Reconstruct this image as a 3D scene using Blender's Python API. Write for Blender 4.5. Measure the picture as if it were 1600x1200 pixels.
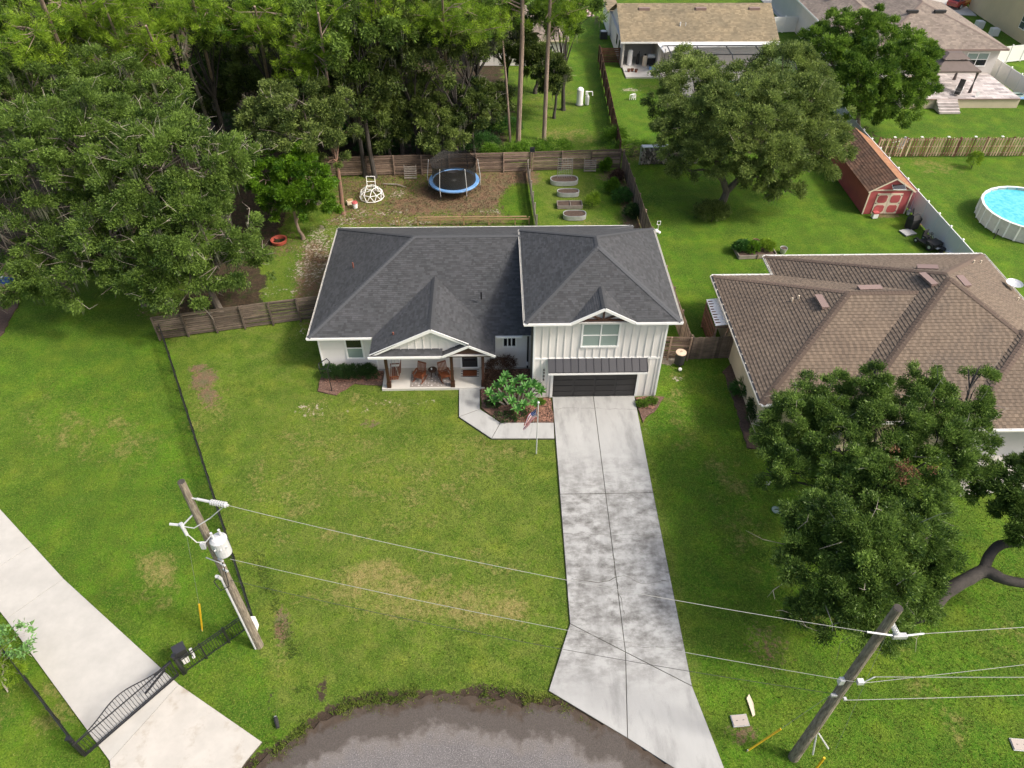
import bpy, math, random
import numpy as np
from mathutils import Matrix, Vector

for _o in list(bpy.data.objects): bpy.data.objects.remove(_o)
random.seed(7); RNG = np.random.default_rng(11)
SC = bpy.context.scene; COL = SC.collection
R = math.radians

# ---------------------------------------------------------------- camera (drone at 30.5 m, looking down 43 degrees)
F_PX = 1150.0; PITCH = R(43.3); YAW = R(1.63); ROLL = R(0.37); CAM_H = 30.5
_fw = np.array([math.sin(YAW)*math.cos(PITCH), math.cos(YAW)*math.cos(PITCH), -math.sin(PITCH)])
_r0 = np.array([math.cos(YAW), -math.sin(YAW), 0.0]); _u0 = np.cross(_r0, _fw)
_rt = math.cos(ROLL)*_r0 + math.sin(ROLL)*_u0
_up = -math.sin(ROLL)*_r0 + math.cos(ROLL)*_u0
cd = bpy.data.cameras.new('camera'); cam = bpy.data.objects.new('camera', cd); COL.objects.link(cam)
cd.sensor_fit = 'HORIZONTAL'; cd.sensor_width = 36.0; cd.lens = F_PX/1600*36.0
cd.clip_start = 0.5; cd.clip_end = 3000
mw = Matrix.Identity(4)
for i in range(3):
    mw[i][0] = _rt[i]; mw[i][1] = _up[i]; mw[i][2] = -_fw[i]
mw[0][3] = 0; mw[1][3] = 0; mw[2][3] = CAM_H
cam.matrix_world = mw; SC.camera = cam

# ---------------------------------------------------------------- sky, sun, exposure
SUN = Vector((0.92, -0.34, 1.0)).normalized()          # towards the sun
elev = math.asin(SUN.z); azim = math.atan2(SUN.x, SUN.y)
world = bpy.data.worlds.new('World'); SC.world = world; world.use_nodes = True
wn = world.node_tree.nodes; wl = world.node_tree.links
for n in list(wn): wn.remove(n)
wo = wn.new('ShaderNodeOutputWorld'); bg = wn.new('ShaderNodeBackground'); sky = wn.new('ShaderNodeTexSky')
sky.sky_type = 'NISHITA'; sky.sun_disc = False; sky.sun_elevation = elev; sky.sun_rotation = azim
sky.air_density = 1.2; sky.dust_density = 6.0; sky.ozone_density = 0.3
bg.inputs[1].default_value = 0.15
wl.new(sky.outputs[0], bg.inputs[0]); wl.new(bg.outputs[0], wo.inputs[0])
sd = bpy.data.lights.new('sun', 'SUN'); sd.energy = 2.2; sd.angle = R(9.0); sd.color = (1.0, 0.955, 0.89)
so = bpy.data.objects.new('sun', sd); COL.objects.link(so); so.rotation_euler = SUN.to_track_quat('Z', 'Y').to_euler()
SC.view_settings.view_transform = 'Standard'; SC.view_settings.look = 'None'
SC.view_settings.exposure = 0.53; SC.view_settings.gamma = 1.0; SC.view_settings.use_curve_mapping = False
SC.render.engine = 'CYCLES'
SC.cycles.max_bounces = 6; SC.cycles.diffuse_bounces = 3; SC.cycles.transparent_max_bounces = 8

# ---------------------------------------------------------------- helpers
def G(px, py, z=0.0):
    """point of the plane z seen at a pixel of the survey photograph (1600 wide)"""
    d = _fw*F_PX + _rt*(px-800) - _up*(py-600); t = (z-CAM_H)/d[2]
    return Vector((d[0]*t, d[1]*t, z))

WM = {}
def tag(o, label=None, cat=None, group=None, kind=None):
    if label: o['label'] = label
    if cat: o['category'] = cat
    if group: o['group'] = group
    if kind: o['kind'] = kind
    return o

def T(name, label, cat, loc=(0, 0, 0), rz=0.0, group=None):
    o = bpy.data.objects.new(name, None); COL.objects.link(o); o.empty_display_size = 0.2
    o.location = loc; o.rotation_euler = (0, 0, rz)
    WM[o.name] = Matrix.Translation(Vector(loc)) @ Matrix.Rotation(rz, 4, 'Z')
    return tag(o, label, cat, group)

def newmesh(name, verts, faces, mat, smooth=False, fv=None):
    me = bpy.data.meshes.new(name); me.from_pydata(verts, [], faces)
    if mat: me.materials.append(mat)
    if fv is not None:
        a = me.attributes.new('v', 'FLOAT', 'FACE'); a.data.foreach_set('value', fv)
    if smooth: me.polygons.foreach_set('use_smooth', [True]*len(me.polygons))
    me.update()
    return me

class MB:
    def __init__(s): s.v = []; s.f = []; s.a = []
    def face(s, pts, val=0.5):
        b = len(s.v); s.v += [tuple(p) for p in pts]; s.f.append(tuple(range(b, b+len(pts)))); s.a.append(val); return s
    def raw(s, pts, faces, val=0.5):
        b = len(s.v); s.v += [tuple(p) for p in pts]
        for f in faces: s.f.append(tuple(b+i for i in f)); s.a.append(val)
        return s
    def box(s, cx, cy, cz, sx, sy, sz, rz=0.0, rx=0.0, val=0.5):
        m = Matrix.Translation((cx, cy, cz)) @ Matrix.Rotation(rz, 4, 'Z') @ Matrix.Rotation(rx, 4, 'X')
        p = [m @ Vector((x*sx/2, y*sy/2, z*sz/2)) for x in (-1, 1) for y in (-1, 1) for z in (-1, 1)]
        return s.raw(p, [(0, 1, 3, 2), (4, 6, 7, 5), (0, 4, 5, 1), (2, 3, 7, 6), (0, 2, 6, 4), (1, 5, 7, 3)], val)
    def bb(s, x0, x1, y0, y1, z0, z1): return s.box((x0+x1)/2, (y0+y1)/2, (z0+z1)/2, abs(x1-x0), abs(y1-y0), abs(z1-z0))
    def bar(s, p0, p1, w, h, up=(0, 0, 1)):
        p0 = Vector(p0); p1 = Vector(p1); d = (p1-p0).normalized(); u = Vector(up)
        if abs(d.dot(u)) > .98: u = Vector((0, 1, 0))
        a = d.cross(u).normalized(); b = a.cross(d).normalized()
        p = []
        for q in (p0, p1):
            for i, j in ((-1, -1), (1, -1), (1, 1), (-1, 1)): p.append(q + a*(i*w/2) + b*(j*h/2))
        return s.raw(p, [(0, 1, 2, 3), (7, 6, 5, 4), (0, 4, 5, 1), (1, 5, 6, 2), (2, 6, 7, 3), (3, 7, 4, 0)])
    def tube(s, pts, rad, n=6, cap=True):
        pts = [Vector(p) for p in pts]
        if not hasattr(rad, '__len__'): rad = [rad]*len(pts)
        b = len(s.v); prev = None
        for i, p in enumerate(pts):
            d = (pts[min(i+1, len(pts)-1)]-pts[max(i-1, 0)])
            d = d.normalized() if d.length > 1e-9 else Vector((0, 0, 1))
            if prev is None:
                a = d.cross(Vector((0, 0, 1)))
                if a.length < .05: a = d.cross(Vector((0, 1, 0)))
            else:
                a = prev - d*prev.dot(d)
            a.normalize(); prev = a; c = d.cross(a)
            for k in range(n):
                t = 2*math.pi*k/n
                s.v.append(tuple(p + a*(math.cos(t)*rad[i]) + c*(math.sin(t)*rad[i])))
        for i in range(len(pts)-1):
            for k in range(n):
                k2 = (k+1) % n
                s.f.append((b+i*n+k, b+i*n+k2, b+(i+1)*n+k2, b+(i+1)*n+k)); s.a.append(.5)
        if cap:
            s.f.append(tuple(b+k for k in range(n))[::-1]); s.a.append(.5)
            e = b+(len(pts)-1)*n; s.f.append(tuple(e+k for k in range(n))); s.a.append(.5)
        return s
    def cyl(s, p0, p1, r0, r1=None, n=12): return s.tube([p0, p1], [r0, r0 if r1 is None else r1], n)
    def lathe(s, cx, cy, prof, n=20, sx=1.0, sy=1.0, capb=True, capt=True):
        b = len(s.v)
        for r, z in prof:
            for k in range(n):
                t = 2*math.pi*k/n; s.v.append((cx+math.cos(t)*r*sx, cy+math.sin(t)*r*sy, z))
        for i in range(len(prof)-1):
            for k in range(n):
                k2 = (k+1) % n; s.f.append((b+i*n+k, b+i*n+k2, b+(i+1)*n+k2, b+(i+1)*n+k)); s.a.append(.5)
        if capb: s.f.append(tuple(b+k for k in range(n))[::-1]); s.a.append(.5)
        if capt:
            e = b+(len(prof)-1)*n; s.f.append(tuple(e+k for k in range(n))); s.a.append(.5)
        return s
    def prism(s, poly, z0, z1, val=0.5):
        n = len(poly); b = len(s.v)
        ar = sum(poly[i][0]*poly[(i+1) % n][1]-poly[(i+1) % n][0]*poly[i][1] for i in range(n))
        if ar < 0: poly = poly[::-1]
        s.v += [(p[0], p[1], z0) for p in poly]+[(p[0], p[1], z1) for p in poly]
        s.f.append(tuple(range(b, b+n))[::-1]); s.f.append(tuple(range(b+n, b+2*n))); s.a += [val, val]
        for i in range(n):
            j = (i+1) % n; s.f.append((b+i, b+j, b+n+j, b+n+i)); s.a.append(val)
        return s
    def slab3(s, poly, th):
        """thick polygon: 3D planar poly extruded down by th"""
        n = len(poly); b = len(s.v); poly = [Vector(p) for p in poly]
        s.v += [tuple(p) for p in poly]+[tuple(p-Vector((0, 0, th))) for p in poly]
        s.f.append(tuple(range(b, b+n))); s.f.append(tuple(range(b+n, b+2*n))[::-1]); s.a += [.5, .5]
        for i in range(n):
            j = (i+1) % n; s.f.append((b+i, b+n+i, b+n+j, b+j)); s.a.append(.5)
        return s
    def ball(s, c, r, nu=10, nv=6, sz=1.0):
        pr = [(math.sin(math.pi*i/nv)*r+1e-4, -math.cos(math.pi*i/nv)*r*sz+c[2]) for i in range(nv+1)]
        return s.lathe(c[0], c[1], pr, nu)
    def build(s, name, mat, parent=None, smooth=False, origin=None, local=False, kind=None):
        if parent is not None:
            W = WM[parent.name]
            if not local:
                inv = W.inverted(); vs = [tuple(inv @ Vector(p)) for p in s.v]
            else: vs = s.v
        else:
            o3 = Vector(origin) if origin is not None else Vector((0, 0, 0))
            vs = [tuple(Vector(p)-o3) for p in s.v]
        me = newmesh(name, vs, s.f, mat, smooth, s.a)
        o = bpy.data.objects.new(name, me); COL.objects.link(o)
        if parent is not None: o.parent = parent; WM[o.name] = WM[parent.name]
        else:
            if origin is not None: o.location = origin
            WM[o.name] = Matrix.Translation(Vector(origin) if origin is not None else Vector((0, 0, 0)))
        if kind: o['kind'] = kind
        return o

_pc = {}
def piece(name, dims, loc, mat, parent, rz=0.0, ry=0.0, rx=0.0):
    """one box-shaped piece (board, post, picket) given in the parent's own axes; alike pieces share a mesh"""
    k = (name, tuple(round(d, 3) for d in dims), mat.name)
    if k not in _pc:
        m = MB().box(0, 0, 0, *dims); _pc[k] = newmesh(name, m.v, m.f, mat)
    o = bpy.data.objects.new(name, _pc[k]); COL.objects.link(o); o.parent = parent
    o.location = loc; o.rotation_euler = (rx, ry, rz); WM[o.name] = WM[parent.name]
    return o

def dup(o, loc=None, rz=None, label=None, parent=None):
    c = o.copy(); COL.objects.link(c)
    if parent is not None: c.parent = parent
    if loc is not None: c.location = loc
    if rz is not None: c.rotation_euler = (0, 0, rz)
    if label: c['label'] = label
    for ch in list(o.children): dup(ch, parent=c)
    return c

# ---------------------------------------------------------------- materials
MATS = {}
def mat(name, col, rough=0.7, col2=None, scale=8.0, stretch=(1, 1, 1), bump=0.0, bscale=40.0, metal=0.0,
        rnd=0.0, spec=0.5, attr=0.0, dirt=None, dscale=1.0, dlo=.5, dhi=.7, trans=0.0, coat=0.0, band=None):
    m = bpy.data.materials.new(name); m.use_nodes = True; MATS[name] = m
    nt = m.node_tree; N = nt.nodes; L = nt.links; b = N['Principled BSDF']
    b.inputs['Roughness'].default_value = rough; b.inputs['Metallic'].default_value = metal
    b.inputs['Specular IOR Level'].default_value = spec; b.inputs['Coat Weight'].default_value = coat
    tc = N.new('ShaderNodeTexCoord'); geo = N.new('ShaderNodeNewGeometry')
    mp = N.new('ShaderNodeMapping'); mp.inputs['Scale'].default_value = stretch
    L.new(geo.outputs['Position'], mp.inputs[0])
    c1 = N.new('ShaderNodeRGB'); c1.outputs[0].default_value = (*col, 1); out = c1.outputs[0]
    def mixc(fac, a, c, mode='MIX'):
        x = N.new('ShaderNodeMix'); x.data_type = 'RGBA'; x.blend_type = mode
        if isinstance(fac, float): x.inputs[0].default_value = fac
        else: L.new(fac, x.inputs[0])
        L.new(a, x.inputs[6])
        if isinstance(c, tuple): x.inputs[7].default_value = (*c, 1)
        else: L.new(c, x.inputs[7])
        return x.outputs[2]
    if col2:
        n = N.new('ShaderNodeTexNoise'); n.inputs['Scale'].default_value = scale; n.inputs['Detail'].default_value = 6; n.inputs['Roughness'].default_value = .65
        L.new(mp.outputs[0], n.inputs['Vector'])
        mr = N.new('ShaderNodeMapRange'); mr.inputs[1].default_value = .35; mr.inputs[2].default_value = .65
        L.new(n.outputs[0], mr.inputs[0]); out = mixc(mr.outputs[0], out, col2)
    if dirt:
        n = N.new('ShaderNodeTexNoise'); n.inputs['Scale'].default_value = dscale; n.inputs['Detail'].default_value = 8; n.inputs['Roughness'].default_value = .7
        L.new(mp.outputs[0], n.inputs['Vector'])
        mr = N.new('ShaderNodeMapRange'); mr.inputs[1].default_value = dlo; mr.inputs[2].default_value = dhi
        L.new(n.outputs[0], mr.inputs[0]); out = mixc(mr.outputs[0], out, dirt)
    if rnd or attr:
        if rnd:
            oi = N.new('ShaderNodeObjectInfo'); src = oi.outputs['Random']; amt = rnd
        else:
            at = N.new('ShaderNodeAttribute'); at.attribute_name = 'v'; src = at.outputs['Fac']; amt = attr
        mr = N.new('ShaderNodeMapRange'); mr.inputs[3].default_value = 1-amt; mr.inputs[4].default_value = 1+amt
        L.new(src, mr.inputs[0])
        vm = N.new('ShaderNodeVectorMath'); vm.operation = 'SCALE'; L.new(out, vm.inputs[0]); L.new(mr.outputs[0], vm.inputs['Scale']); out = vm.outputs[0]
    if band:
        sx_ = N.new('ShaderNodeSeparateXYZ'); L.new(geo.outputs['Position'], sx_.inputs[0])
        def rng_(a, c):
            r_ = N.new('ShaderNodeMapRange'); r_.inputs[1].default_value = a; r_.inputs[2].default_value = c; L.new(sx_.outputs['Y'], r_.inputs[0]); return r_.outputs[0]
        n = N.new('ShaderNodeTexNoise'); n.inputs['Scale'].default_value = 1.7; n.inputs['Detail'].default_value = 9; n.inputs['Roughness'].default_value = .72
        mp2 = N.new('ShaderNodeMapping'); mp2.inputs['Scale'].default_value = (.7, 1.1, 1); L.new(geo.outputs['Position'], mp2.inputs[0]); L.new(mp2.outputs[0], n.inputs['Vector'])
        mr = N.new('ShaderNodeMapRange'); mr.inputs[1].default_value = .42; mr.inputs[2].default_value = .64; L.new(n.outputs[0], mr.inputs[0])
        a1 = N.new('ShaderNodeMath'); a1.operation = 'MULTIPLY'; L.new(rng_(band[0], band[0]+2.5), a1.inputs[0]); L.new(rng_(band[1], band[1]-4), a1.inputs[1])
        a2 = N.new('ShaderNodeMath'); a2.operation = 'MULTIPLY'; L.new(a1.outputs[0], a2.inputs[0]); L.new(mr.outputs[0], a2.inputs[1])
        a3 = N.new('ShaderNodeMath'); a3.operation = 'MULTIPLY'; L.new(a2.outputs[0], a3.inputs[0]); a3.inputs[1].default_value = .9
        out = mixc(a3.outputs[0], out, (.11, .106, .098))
    L.new(out, b.inputs['Base Color'])
    if trans: b.inputs['Transmission Weight'].default_value = trans
    if bump:
        n = N.new('ShaderNodeTexNoise'); n.inputs['Scale'].default_value = bscale; n.inputs['Detail'].default_value = 3
        L.new(mp.outputs[0], n.inputs['Vector'])
        bp = N.new('ShaderNodeBump'); bp.inputs['Strength'].default_value = bump; bp.inputs['Distance'].default_value = .02
        L.new(n.outputs[0], bp.inputs['Height']); L.new(bp.outputs[0], b.inputs['Normal'])
    return m

def leafmat(name, dark, light, trans=0.35, rough=0.55):
    m = bpy.data.materials.new(name); m.use_nodes = True; MATS[name] = m
    nt = m.node_tree; N = nt.nodes; L = nt.links; b = N['Principled BSDF']; o = N['Material Output']
    at = N.new('ShaderNodeAttribute'); at.attribute_name = 'v'
    rp = N.new('ShaderNodeValToRGB'); e = rp.color_ramp.elements
    e[0].position = 0.0; e[0].color = (*dark, 1); e[1].position = 1.0; e[1].color = (*light, 1)
    L.new(at.outputs['Fac'], rp.inputs[0]); L.new(rp.outputs[0], b.inputs['Base Color'])
    b.inputs['Roughness'].default_value = rough; b.inputs['Specular IOR Level'].default_value = .3
    tr = N.new('ShaderNodeBsdfTranslucent'); L.new(rp.outputs[0], tr.inputs[0])
    mx = N.new('ShaderNodeMixShader'); mx.inputs[0].default_value = trans
    L.new(b.outputs[0], mx.inputs[1]); L.new(tr.outputs[0], mx.inputs[2]); L.new(mx.outputs[0], o.inputs[0])
    return m

white = mat('white_paint', (.74, .715, .69), .55, rnd=.02, dirt=(.66, .65, .62), dscale=.8, dlo=.5, dhi=.9)
trimw = mat('white_trim', (.82, .82, .80), .5)
dark_trim = mat('black_metal', (.018, .018, .02), .4)
bronze = mat('awning_metal', (.055, .055, .06), .38, metal=.3, rnd=.08)
garagem = mat('garage_door_paint', (.028, .027, .028), .5, rnd=.1)
glass = mat('window_glass', (.05, .075, .07), .06, spec=.8)
blinds = mat('window_blinds_behind_glass', (.24, .31, .28), .12, spec=.8)
darkglass = mat('dark_glass', (.012, .014, .018), .05, spec=.8)
timber = mat('stained_timber', (.065, .026, .015), .5, (.04, .016, .010), 3.0, (6, 6, 1))
chairwood = mat('orange_wood', (.23, .07, .028), .5, (.15, .045, .02), 5.0)
shg = mat('grey_shingle', (.060, .062, .067), .92, (.049, .052, .056), .9, attr=.24, bump=.3, bscale=150)
shgcap = mat('grey_ridge_shingle', (.066, .07, .076), .92, rnd=.25)
shb = mat('brown_shingle', (.168, .128, .094), .92, (.135, .102, .076), .7, attr=.27, bump=.3, bscale=150, dirt=(.10, .082, .068), dscale=.22, dlo=.5, dhi=.8)
shbcap = mat('brown_ridge_shingle', (.115, .082, .063), .92, rnd=.25)
sht = mat('tan_shingle', (.25, .20, .125), .92, (.175, .145, .095), .5, attr=.22, bump=.3, bscale=120)
shp = mat('taupe_shingle', (.235, .195, .16), .92, (.19, .155, .13), .6, attr=.22, bump=.3, bscale=120)
ventm = mat('brown_vent_metal', (.235, .165, .145), .5)
deckm = mat('roof_underside', (.55, .54, .52), .7)
def concrete(name, col, stain, s1, lo, hi, sx=1.0, sy=.45, band=None):
    m = mat(name, col, .85, tuple(c*.86 for c in col), .9, (sx, sy, 1), bump=.25, bscale=60, dirt=stain, dscale=s1, dlo=lo, dhi=hi, band=band)
    return m
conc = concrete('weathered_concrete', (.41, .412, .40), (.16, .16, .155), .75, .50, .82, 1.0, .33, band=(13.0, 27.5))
concw = concrete('pale_concrete', (.48, .465, .43), (.32, .30, .27), .35, .58, .9, 1, 1)
concs = concrete('mud_stained_concrete', (.50, .475, .43), (.26, .20, .13), .8, .53, .80, 1, 1)
porchc = mat('porch_concrete', (.58, .555, .51), .7, (.52, .50, .46), 1.5)
stain_edge = mat('joint_dirt', (.075, .07, .055), .95)
woodf = mat('weathered_fence_wood', (.27, .195, .145), .9, (.15, .105, .08), 1.6, (1, 1, 4), rnd=.45)
woodf2 = mat('dark_fence_wood', (.165, .125, .098), .9, (.085, .065, .052), 1.8, (1, 1, 4), rnd=.4)
woodl = mat('sunbleached_fence_wood', (.50, .39, .28), .9, (.24, .13, .08), 1.3, (4, 4, .6), rnd=.35)
woodr = mat('red_brown_fence_wood', (.16, .075, .045), .9, (.10, .045, .03), 1.6, rnd=.3)
woody = mat('new_yellow_lumber', (.36, .25, .13), .8, (.29, .19, .10), 2.0, rnd=.2)
woodg = mat('grey_old_lumber', (.30, .27, .23), .9, (.2, .17, .15), 2.0, rnd=.25)
vinyl = mat('white_vinyl', (.78, .78, .77), .4, rnd=.03)
galv = mat('galvanised_metal', (.55, .56, .57), .45, (.42, .43, .44), 3.0, metal=.4)
soil = mat('garden_soil', (.10, .065, .045), .95, (.05, .035, .028), 6.0, bump=.6, bscale=20)
polew = mat('utility_pole_wood', (.29, .25, .195), .9, (.12, .10, .075), 5.0, (3, 3, .5), bump=.9, bscale=14, dirt=(.40, .36, .30), dscale=3, dlo=.58, dhi=.7)
greyp = mat('light_grey_metal', (.60, .61, .62), .4, metal=.2)
whitep = mat('white_plastic', (.82, .82, .82), .4)
yellowp = mat('yellow_guard', (.75, .47, .02), .5)
gutm = mat('cream_gutter', (.60, .58, .53), .5)
bluep = mat('blue_pad', (.10, .26, .55), .5, (.20, .36, .62), 1.5)
blackn = mat('black_fabric', (.02, .02, .022), .8)
redp = mat('red_paint', (.47, .10, .10), .65, (.40, .085, .09), 1.2, rnd=.04)
creamp = mat('cream_trim', (.70, .60, .46), .6)
stucco = mat('beige_stucco', (.52, .45, .33), .85, (.46, .40, .29), .7, bump=.3, bscale=50)
stuccog = mat('grey_stucco', (.58, .55, .52), .85, (.54, .51, .48), .7, bump=.3, bscale=50)
stuccop = mat('pale_blue_grey_stucco', (.45, .46, .46), .85, (.40, .41, .42), .7, bump=.2, bscale=50)
stuccoy = mat('yellow_stucco', (.56, .46, .29), .85, (.50, .41, .26), .5, bump=.3, bscale=50)
water = mat('pool_water', (.05, .42, .52), .06, (.16, .60, .66), 3.2, bump=.8, bscale=4, spec=.7)
pavers = mat('pale_pavers', (.50, .46, .45), .85, (.38, .34, .33), 1.6, rnd=.3)
rubber = mat('black_rubber', (.025, .025, .025), .8)
bark = mat('grey_bark', (.17, .145, .12), .95, (.095, .08, .066), 3.0, (1, 1, .4), bump=.8, bscale=9)
barkp = mat('pine_bark', (.34, .26, .205), .95, (.20, .145, .115), 3.0, (1, 1, .3), bump=.8, bscale=9)
barkl = mat('pale_twig_bark', (.36, .32, .27), .95)
barkd = mat('dark_bark', (.075, .065, .057), .95, (.045, .04, .036), 3.0, bump=.8, bscale=9)
moss = leafmat('spanish_moss_grey', (.10, .11, .075), (.20, .21, .15), .3)
L_oak = leafmat('oak_leaves', (.025, .058, .011), (.195, .305, .055))
L_oakg = leafmat('grey_green_oak_leaves', (.034, .066, .016), (.29, .38, .095))
L_oakd = leafmat('dark_oak_leaves', (.020, .046, .011), (.185, .25, .055))
L_laurel = leafmat('bright_laurel_leaves', (.022, .080, .006), (.17, .33, .018))
L_pine = leafmat('yellow_green_needles', (.06, .14, .010), (.31, .46, .035), .4)
L_fern = leafmat('fern_leaves', (.022, .075, .014), (.07, .19, .035))
L_plum = leafmat('plumeria_leaves', (.05, .17, .03), (.18, .42, .10), .3, .35)
L_shrub = leafmat('hedge_leaves', (.018, .045, .012), (.06, .125, .03))
L_red = leafmat('purple_brown_leaves', (.05, .03, .024), (.14, .085, .06))
L_ligust = leafmat('glossy_green_leaves', (.028, .080, .009), (.24, .39, .05))
L_grass = leafmat('grass_blades', (.055, .11, .010), (.26, .30, .06), .3, .8)

# ================================================================ THE GROUND
def vnoise(x, y, seed=0):
    xi = np.floor(x).astype(np.int64); yi = np.floor(y).astype(np.int64); xf = x-xi; yf = y-yi
    def h(a, b):
        n = (a*374761393 + b*668265263 + seed*1442695041) & 0x7fffffff
        n = ((n ^ (n >> 13))*1274126177) & 0x7fffffff
        return ((n ^ (n >> 16)) & 0xffff)/65535.0
    u = xf*xf*(3-2*xf); v = yf*yf*(3-2*yf)
    return (h(xi, yi)*(1-u)+h(xi+1, yi)*u)*(1-v)+(h(xi, yi+1)*(1-u)+h(xi+1, yi+1)*u)*v
def fbm(x, y, sc, seed=0, oct=4):
    t = 0; a = .5; s = 0
    for k in range(oct):
        t = t+a*vnoise(x*sc*2**k+31.7*k, y*sc*2**k-17.3*k, seed+k); s += a; a *= .55
    return t/s

xs = np.concatenate([[-900, -400, -180, -100, -75], np.arange(-60, 75, .36), [80, 100, 180, 400, 900]])
yv = []; y = 6.0
while y < 125: yv.append(y); y += .2+max(0, y-20)*.006
ys = np.concatenate([[-500, -100, -30, 0], yv, [140, 180, 260, 500, 1200]])
XX, YY = np.meshgrid(xs, ys); gx = XX.ravel(); gy = YY.ravel()
wob = fbm(gx, gy, .35, 3)-.5; wob2 = fbm(gx, gy, 1.1, 9)-.5

def ell(px, py, rx, ry, rot=0, soft=.5, nz=.5):
    c = G(px, py); a = R(rot); dx = gx-c.x; dy = gy-c.y
    u = (dx*math.cos(a)+dy*math.sin(a))/rx; v = (-dx*math.sin(a)+dy*math.cos(a))/ry
    d = np.sqrt(u*u+v*v)+(wob*1.4+wob2*.8)*nz
    return np.clip((1+soft-d)/(2*soft), 0, 1)
def rect(x0, x1, y0, y1, soft=.5, nz=.6):
    d = np.minimum(np.minimum(gx-x0, x1-gx), np.minimum(gy-y0, y1-gy))+(wob*2+wob2)*nz
    return np.clip(d/soft+.5, 0, 1)
def MX(*a):
    r = a[0]
    for b in a[1:]: r = np.maximum(r, b)
    return r
# each channel is a thing the ground really has there: bare sand, dry grass, leaf litter or bare earth, lush grass
sand = MX(ell(485, 640, 1.4, .8)*.47, ell(640, 628, 2.6, .5)*.47, ell(560, 640, 1.8, .5)*.36, ell(600, 660, 1.6, .5)*.30, ell(485, 415, 2.0, 4.0, 10)*.50, ell(500, 375, 1.5, 3.0)*.55,
          ell(590, 332, 4.0, 1.3, 0)*.48, ell(640, 345, 4, .9)*.5, ell(545, 345, 2.6, 1.3)*.50, ell(480, 520, 1.4, 1.2)*.45, ell(430, 455, 3, 1.0)*.42, ell(1038, 560, 1.0, .7)*.8,
          ell(1010, 660, .5, 1.4)*.4, ell(1060, 592, .5, .4)*.55, ell(800, 330, 3, .7)*.68, ell(985, 140, 1.3, .8)*.6, ell(1000, 118, 1.3, .5)*.5, ell(555, 500, .5, .3)*.3,
          ell(280, 480, 4, 1.0)*.5, ell(820, 345, 1, .9)*.6, ell(620, 302, .9, 1.2)*.55, ell(630, 520, .2, .2)*.1, ell(1070, 740, .3, .2)*.3)
dry = MX(ell(640, 930, 6.5, 1.6, -8)*.78, ell(590, 900, 3, 1.2)*.78, ell(700, 870, 3, 1.0)*.5, ell(500, 840, 3.5, 1.2)*.5, ell(560, 640, 5, 1.8)*.52, ell(780, 880, 2, 1)*.45, ell(640, 760, 6.5, 4.5)*.50, ell(460, 740, 3.0, 6)*.52,
         ell(330, 640, 2.2, 3.2)*.52, ell(240, 885, 1.0, 1.6, 40)*.8, ell(230, 930, 3, 1.4)*.45, ell(160, 680, 6, 2.4, -20)*.52, ell(80, 1100, 3, 2)*.5, ell(960, 240, 4, 2)*.8, ell(890, 210, 4, 3)*.62, ell(860, 160, 5, 6)*.45,
         ell(890, 300, 4, 5)*.42, ell(1460, 260, 4, 2)*.55, ell(1140, 760, 1.6, 5)*.52, ell(1060, 640, 1.5, 4)*.52, ell(1010, 140, 3, 3)*.4, ell(1450, 1080, .8, 3, 15)*.55, ell(1290, 960, 2.0, .8)*.5, ell(440, 1030, .5, 3, 20)*.5,
         ell(930, 345, 6, 1)*.5, ell(1400, 250, 3, 1.5)*.4, ell(30, 640, 3, 2)*.4, ell(520, 700, 4, 1.5)*.55, ell(760, 700, 4, 1.6)*.52, ell(1590, 1000, 2, 2)*.45)
dirt = MX(rect(-13.6, 3.3, 50.2, 58.9, 1.5)*.58, ell(735, 300, 5.4, 4.0)*.96, ell(800, 275, 2.6, 2.6)*.85, ell(660, 320, 3.8, 2.0)*.85, ell(315, 590, 1.0, 1.3, 30)*.8, ell(325, 615, .7, 1.2, 30)*.7, ell(308, 575, .8, .5)*.8, ell(330, 625, .9, 1.1)*.55, ell(620, 268, 3.6, 1.0)*.8,
          ell(492, 430, 1.6, 5.0, 10)*.72, ell(500, 500, 1.6, 1.6)*.55, ell(320, 488, 5, 1.1)*.75, ell(985, 330, .9, 6)*.75, ell(955, 275, 2, 1.5)*.62, ell(430, 385, 3, 2)*.5, ell(440, 975, .5, 1.2, 15)*.72, ell(1600, 1040, 1, 3)*.2,
          rect(-14.2, -13.0, 12, 17, .3)*.2, ell(1385, 335, 1.4, .6)*.72, ell(1480, 380, 1.0, 2.2, -20)*.6, ell(1440, 345, 1.0, .8)*.8, ell(580, 662, .9, .45)*.6,
          ell(1200, 1005, 1.4, 1.4)*.5, ell(1165, 1145, .9, .7)*.62, ell(1180, 1000, .6, 2.0)*.4, ell(290, 830, .01, .01)*0, ell(700, 430, 14, 2)*.3)
fl = np.clip((gy-59.5)/1.0, 0, 1)*np.clip((2.5-gx+wob*6)/3, 0, 1)
fl = MX(fl, np.clip((gy-37.6-wob*2)/.8, 0, 1)*np.clip((-15.6-gx+wob*3-(gy-38)*.05)/1.2, 0, 1)*np.clip((gx+21.9-(gy-38)*.0+wob*1)/1, 0, 1))
fl = MX(fl, ell(1250, 215, 9, 4)*.85, ell(990, 235, 2.5, 2)*.6, ell(-60, 260, 16, 22)*1.0, ell(100, 340, 9, 7)*.9)*.96
lush = np.clip(.25 + (gx < -11-(gy-16.6)*.50)*.62 + (gx > 8.5)*.7 + (gy > 60)*.35 + (fbm(gx, gy, .12, 5)-.5)*.9, 0, 1)
lush = MX(lush, ell(815, 318, 1.8, 3.2, 0, .25, .3)*1.0)
k = 1-ell(815, 318, 1.8, 3.2, 0, .25, .3)*.95; dirt = dirt*k; sand = sand*k
nv = len(gx); ny, nx = XX.shape
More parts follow.
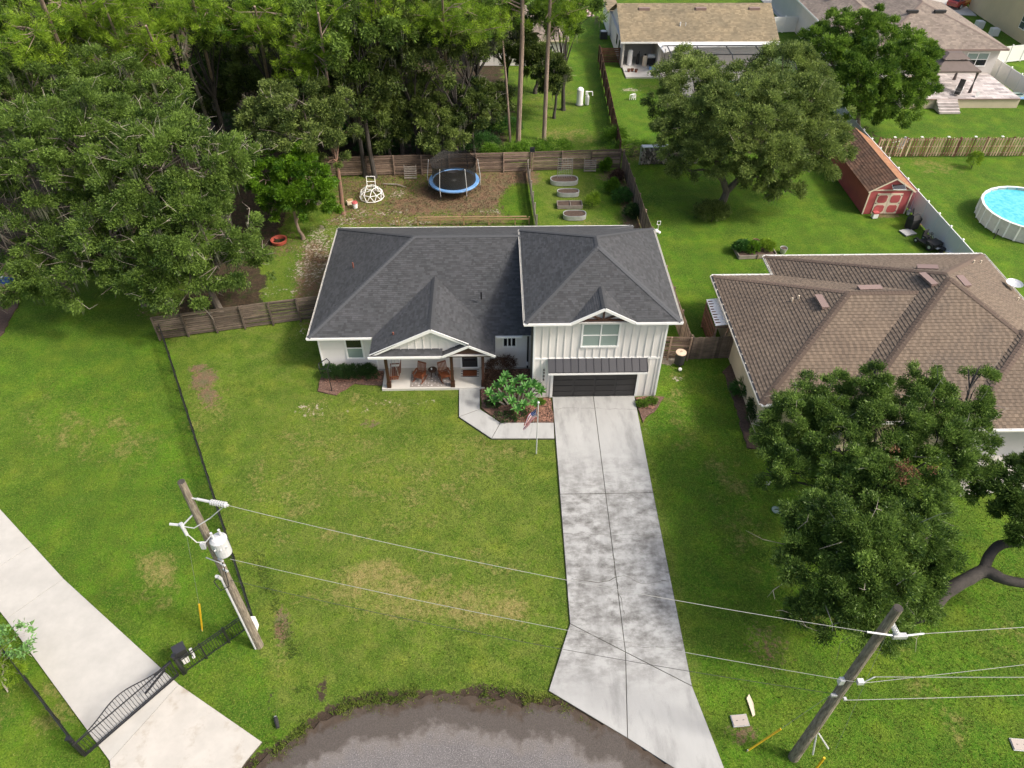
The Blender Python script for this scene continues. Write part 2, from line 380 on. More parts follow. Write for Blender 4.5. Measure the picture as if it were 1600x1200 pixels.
hz = (fbm(gx, gy, .25, 2)-.5)*.10*((gy > 8) & (gy < 115))
idx = np.arange(nv).reshape(ny, nx)
quads = np.stack([idx[:-1, :-1], idx[:-1, 1:], idx[1:, 1:], idx[1:, :-1]], -1).reshape(-1, 4)
def np_mesh(name, verts, quads, mat, k=4):
    me = bpy.data.meshes.new(name); me.vertices.add(len(verts)); me.vertices.foreach_set('co', np.asarray(verts, np.float32).ravel())
    n = len(quads); me.loops.add(n*k); me.polygons.add(n)
    me.loops.foreach_set('vertex_index', np.asarray(quads, np.int32).ravel())
    me.polygons.foreach_set('loop_start', np.arange(n, dtype=np.int32)*k)
    me.update(calc_edges=True); me.materials.append(mat); return me

def groundmat():
    m = bpy.data.materials.new('lawn_and_soil'); m.use_nodes = True; nt = m.node_tree; N = nt.nodes; L = nt.links; b = N['Principled BSDF']
    b.inputs['Roughness'].default_value = .9; b.inputs['Specular IOR Level'].default_value = .15
    geo = N.new('ShaderNodeNewGeometry'); pos = geo.outputs['Position']
    def noise(s, det=4, ro=.6, st=None):
        n = N.new('ShaderNodeTexNoise'); n.inputs['Scale'].default_value = s; n.inputs['Detail'].default_value = det; n.inputs['Roughness'].default_value = ro
        L.new(pos, n.inputs['Vector']); return n.outputs[0]
    def mr(x, a, bb, c=0., d=1.):
        n = N.new('ShaderNodeMapRange'); n.inputs[1].default_value = a; n.inputs[2].default_value = bb; n.inputs[3].default_value = c; n.inputs[4].default_value = d
        L.new(x, n.inputs[0]); return n.outputs[0]
    def mix(f, a, c, mode='MIX'):
        x = N.new('ShaderNodeMix'); x.data_type = 'RGBA'; x.blend_type = mode; L.new(f, x.inputs[0])
        for i, q in ((6, a), (7, c)):
            if isinstance(q, tuple): x.inputs[i].default_value = (*q, 1)
            else: L.new(q, x.inputs[i])
        return x.outputs[2]
    def ma(op, a, c):
        x = N.new('ShaderNodeMath'); x.operation = op
        for i, q in ((0, a), (1, c)):
            if isinstance(q, (int, float)): x.inputs[i].default_value = q
            else: L.new(q, x.inputs[i])
        return x.outputs[0]
    at = N.new('ShaderNodeAttribute'); at.attribute_name = 'paint'; sp = N.new('ShaderNodeSeparateColor'); L.new(at.outputs['Color'], sp.inputs[0])
    at2 = N.new('ShaderNodeAttribute'); at2.attribute_name = 'paint2'; sp2 = N.new('ShaderNodeSeparateColor'); L.new(at2.outputs['Color'], sp2.inputs[0])
    nb = noise(.35, 5); nm = noise(1.6, 5, .65); nf = noise(5.0, 6, .75); nff = noise(15, 4, .8); nl2 = noise(.8, 5, .6)
    lush_ = ma('ADD', sp2.outputs[0], mr(nm, .3, .7, -.35, .35))
    g = mix(mr(lush_, .1, .8), (.128, .166, .028), mix(mr(nb, .4, .6), (.040, .122, .005), (.082, .190, .008)))
    g = mix(mr(nm, .46, .62, 0, .6), g, (.15, .225, .016)); g = mix(mr(noise(.45, 4), .50, .68, 0, .55), g, (.18, .22, .02))
    # clumps and blades
    g = mix(mr(nl2, .40, .60, 0, .7), g, (.045, .098, .009)); g = mix(mr(noise(.28, 3), .45, .62, 0, .35), g, (.05, .10, .008)); g = mix(mr(nf, .30, .50, .55, 1), (.035, .070, .008), g)
    g = mix(mr(nff, .50, .68, 0, .62), g, (.23, .31, .05))
    g = mix(mr(nff, .48, .34, 0, .8), g, (.024, .055, .006))
    def cover(base, col, ch, lo, hi, nz):
        q = ma('ADD', ch, mr(nz, .25, .75, -.38, .38)); return mix(mr(q, lo, hi), base, col)
    dryc = mix(mr(nff, .35, .65), (.17, .145, .04), (.33, .28, .11))
    g = cover(g, dryc, ma('ADD', sp.outputs[1], mr(nl2, .35, .65, -.28, .14)), .42, .95, nf)
    lit = mix(mr(nff, .35, .65), (.10, .060, .038), (.26, .165, .105)); lit = mix(mr(nm, .4, .65), lit, mix(mr(nf, .3, .7), (.15, .12, .085), (.11, .12, .04)))
    g = cover(g, lit, sp.outputs[2], .46, .66, nf)
    sc = mix(mr(nff, .3, .7), (.27, .225, .17), (.50, .45, .37))
    g = cover(g, sc, ma('ADD', sp.outputs[0], mr(nm, .3, .7, -.16, .12)), .52, .64, nf)
    ff = mix(mr(nf, .35, .65), (.035, .026, .018), (.085, .06, .038)); ff = mix(mr(nm, .5, .7), ff, (.03, .05, .012))
    g = cover(g, ff, sp2.outputs[1], .45, .6, nm)
    md = mix(mr(nf, .3, .7), (.038, .028, .02), (.07, .05, .036))
    g = cover(g, md, sp2.outputs[2], .45, .6, nf)
    L.new(g, b.inputs['Base Color'])
    hh = ma('ADD', ma('MULTIPLY', nf, .9), ma('MULTIPLY', nff, .5))
    bp = N.new('ShaderNodeBump'); bp.inputs['Strength'].default_value = .8; bp.inputs['Distance'].default_value = .09; L.new(hh, bp.inputs['Height']); L.new(bp.outputs[0], b.inputs['Normal'])
    return m
GM = groundmat()
hz = hz-.05
me = np_mesh('ground', np.stack([gx, gy, hz], -1), quads, GM)
mud = np.zeros(nv)
# ---------------------------------------------------------------- road edge
edge_px = [(300, 1260), (400, 1195), (450, 1165), (480, 1140), (520, 1118), (560, 1105), (600, 1095), (640, 1090), (700, 1085), (750, 1090), (790, 1095), (850, 1103), (880, 1105), (950, 1130), (1065, 1200), (1150, 1262), (1200, 1330)]
edge = [G(*p) for p in edge_px]
def resample(P, step):
    out = []
    for a, c in zip(P[:-1], P[1:]):
        n = max(1, int((c-a).length/step))
        for i in range(n): out.append(a.lerp(c, i/n))
    out.append(P[-1]); return out
er = resample(edge, .22)
ep = np.array([(p.x, p.y) for p in er])
near = (gy < 17) & (gy > 5) & (np.abs(gx) < 14)
dd = np.full(nv, 9.0); ii = np.where(near)[0]
dd[ii] = np.sqrt(((gx[ii, None]-ep[None, :, 0])**2+(gy[ii, None]-ep[None, :, 1])**2).min(1))
mud = np.clip(1-dd/.75+wob*1.2, 0, 1)*.9
mud = MX(mud, np.clip(1-np.hypot(gx-2.3, gy-12.9)/1.0, 0, 1), ell(500, 1080, .25, .8)*.7, ell(425, 1100, .2, .7, 20)*.5)
for nm_, ch in (('paint', (sand, dry, dirt)), ('paint2', (lush, fl, mud))):
    a = me.attributes.new(nm_, 'FLOAT_COLOR', 'POINT'); arr = np.ones((nv, 4), np.float32)
    for i in range(3): arr[:, i] = ch[i]
    a.data.foreach_set('color', arr.ravel())
me.polygons.foreach_set('use_smooth', [True]*len(me.polygons))
ground = bpy.data.objects.new('ground', me); COL.objects.link(ground); ground['kind'] = 'structure'

def gz(x, y):
    return float((fbm(np.array([x]), np.array([y]), .25, 2)[0]-.5)*.10-.05)

# asphalt: rings from the edge towards the middle of the turning circle
asph = bpy.data.materials.new('worn_asphalt'); asph.use_nodes = True
def asphalt():
    nt = asph.node_tree; N = nt.nodes; L = nt.links; b = N['Principled BSDF']; b.inputs['Roughness'].default_value = .85
    geo = N.new('ShaderNodeNewGeometry'); pos = geo.outputs['Position']
    def noise(s, det=5, ro=.65):
        n = N.new('ShaderNodeTexNoise'); n.inputs['Scale'].default_value = s; n.inputs['Detail'].default_value = det; n.inputs['Roughness'].default_value = ro; L.new(pos, n.inputs['Vector']); return n.outputs[0]
    def mr(x, a, bb, c=0., d=1.):
        n = N.new('ShaderNodeMapRange'); n.inputs[1].default_value = a; n.inputs[2].default_value = bb; n.inputs[3].default_value = c; n.inputs[4].default_value = d; L.new(x, n.inputs[0]); return n.outputs[0]
    def mix(f, a, c):
        x = N.new('ShaderNodeMix'); x.data_type = 'RGBA'; L.new(f, x.inputs[0])
        for i, q in ((6, a), (7, c)):
            if isinstance(q, tuple): x.inputs[i].default_value = (*q, 1)
            else: L.new(q, x.inputs[i])
        return x.outputs[2]
    n1 = noise(.45); n2 = noise(2.2); n3 = noise(22, 3); n4 = noise(60, 2)
    c = mix(mr(n2, .3, .7), (.115, .107, .107), (.15, .14, .14))
    c = mix(mr(n1, .40, .70, 0, .7), c, (.085, .079, .079))
    c = mix(mr(n3, .52, .75), c, (.32, .30, .29)); c = mix(mr(n3, .45, .3), c, (.07, .066, .066))
    c = mix(mr(n4, .62, .75), c, (.36, .34, .33))
    at = N.new('ShaderNodeAttribute'); at.attribute_name = 'edge'
    ad = N.new('ShaderNodeMath'); ad.operation = 'ADD'; L.new(at.outputs['Fac'], ad.inputs[0]); L.new(mr(n1, .3, .7, -.35, .35), ad.inputs[1])
    ad2 = N.new('ShaderNodeMath'); ad2.operation = 'ADD'; L.new(ad.outputs[0], ad2.inputs[0]); L.new(mr(n2, .3, .7, -.25, .25), ad2.inputs[1])
    silt = mix(mr(n3, .3, .7), (.12, .105, .095), (.20, .18, .165))
    c = mix(mr(ad2.outputs[0], 2.1, 1.35), c, silt)
    wet = mix(mr(n3, .3, .7), (.055, .046, .040), (.098, .083, .072))
    c = mix(mr(ad2.outputs[0], 1.55, 1.15), c, wet)
    mudc = mix(mr(n2, .3, .7), (.040, .028, .019), (.075, .053, .036))
    c = mix(mr(ad2.outputs[0], .55, .25), c, mudc)
    L.new(c, b.inputs['Base Color'])
    bp = N.new('ShaderNodeBump'); bp.inputs['Strength'].default_value = .6; bp.inputs['Distance'].default_value = .02; L.new(n3, bp.inputs['Height']); L.new(bp.outputs[0], b.inputs['Normal'])
asphalt()
C0 = Vector((-1.0, -14.0, 0)); ts = [0, .008, .02, .035, .05, .07, .09, .11, .14, .18, .25, .4, .7, .99]
rv = []; ra = []; rf = []
for i, p in enumerate(er):
    p = p + (p-C0).normalized()*(.35*(vnoise(np.array([i*.45]), np.array([.5]), 4)[0]-.5)+.12*random.uniform(-1, 1))
    for t in ts:
        q = p.lerp(C0, t); rv.append((q.x, q.y, .012+.03*min(1, t*20))); ra.append((q-p).length)
nt_ = len(ts)
for i in range(len(er)-1):
    for k_ in range(nt_-1): rf.append((i*nt_+k_, i*nt_+k_+1, (i+1)*nt_+k_+1, (i+1)*nt_+k_))
me = newmesh('road', rv, rf, asph); a = me.attributes.new('edge', 'FLOAT', 'POINT'); a.data.foreach_set('value', ra)
road = bpy.data.objects.new('road', me); COL.objects.link(road); road['kind'] = 'structure'

# ---------------------------------------------------------------- main driveway: poured slabs over a dirty joint bed
def inset(poly, d):
    n = len(poly); out = []
    ar = sum(poly[i][0]*poly[(i+1) % n][1]-poly[(i+1) % n][0]*poly[i][1] for i in range(n))
    if ar < 0: poly = poly[::-1]
    for i in range(n):
        p0, p1, p2 = (Vector(poly[(i+k_) % n][:2]) for k_ in (-1, 0, 1))
        a = (p1-p0).normalized(); c = (p2-p1).normalized()
        na = Vector((-a.y, a.x)); nc = Vector((-c.y, c.x)); bis = (na+nc)
        bis = bis/max(.3, bis.length_squared)*2*d
        out.append((p1.x+bis.x, p1.y+bis.y))
    return out
def slabs(root, polys, m, top=.045, gap=.016):
    for pl in polys:
        ii_ = inset(pl, gap); MB().prism(ii_, -.08, top).build('concrete_slab', m, root)
def pav(name, outline, polys, m, top=.045, gap=.018, last=None):
    root = bpy.data.objects.new(name, None); COL.objects.link(root); root['kind'] = 'structure'; WM[root.name] = Matrix.Identity(4)
    MB().prism(outline, -.1, top-.022).build('joint_bed', stain_edge, root)
    slabs(root, polys[:-1] if last else polys, m, top, gap)
    if last: slabs(root, polys[-1:], last, top, gap)
    return root
dl, dr = 3.2, 8.12
A = (3.28, 31.15); B_ = (8.17, 31.15); Cj = (5.72, 31.15)
y1 = G(875, 773).y; y2 = G(893, 975).y; yb = G(1082, 1073).y
lo = G(857, 1080); br = G(1062, 1203); bR = G(1133, 1203)
cm = (5.60, y1); c2 = (5.48, 16.2-.35)
pLm = (3.22, y1); pRm = (8.10, y1); pL2 = (3.14, y2); pR2 = (8.06, yb)
fx = lambda t: (pL2[0]+(pR2[0]-pL2[0])*t, pL2[1]+(pR2[1]-pL2[1])*t)
cd2 = fx(.47); end_c = (6.1, 10.9)
apronL = (lo.x, lo.y); aBL = (br.x, br.y); aBR = (bR.x, bR.y); low = (9.0, 8.6); low2 = (8.85, 8.4)
mid_b = (aBL[0]*.30+apronL[0]*.70+.0, aBL[1]*.30+apronL[1]*.70)
midc = (aBL[0]*.62+apronL[0]*.38, aBL[1]*.62+apronL[1]*.38)
extL = (aBL[0]+1.5, aBL[1]-1.15); extR = (aBR[0]+.35, aBR[1]-2.0)
pav('driveway', [A, B_, pRm, pR2, extR, extL, aBL, apronL, pL2],
    [[A, Cj, cm, pLm], [Cj, B_, pRm, cm], [pLm, cm, cd2, pL2], [cm, pRm, pR2, cd2],
     [pL2, cd2, midc, apronL], [cd2, pR2, extR, extL, midc]], conc)
def crack(name, pxs, wd, z=.0475):
    P_ = resample([G(*p) for p in pxs], .25); m = MB(); prev = None
    for i, p in enumerate(P_):
        d = (P_[min(i+1, len(P_)-1)]-P_[max(0, i-1)]).normalized(); s_ = Vector((-d.y, d.x, 0)); q = p+s_*random.uniform(-.05, .05); w2 = wd*random.uniform(.3, 1.3)
        cur = (q+s_*w2+Vector((0, 0, z)), q-s_*w2+Vector((0, 0, z)))
        if prev: m.face([prev[0], prev[1], cur[1], cur[0]])
        prev = cur
    o = m.build(name, stain_edge, bpy.data.objects['driveway']); return o
crack('crack', [(893, 905), (915, 908), (935, 912), (975, 900), (1003, 912), (1045, 908)], .016); crack('crack', [(958, 862), (962, 905), (975, 960)], .012)
crack('crack', [(866, 640), (900, 638), (995, 641)], .007); crack('crack', [(880, 835), (1036, 838)], .006); crack('crack', [(905, 1012), (1062, 1012)], .006)
wk = [G(*p) for p in ((717, 609), (717, 652), (768, 686), (866, 686), (866, 661), (782, 661), (750, 640), (750, 609))]
wkp = w = [(p.x, p.y) for p in wk]; w[0] = (w[0][0], 31.98); w[7] = (w[7][0], 31.98); w[3] = (3.19, w[3][1]); w[4] = (3.24, w[4][1])
pav('front_walkway', w, [[w[0], w[1], w[6], w[7]], [w[1], w[2], w[5], w[6]], [w[2], w[3], w[4], w[5]]], conc)

# neighbour's pale driveway on the left
dvec = Vector((-4.98, 4.2)).normalized()
u0 = Vector(G(100, 905)[:2]); u1 = Vector(G(280, 1070)[:2]); u2 = Vector(G(410, 1160)[:2]); v0 = Vector(G(60, 1030)[:2]); v1 = Vector(G(172, 1190)[:2]); v2 = v1+(v1-v0)*.8
ufar = u0+dvec*26; vfar = v0+dvec*26; u3 = Vector(G(340, 1255)[:2]); v3 = Vector(G(185, 1330)[:2]); u25 = Vector(G(385, 1190)[:2])
cuts = [0, 3.0, 6.4, 12, 18, 26]
polys = []
def on(a, d, t): return a+d*t
gl = [u1, u0]+[u0+dvec*t for t in cuts[1:]]; gv = [v1]+[v0+dvec*((q-v0).dot(dvec)) for q in gl[1:]]
for i in range(len(gl)-1): polys.append([tuple(gl[i]), tuple(gl[i+1]), tuple(gv[i+1]), tuple(gv[i])])
polys.append([tuple(u1), tuple(v1), tuple(v3), tuple(u3), tuple(u25), tuple(u2)])
pav('side_driveway', [tuple(u1), tuple(u0), tuple(ufar), tuple(vfar), tuple(v0), tuple(v1), tuple(v3), tuple(u3), tuple(u25), tuple(u2)], polys, concw, .05, .009, last=concs)

# mulch beds
mulch = mat('red_brown_mulch', (.17, .095, .068), .95, (.075, .044, .033), 9.0, bump=1.0, bscale=14, dirt=(.36, .24, .19), dscale=12, dlo=.56, dhi=.66)
mulchd = mat('dark_mulch', (.095, .06, .045), .95, (.045, .03, .024), 7.0, bump=1.0, bscale=14, dirt=(.2, .15, .12), dscale=10, dlo=.6, dhi=.72)
def bed(pts, m, z=.03):
    pts = [Vector((p[0], p[1], 0)) for p in pts]; q = resample(pts+[pts[0]], .35)[:-1]
    pl = [(p.x+random.uniform(-.07, .07), p.y+random.uniform(-.07, .07)) for p in q]
    o = MB().prism(pl, -.06, z).build('mulch_bed', m, origin=(pl[0][0], pl[0][1], 0)); o['kind'] = 'structure'; return o
bed([(-.95, 33.7), (-.95, 30.35), (w[5][0]-.02, w[5][1]+.05), (3.2, w[4][1]+.05), (3.2, 31.1), (2.1, 31.1), (2.1, 33.7)], mulch)
bed([(-10.6, 33.7), (-10.7, 31.9), (-9.6, 31.6), (-8.6, 32.6), (-6.9, 32.4), (-6.9, 33.7)], mulch)
bed([(8.25, 31.1), (8.3, 29.0), (9.4, 30.2), (9.9, 31.1)], mulch)
bed([G(1150, 560), G(1172, 600), G(1190, 660), G(1190, 700), G(1168, 700), G(1150, 640), G(1130, 580)], mulchd)
bed([G(-80, 430), G(20, 440), G(32, 470), G(2, 525), G(-80, 560)], mulchd)

# chips of bark lying on the beds
def chips(name, boxes, n, m, zz=.03):
    v = []; f = []
    for i in range(n):
        x0, x1, y0, y1 = random.choice(boxes); x = random.uniform(x0, x1); y = random.uniform(y0, y1); a = random.uniform(0, 3.14); l = random.uniform(.03, .08); wd = random.uniform(.015, .035)
        b = len(v); ca, sa = math.cos(a), math.sin(a)
        for s_, t_ in ((-1, -1), (1, -1), (1, 1), (-1, 1)): v.append((x+ca*s_*l-sa*t_*wd, y+sa*s_*l+ca*t_*wd, zz+random.uniform(.0, .045)))
        f.append((b, b+1, b+2, b+3))
    me = newmesh(name, v, f, m, fv=[random.random() for _ in f]); o = bpy.data.objects.new(name, me); COL.objects.link(o)
    o['kind'] = 'stuff'; o['label'] = 'loose red-brown bark chips covering the beds around the white house'; return o
chipm = mat('bark_chip', (.22, .115, .08), .9, attr=.85)
chips('bark_chips', [(-.9, 2.0, 31.2, 33.6), (.8, 3.15, 29.2, 31.0), (.8, 3.15, 29.2, 31.0), (-10.4, -7.0, 32.7, 33.6), (8.3, 9.2, 30.1, 31.0)], 5200, chipm)

# ================================================================ ROOFS
def clip_poly(pts, conv):
    """Sutherland-Hodgman: clip 2D pts against a convex CCW polygon"""
    out = pts
    n = len(conv)
    for i in range(n):
        ax, ay = conv[i]; bx, by = conv[(i+1) % n]; ex, ey = bx-ax, by-ay
        inp = out; out = []
        if not inp: return []
        for j in range(len(inp)):
            p = inp[j]; q = inp[(j+1) % len(inp)]
            sp_ = ex*(p[1]-ay)-ey*(p[0]-ax); sq = ex*(q[1]-ay)-ey*(q[0]-ax)
            if sp_ >= 0: out.append(p)
            if (sp_ >= 0) != (sq >= 0):
                t = sp_/(sp_-sq); out.append((p[0]+(q[0]-p[0])*t, p[1]+(q[1]-p[1])*t))
    return out

def shingle_planes(planes, root, m, tab=.30, course=.145, name='shingle_roof', lift=.016, seed=1, alt=False):
    """every tab is its own tilted piece of geometry, clipped to the roof plane"""
    mb = MB(); rr = random.Random(seed)
    for pl in planes:
        P3 = [Vector(p) for p in pl]
        n = Vector((0, 0, 0))
        for i in range(len(P3)): n += P3[i].cross(P3[(i+1) % len(P3)])
        n.normalize()
        if n.z < 0: n = -n; P3 = P3[::-1]
        u = Vector((0, 0, 1)).cross(n); u.normalize(); vv = n.cross(u); o = P3[0]
        c2d = [((p-o).dot(u), (p-o).dot(vv)) for p in P3]
        u0_, u1_ = min(c[0] for c in c2d), max(c[0] for c in c2d); v0_, v1_ = min(c[1] for c in c2d), max(c[1] for c in c2d)
        mb.face([o+u*c[0]+vv*c[1] - n*.004 for c in c2d], .15)      # felt under the shingles
        row = 0; v_ = v0_
        while v_ < v1_:
            x = u0_-(rr.uniform(0, tab) if not alt else tab*(.5 if row % 2 else 0)+rr.uniform(0, .03)); kk = 0
            while x < u1_:
                w_ = tab*(rr.choice((.5, .7, .85, 1.0, 1.3)) if not alt else rr.uniform(.42, .58)); kk += 1
                q = [(x+.002, v_), (x+w_-.002, v_), (x+w_-.002, v_+course), (x+.002, v_+course)]
                c = clip_poly(q, c2d); val = rr.random() if not alt else (.62 if kk % 2 else .08)+rr.random()*.34
                if len(c) >= 3:
                    lf = lift*rr.uniform(.7, 1.15)
                    def up3(a): return o+u*a[0]+vv*a[1]+n*(.004+lf*(1-min(1, max(0, (a[1]-v_)/course))))
                    mb.face([up3(a) for a in c], val)
                    e = [a for a in c if abs(a[1]-v_) < 1e-6]
                    if len(e) >= 2:
                        a = min(e); b2 = max(e)
                        mb.face([o+u*a[0]+vv*a[1], o+u*b2[0]+vv*b2[1], up3(b2), up3(a)], val)
                x += w_
            v_ += course; row += 1
    ob = mb.build(name, m, root); ob['kind'] = 'stuff'; return ob

def caps(lines, root, m, w=.16, step=.2, name='ridge_cap'):
    for p0, p1 in lines:
        p0 = Vector(p0); p1 = Vector(p1); L_ = (p1-p0).length; d = (p1-p0)/L_; mb = MB(); k = int(L_/step)
        s = d.cross(Vector((0, 0, 1))).normalized(); dz = .035
        for i in range(k):
            a = p0+d*(i*L_/k); b2 = p0+d*((i+1)*L_/k); up0 = Vector((0, 0, .035)); up1 = Vector((0, 0, .020))
            sl = Vector((0, 0, -.5*w*(.85 if abs(d.z) < .05 else .45)))
            v = random.random()
            mb.raw([a+up0, b2+up1, a+up0+s*w+sl, b2+up1+s*w+sl, a+up0-s*w+sl, b2+up1-s*w+sl], [(0, 2, 3, 1), (0, 1, 5, 4)], v)
        o = mb.build(name, m, root)

def gutter(p0, p1, root, m=None, name='gutter', w=.085, h=.11, out=(0, -1, 0), clips=True):
    """open trough with hanger straps across it"""
    m = m or (trimw if abs(out[1]) > .5 else gutm); p0 = Vector(p0); p1 = Vector(p1); o = Vector(out); mb = MB()
    up = Vector((0, 0, 1))
    mb.bar(p0+o*.012, p1+o*.012, .02, h); mb.bar(p0+o*w, p1+o*w, .022, h)
    mb.bar(p0+o*w/2-up*(h/2-.01), p1+o*w/2-up*(h/2-.01), w-.02, .016)
    if clips:
        L_ = (p1-p0).length; n = max(1, int(L_/.75))
        for i in range(n+1):
            q = p0.lerp(p1, i/n); mb.bar(q+up*h*.35, q+o*w+up*h*.35, .05, .02)
    return mb.build(name, m, root)

# ================================================================ WHITE FARMHOUSE
H = T('white_house', 'white farmhouse with dark grey shingle roofs, brown timber porch and a two-storey garage wing', 'house', (0, 33.8, 0))
yf = 33.8
# walls (solid cores, facing boards are separate pieces)
MB().bb(-10.55, 2.1, 33.83, 45.1, -.1, 2.8).build('main_wall', white, H)
MB().bb(2.1, 9.38, 31.22, 39.7, -.1, 5.82).build('garage_wing_wall', white, H)
MB().bb(9.3, 9.36, 39.7, 45.1, -.1, 2.8).build('rear_wall', white, H)
MB().bb(-10.6, 9.5, 33.6, 45.2, -.2, .02).build('foundation', conc, H)
# clapboards
def lap(x0, x1, z0, z1, y, rt=H):
    z = z0
    while z < z1-.05:
        h = .168; piece('siding_board', (x1-x0, .016, h), ((x0+x1)/2, y-33.8-.012, z+h/2), white, rt, rx=R(-3.5)); z += .155
lap(-10.53, -7.3, .12, 2.75, 33.81); lap(-7.26, -.1, .12, 2.75, 33.81); lap(-.06, 2.02, .12, 2.75, 33.81)
for x in (-10.56, -7.28, -.08): piece('corner_board', (.09, .05, 2.7), (x, .0-.035, 1.4), trimw, H)
# garage wing board and batten
bx = [2.14]; x = 2.14
while x < 9.36:
    x += .413; bx.append(x)
for x in bx:
    if x > 9.36: continue
    if not (4.5 < x < 6.9): piece('batten', (.045, .036, 2.78), (x, 31.22-33.8-.018, 4.44), white, H)
    else:
        piece('batten', (.045, .036, .78), (x, 31.22-33.8-.018, 3.42), white, H)
    if x < 3.2 or x > 8.25: piece('batten', (.045, .036, 2.83), (x, 31.22-33.8-.018, 1.50), white, H)
    elif 2.95 < x < 8.5: pass
piece('band_board', (7.24, .035, .13), (5.74, 31.22-33.8-.018, 2.985), trimw, H)
for x in (2.115, 9.365): piece('corner_board', (.10, .05, 5.8), (x, 31.22-33.8-.03, 2.95), trimw, H)
for y in (32.0, 33.2, 34.4, 35.6, 36.8, 38.0): piece('batten', (.022, .045, 5.7), (9.395, y-33.8, 2.95), white, H)
# garage door
gd = MB().bb(3.27, 8.15, 31.20, 31.26, .02, 2.35).build('garage_door', garagem, H)
for r_ in range(5):
    for c_ in range(4):
        piece('door_panel', (1.10, .03, .37), (3.27+.61+c_*1.22, 31.20-33.8-.012, .26+r_*.455), garagem, H)
for x0, x1 in ((3.12, 3.27), (8.15, 8.30)): MB().bb(x0, x1, 31.14, 31.215, 0, 2.36).build('door_jamb', trimw, H)
MB().bb(3.12, 8.30, 31.13, 31.215, 2.36, 2.5).build('door_header', trimw, H)
# awning over the garage door: standing seam panels
ax0, ax1, az0, az1, ay0, ay1 = 2.92, 8.55, 2.52, 3.0, 30.55, 31.2
aw = MB().slab3([(ax0, ay0, az0), (ax1, ay0, az0), (ax1, ay1, az1), (ax0, ay1, az1)], .05).build('awning', bronze, H)
n = 13
for i in range(n):
    xa = ax0+(ax1-ax0)*i/n; xb = ax0+(ax1-ax0)*(i+1)/n
    MB().slab3([(xa+.018, ay0-.01, az0+.022), (xb-.018, ay0-.01, az0+.022), (xb-.018, ay1-.01, az1+.012), (xa+.018, ay1-.01, az1+.012)], .03).build('awning_panel', bronze, H)
for i in range(n+1):
    xa = ax0+(ax1-ax0)*i/n
    MB().bar((xa, ay0-.01, az0+.04), (xa, ay1-.01, az1+.03), .025, .05).build('awning_seam', bronze, H)
MB().bb(ax0, ax1, ay0-.03, ay0+.02, az0-.17, az0-.055).build('awning_fascia', trimw, H)
for x in (ax0+.06, ax1-.06):
    MB().raw([(x-.03, ay0+.03, az0-.06), (x+.03, ay0+.03, az0-.06), (x+.03, ay1, az0-.06), (x-.03, ay1, az0-.06), (x-.03, ay1, az1-.06), (x+.03, ay1, az1-.06), (x-.03, ay1, az0-.6), (x+.03, ay1, az0-.6)],
             [(0, 1, 2, 3), (0, 4, 5, 1), (0, 3, 4), (1, 5, 2), (3, 6, 7, 2)]).build('awning_bracket', trimw, H)

def window(rt, x0, x1, z0, z1, y, cols=2, rows=2, gm=None, fr=.09, name='window', side=-1, mt=None):
    gm = gm or glass; mt = mt or trimw
    f = MB()
    f.bb(x0-fr, x1+fr, y-.05, y+.02, z1, z1+fr); f.bb(x0-fr, x1+fr, y-.06, y+.02, z0-fr, z0)
    f.bb(x0-fr, x0, y-.045, y+.02, z0, z1); f.bb(x1, x1+fr, y-.045, y+.02, z0, z1)
    w_ = f.build(name, mt, rt)
    b = MB()
    for i in range(1, cols): xx = x0+(x1-x0)*i/cols; b.bb(xx-.035, xx+.035, y-.04, y+.02, z0, z1)
    for j in range(1, rows):
        zz = z0+(z1-z0)*j/rows
        for i in range(cols):
            a = x0+(x1-x0)*i/cols+(.035 if i else 0); c = x0+(x1-x0)*(i+1)/cols-(.035 if i < cols-1 else 0); b.bb(a, c, y-.037, y+.02, zz-.03, zz+.03)
    if b.v: b.build('mullion', mt, w_)
    for i in range(cols):
        for j in range(rows):
            a = x0+(x1-x0)*i/cols; c = x0+(x1-x0)*(i+1)/cols; d = z0+(z1-z0)*j/rows; e = z0+(z1-z0)*(j+1)/rows
            MB().bb(a+.01, c-.01, y-.012, y+.01, d+.01, e-.01).build('pane', gm if not isinstance(gm, list) else gm[j], w_)
    return w_
window(H, 4.78, 6.72, 3.95, 5.48, 31.19, 2, 2, blinds, .10)
window(H, -8.95, -8.05, 1.02, 2.55, 33.79, 1, 2, [blinds, darkglass], .09)
window(H, .45, 1.15, 1.80, 2.45, 33.79, 3, 1, darkglass, .08)
# front door
fd = MB().bb(-2.10, -1.16, 33.72, 33.82, .2, 2.25).build('front_door', blackn, H)
MB().bb(-1.98, -1.28, 33.70, 33.73, .75, 2.1).build('door_glass', darkglass, fd)
MB().bb(-1.25, -1.22, 33.66, 33.72, 1.05, 1.25).build('handle', galv, fd)
MB().bb(-2.2, -1.06, 33.68, 33.82, .12, .2).build('door_sill', trimw, H)
for x0, x1 in ((-2.22, -2.10), (-1.16, -1.04)): MB().bb(x0, x1, 33.70, 33.80, .2, 2.25).build('door_jamb', trimw, H)
MB().bb(-2.22, -1.04, 33.70, 33.80, 2.25, 2.38).build('door_header', trimw, H)
# porch
MB().bb(-6.85, -.72, 31.93, 33.8, -.1, .13).build('porch_floor', porchc, H)
ps = []
for x in (-6.42, -2.62, -.80):
    p = MB().bb(x-.085, x+.085, 32.02, 32.19, .13, 2.62).build('porch_post', timber, H)
    MB().bb(x-.125, x+.125, 31.98, 32.23, .14, .50).build('post_base', timber, p); ps.append(p)
MB().bb(-6.55, -.70, 32.05, 32.17, 2.60, 2.80).build('porch_beam', timber, H)
MB().bb(-7.15, -.2, 31.8, 33.8, 2.74, 2.765).build('porch_ceiling', trimw, H)
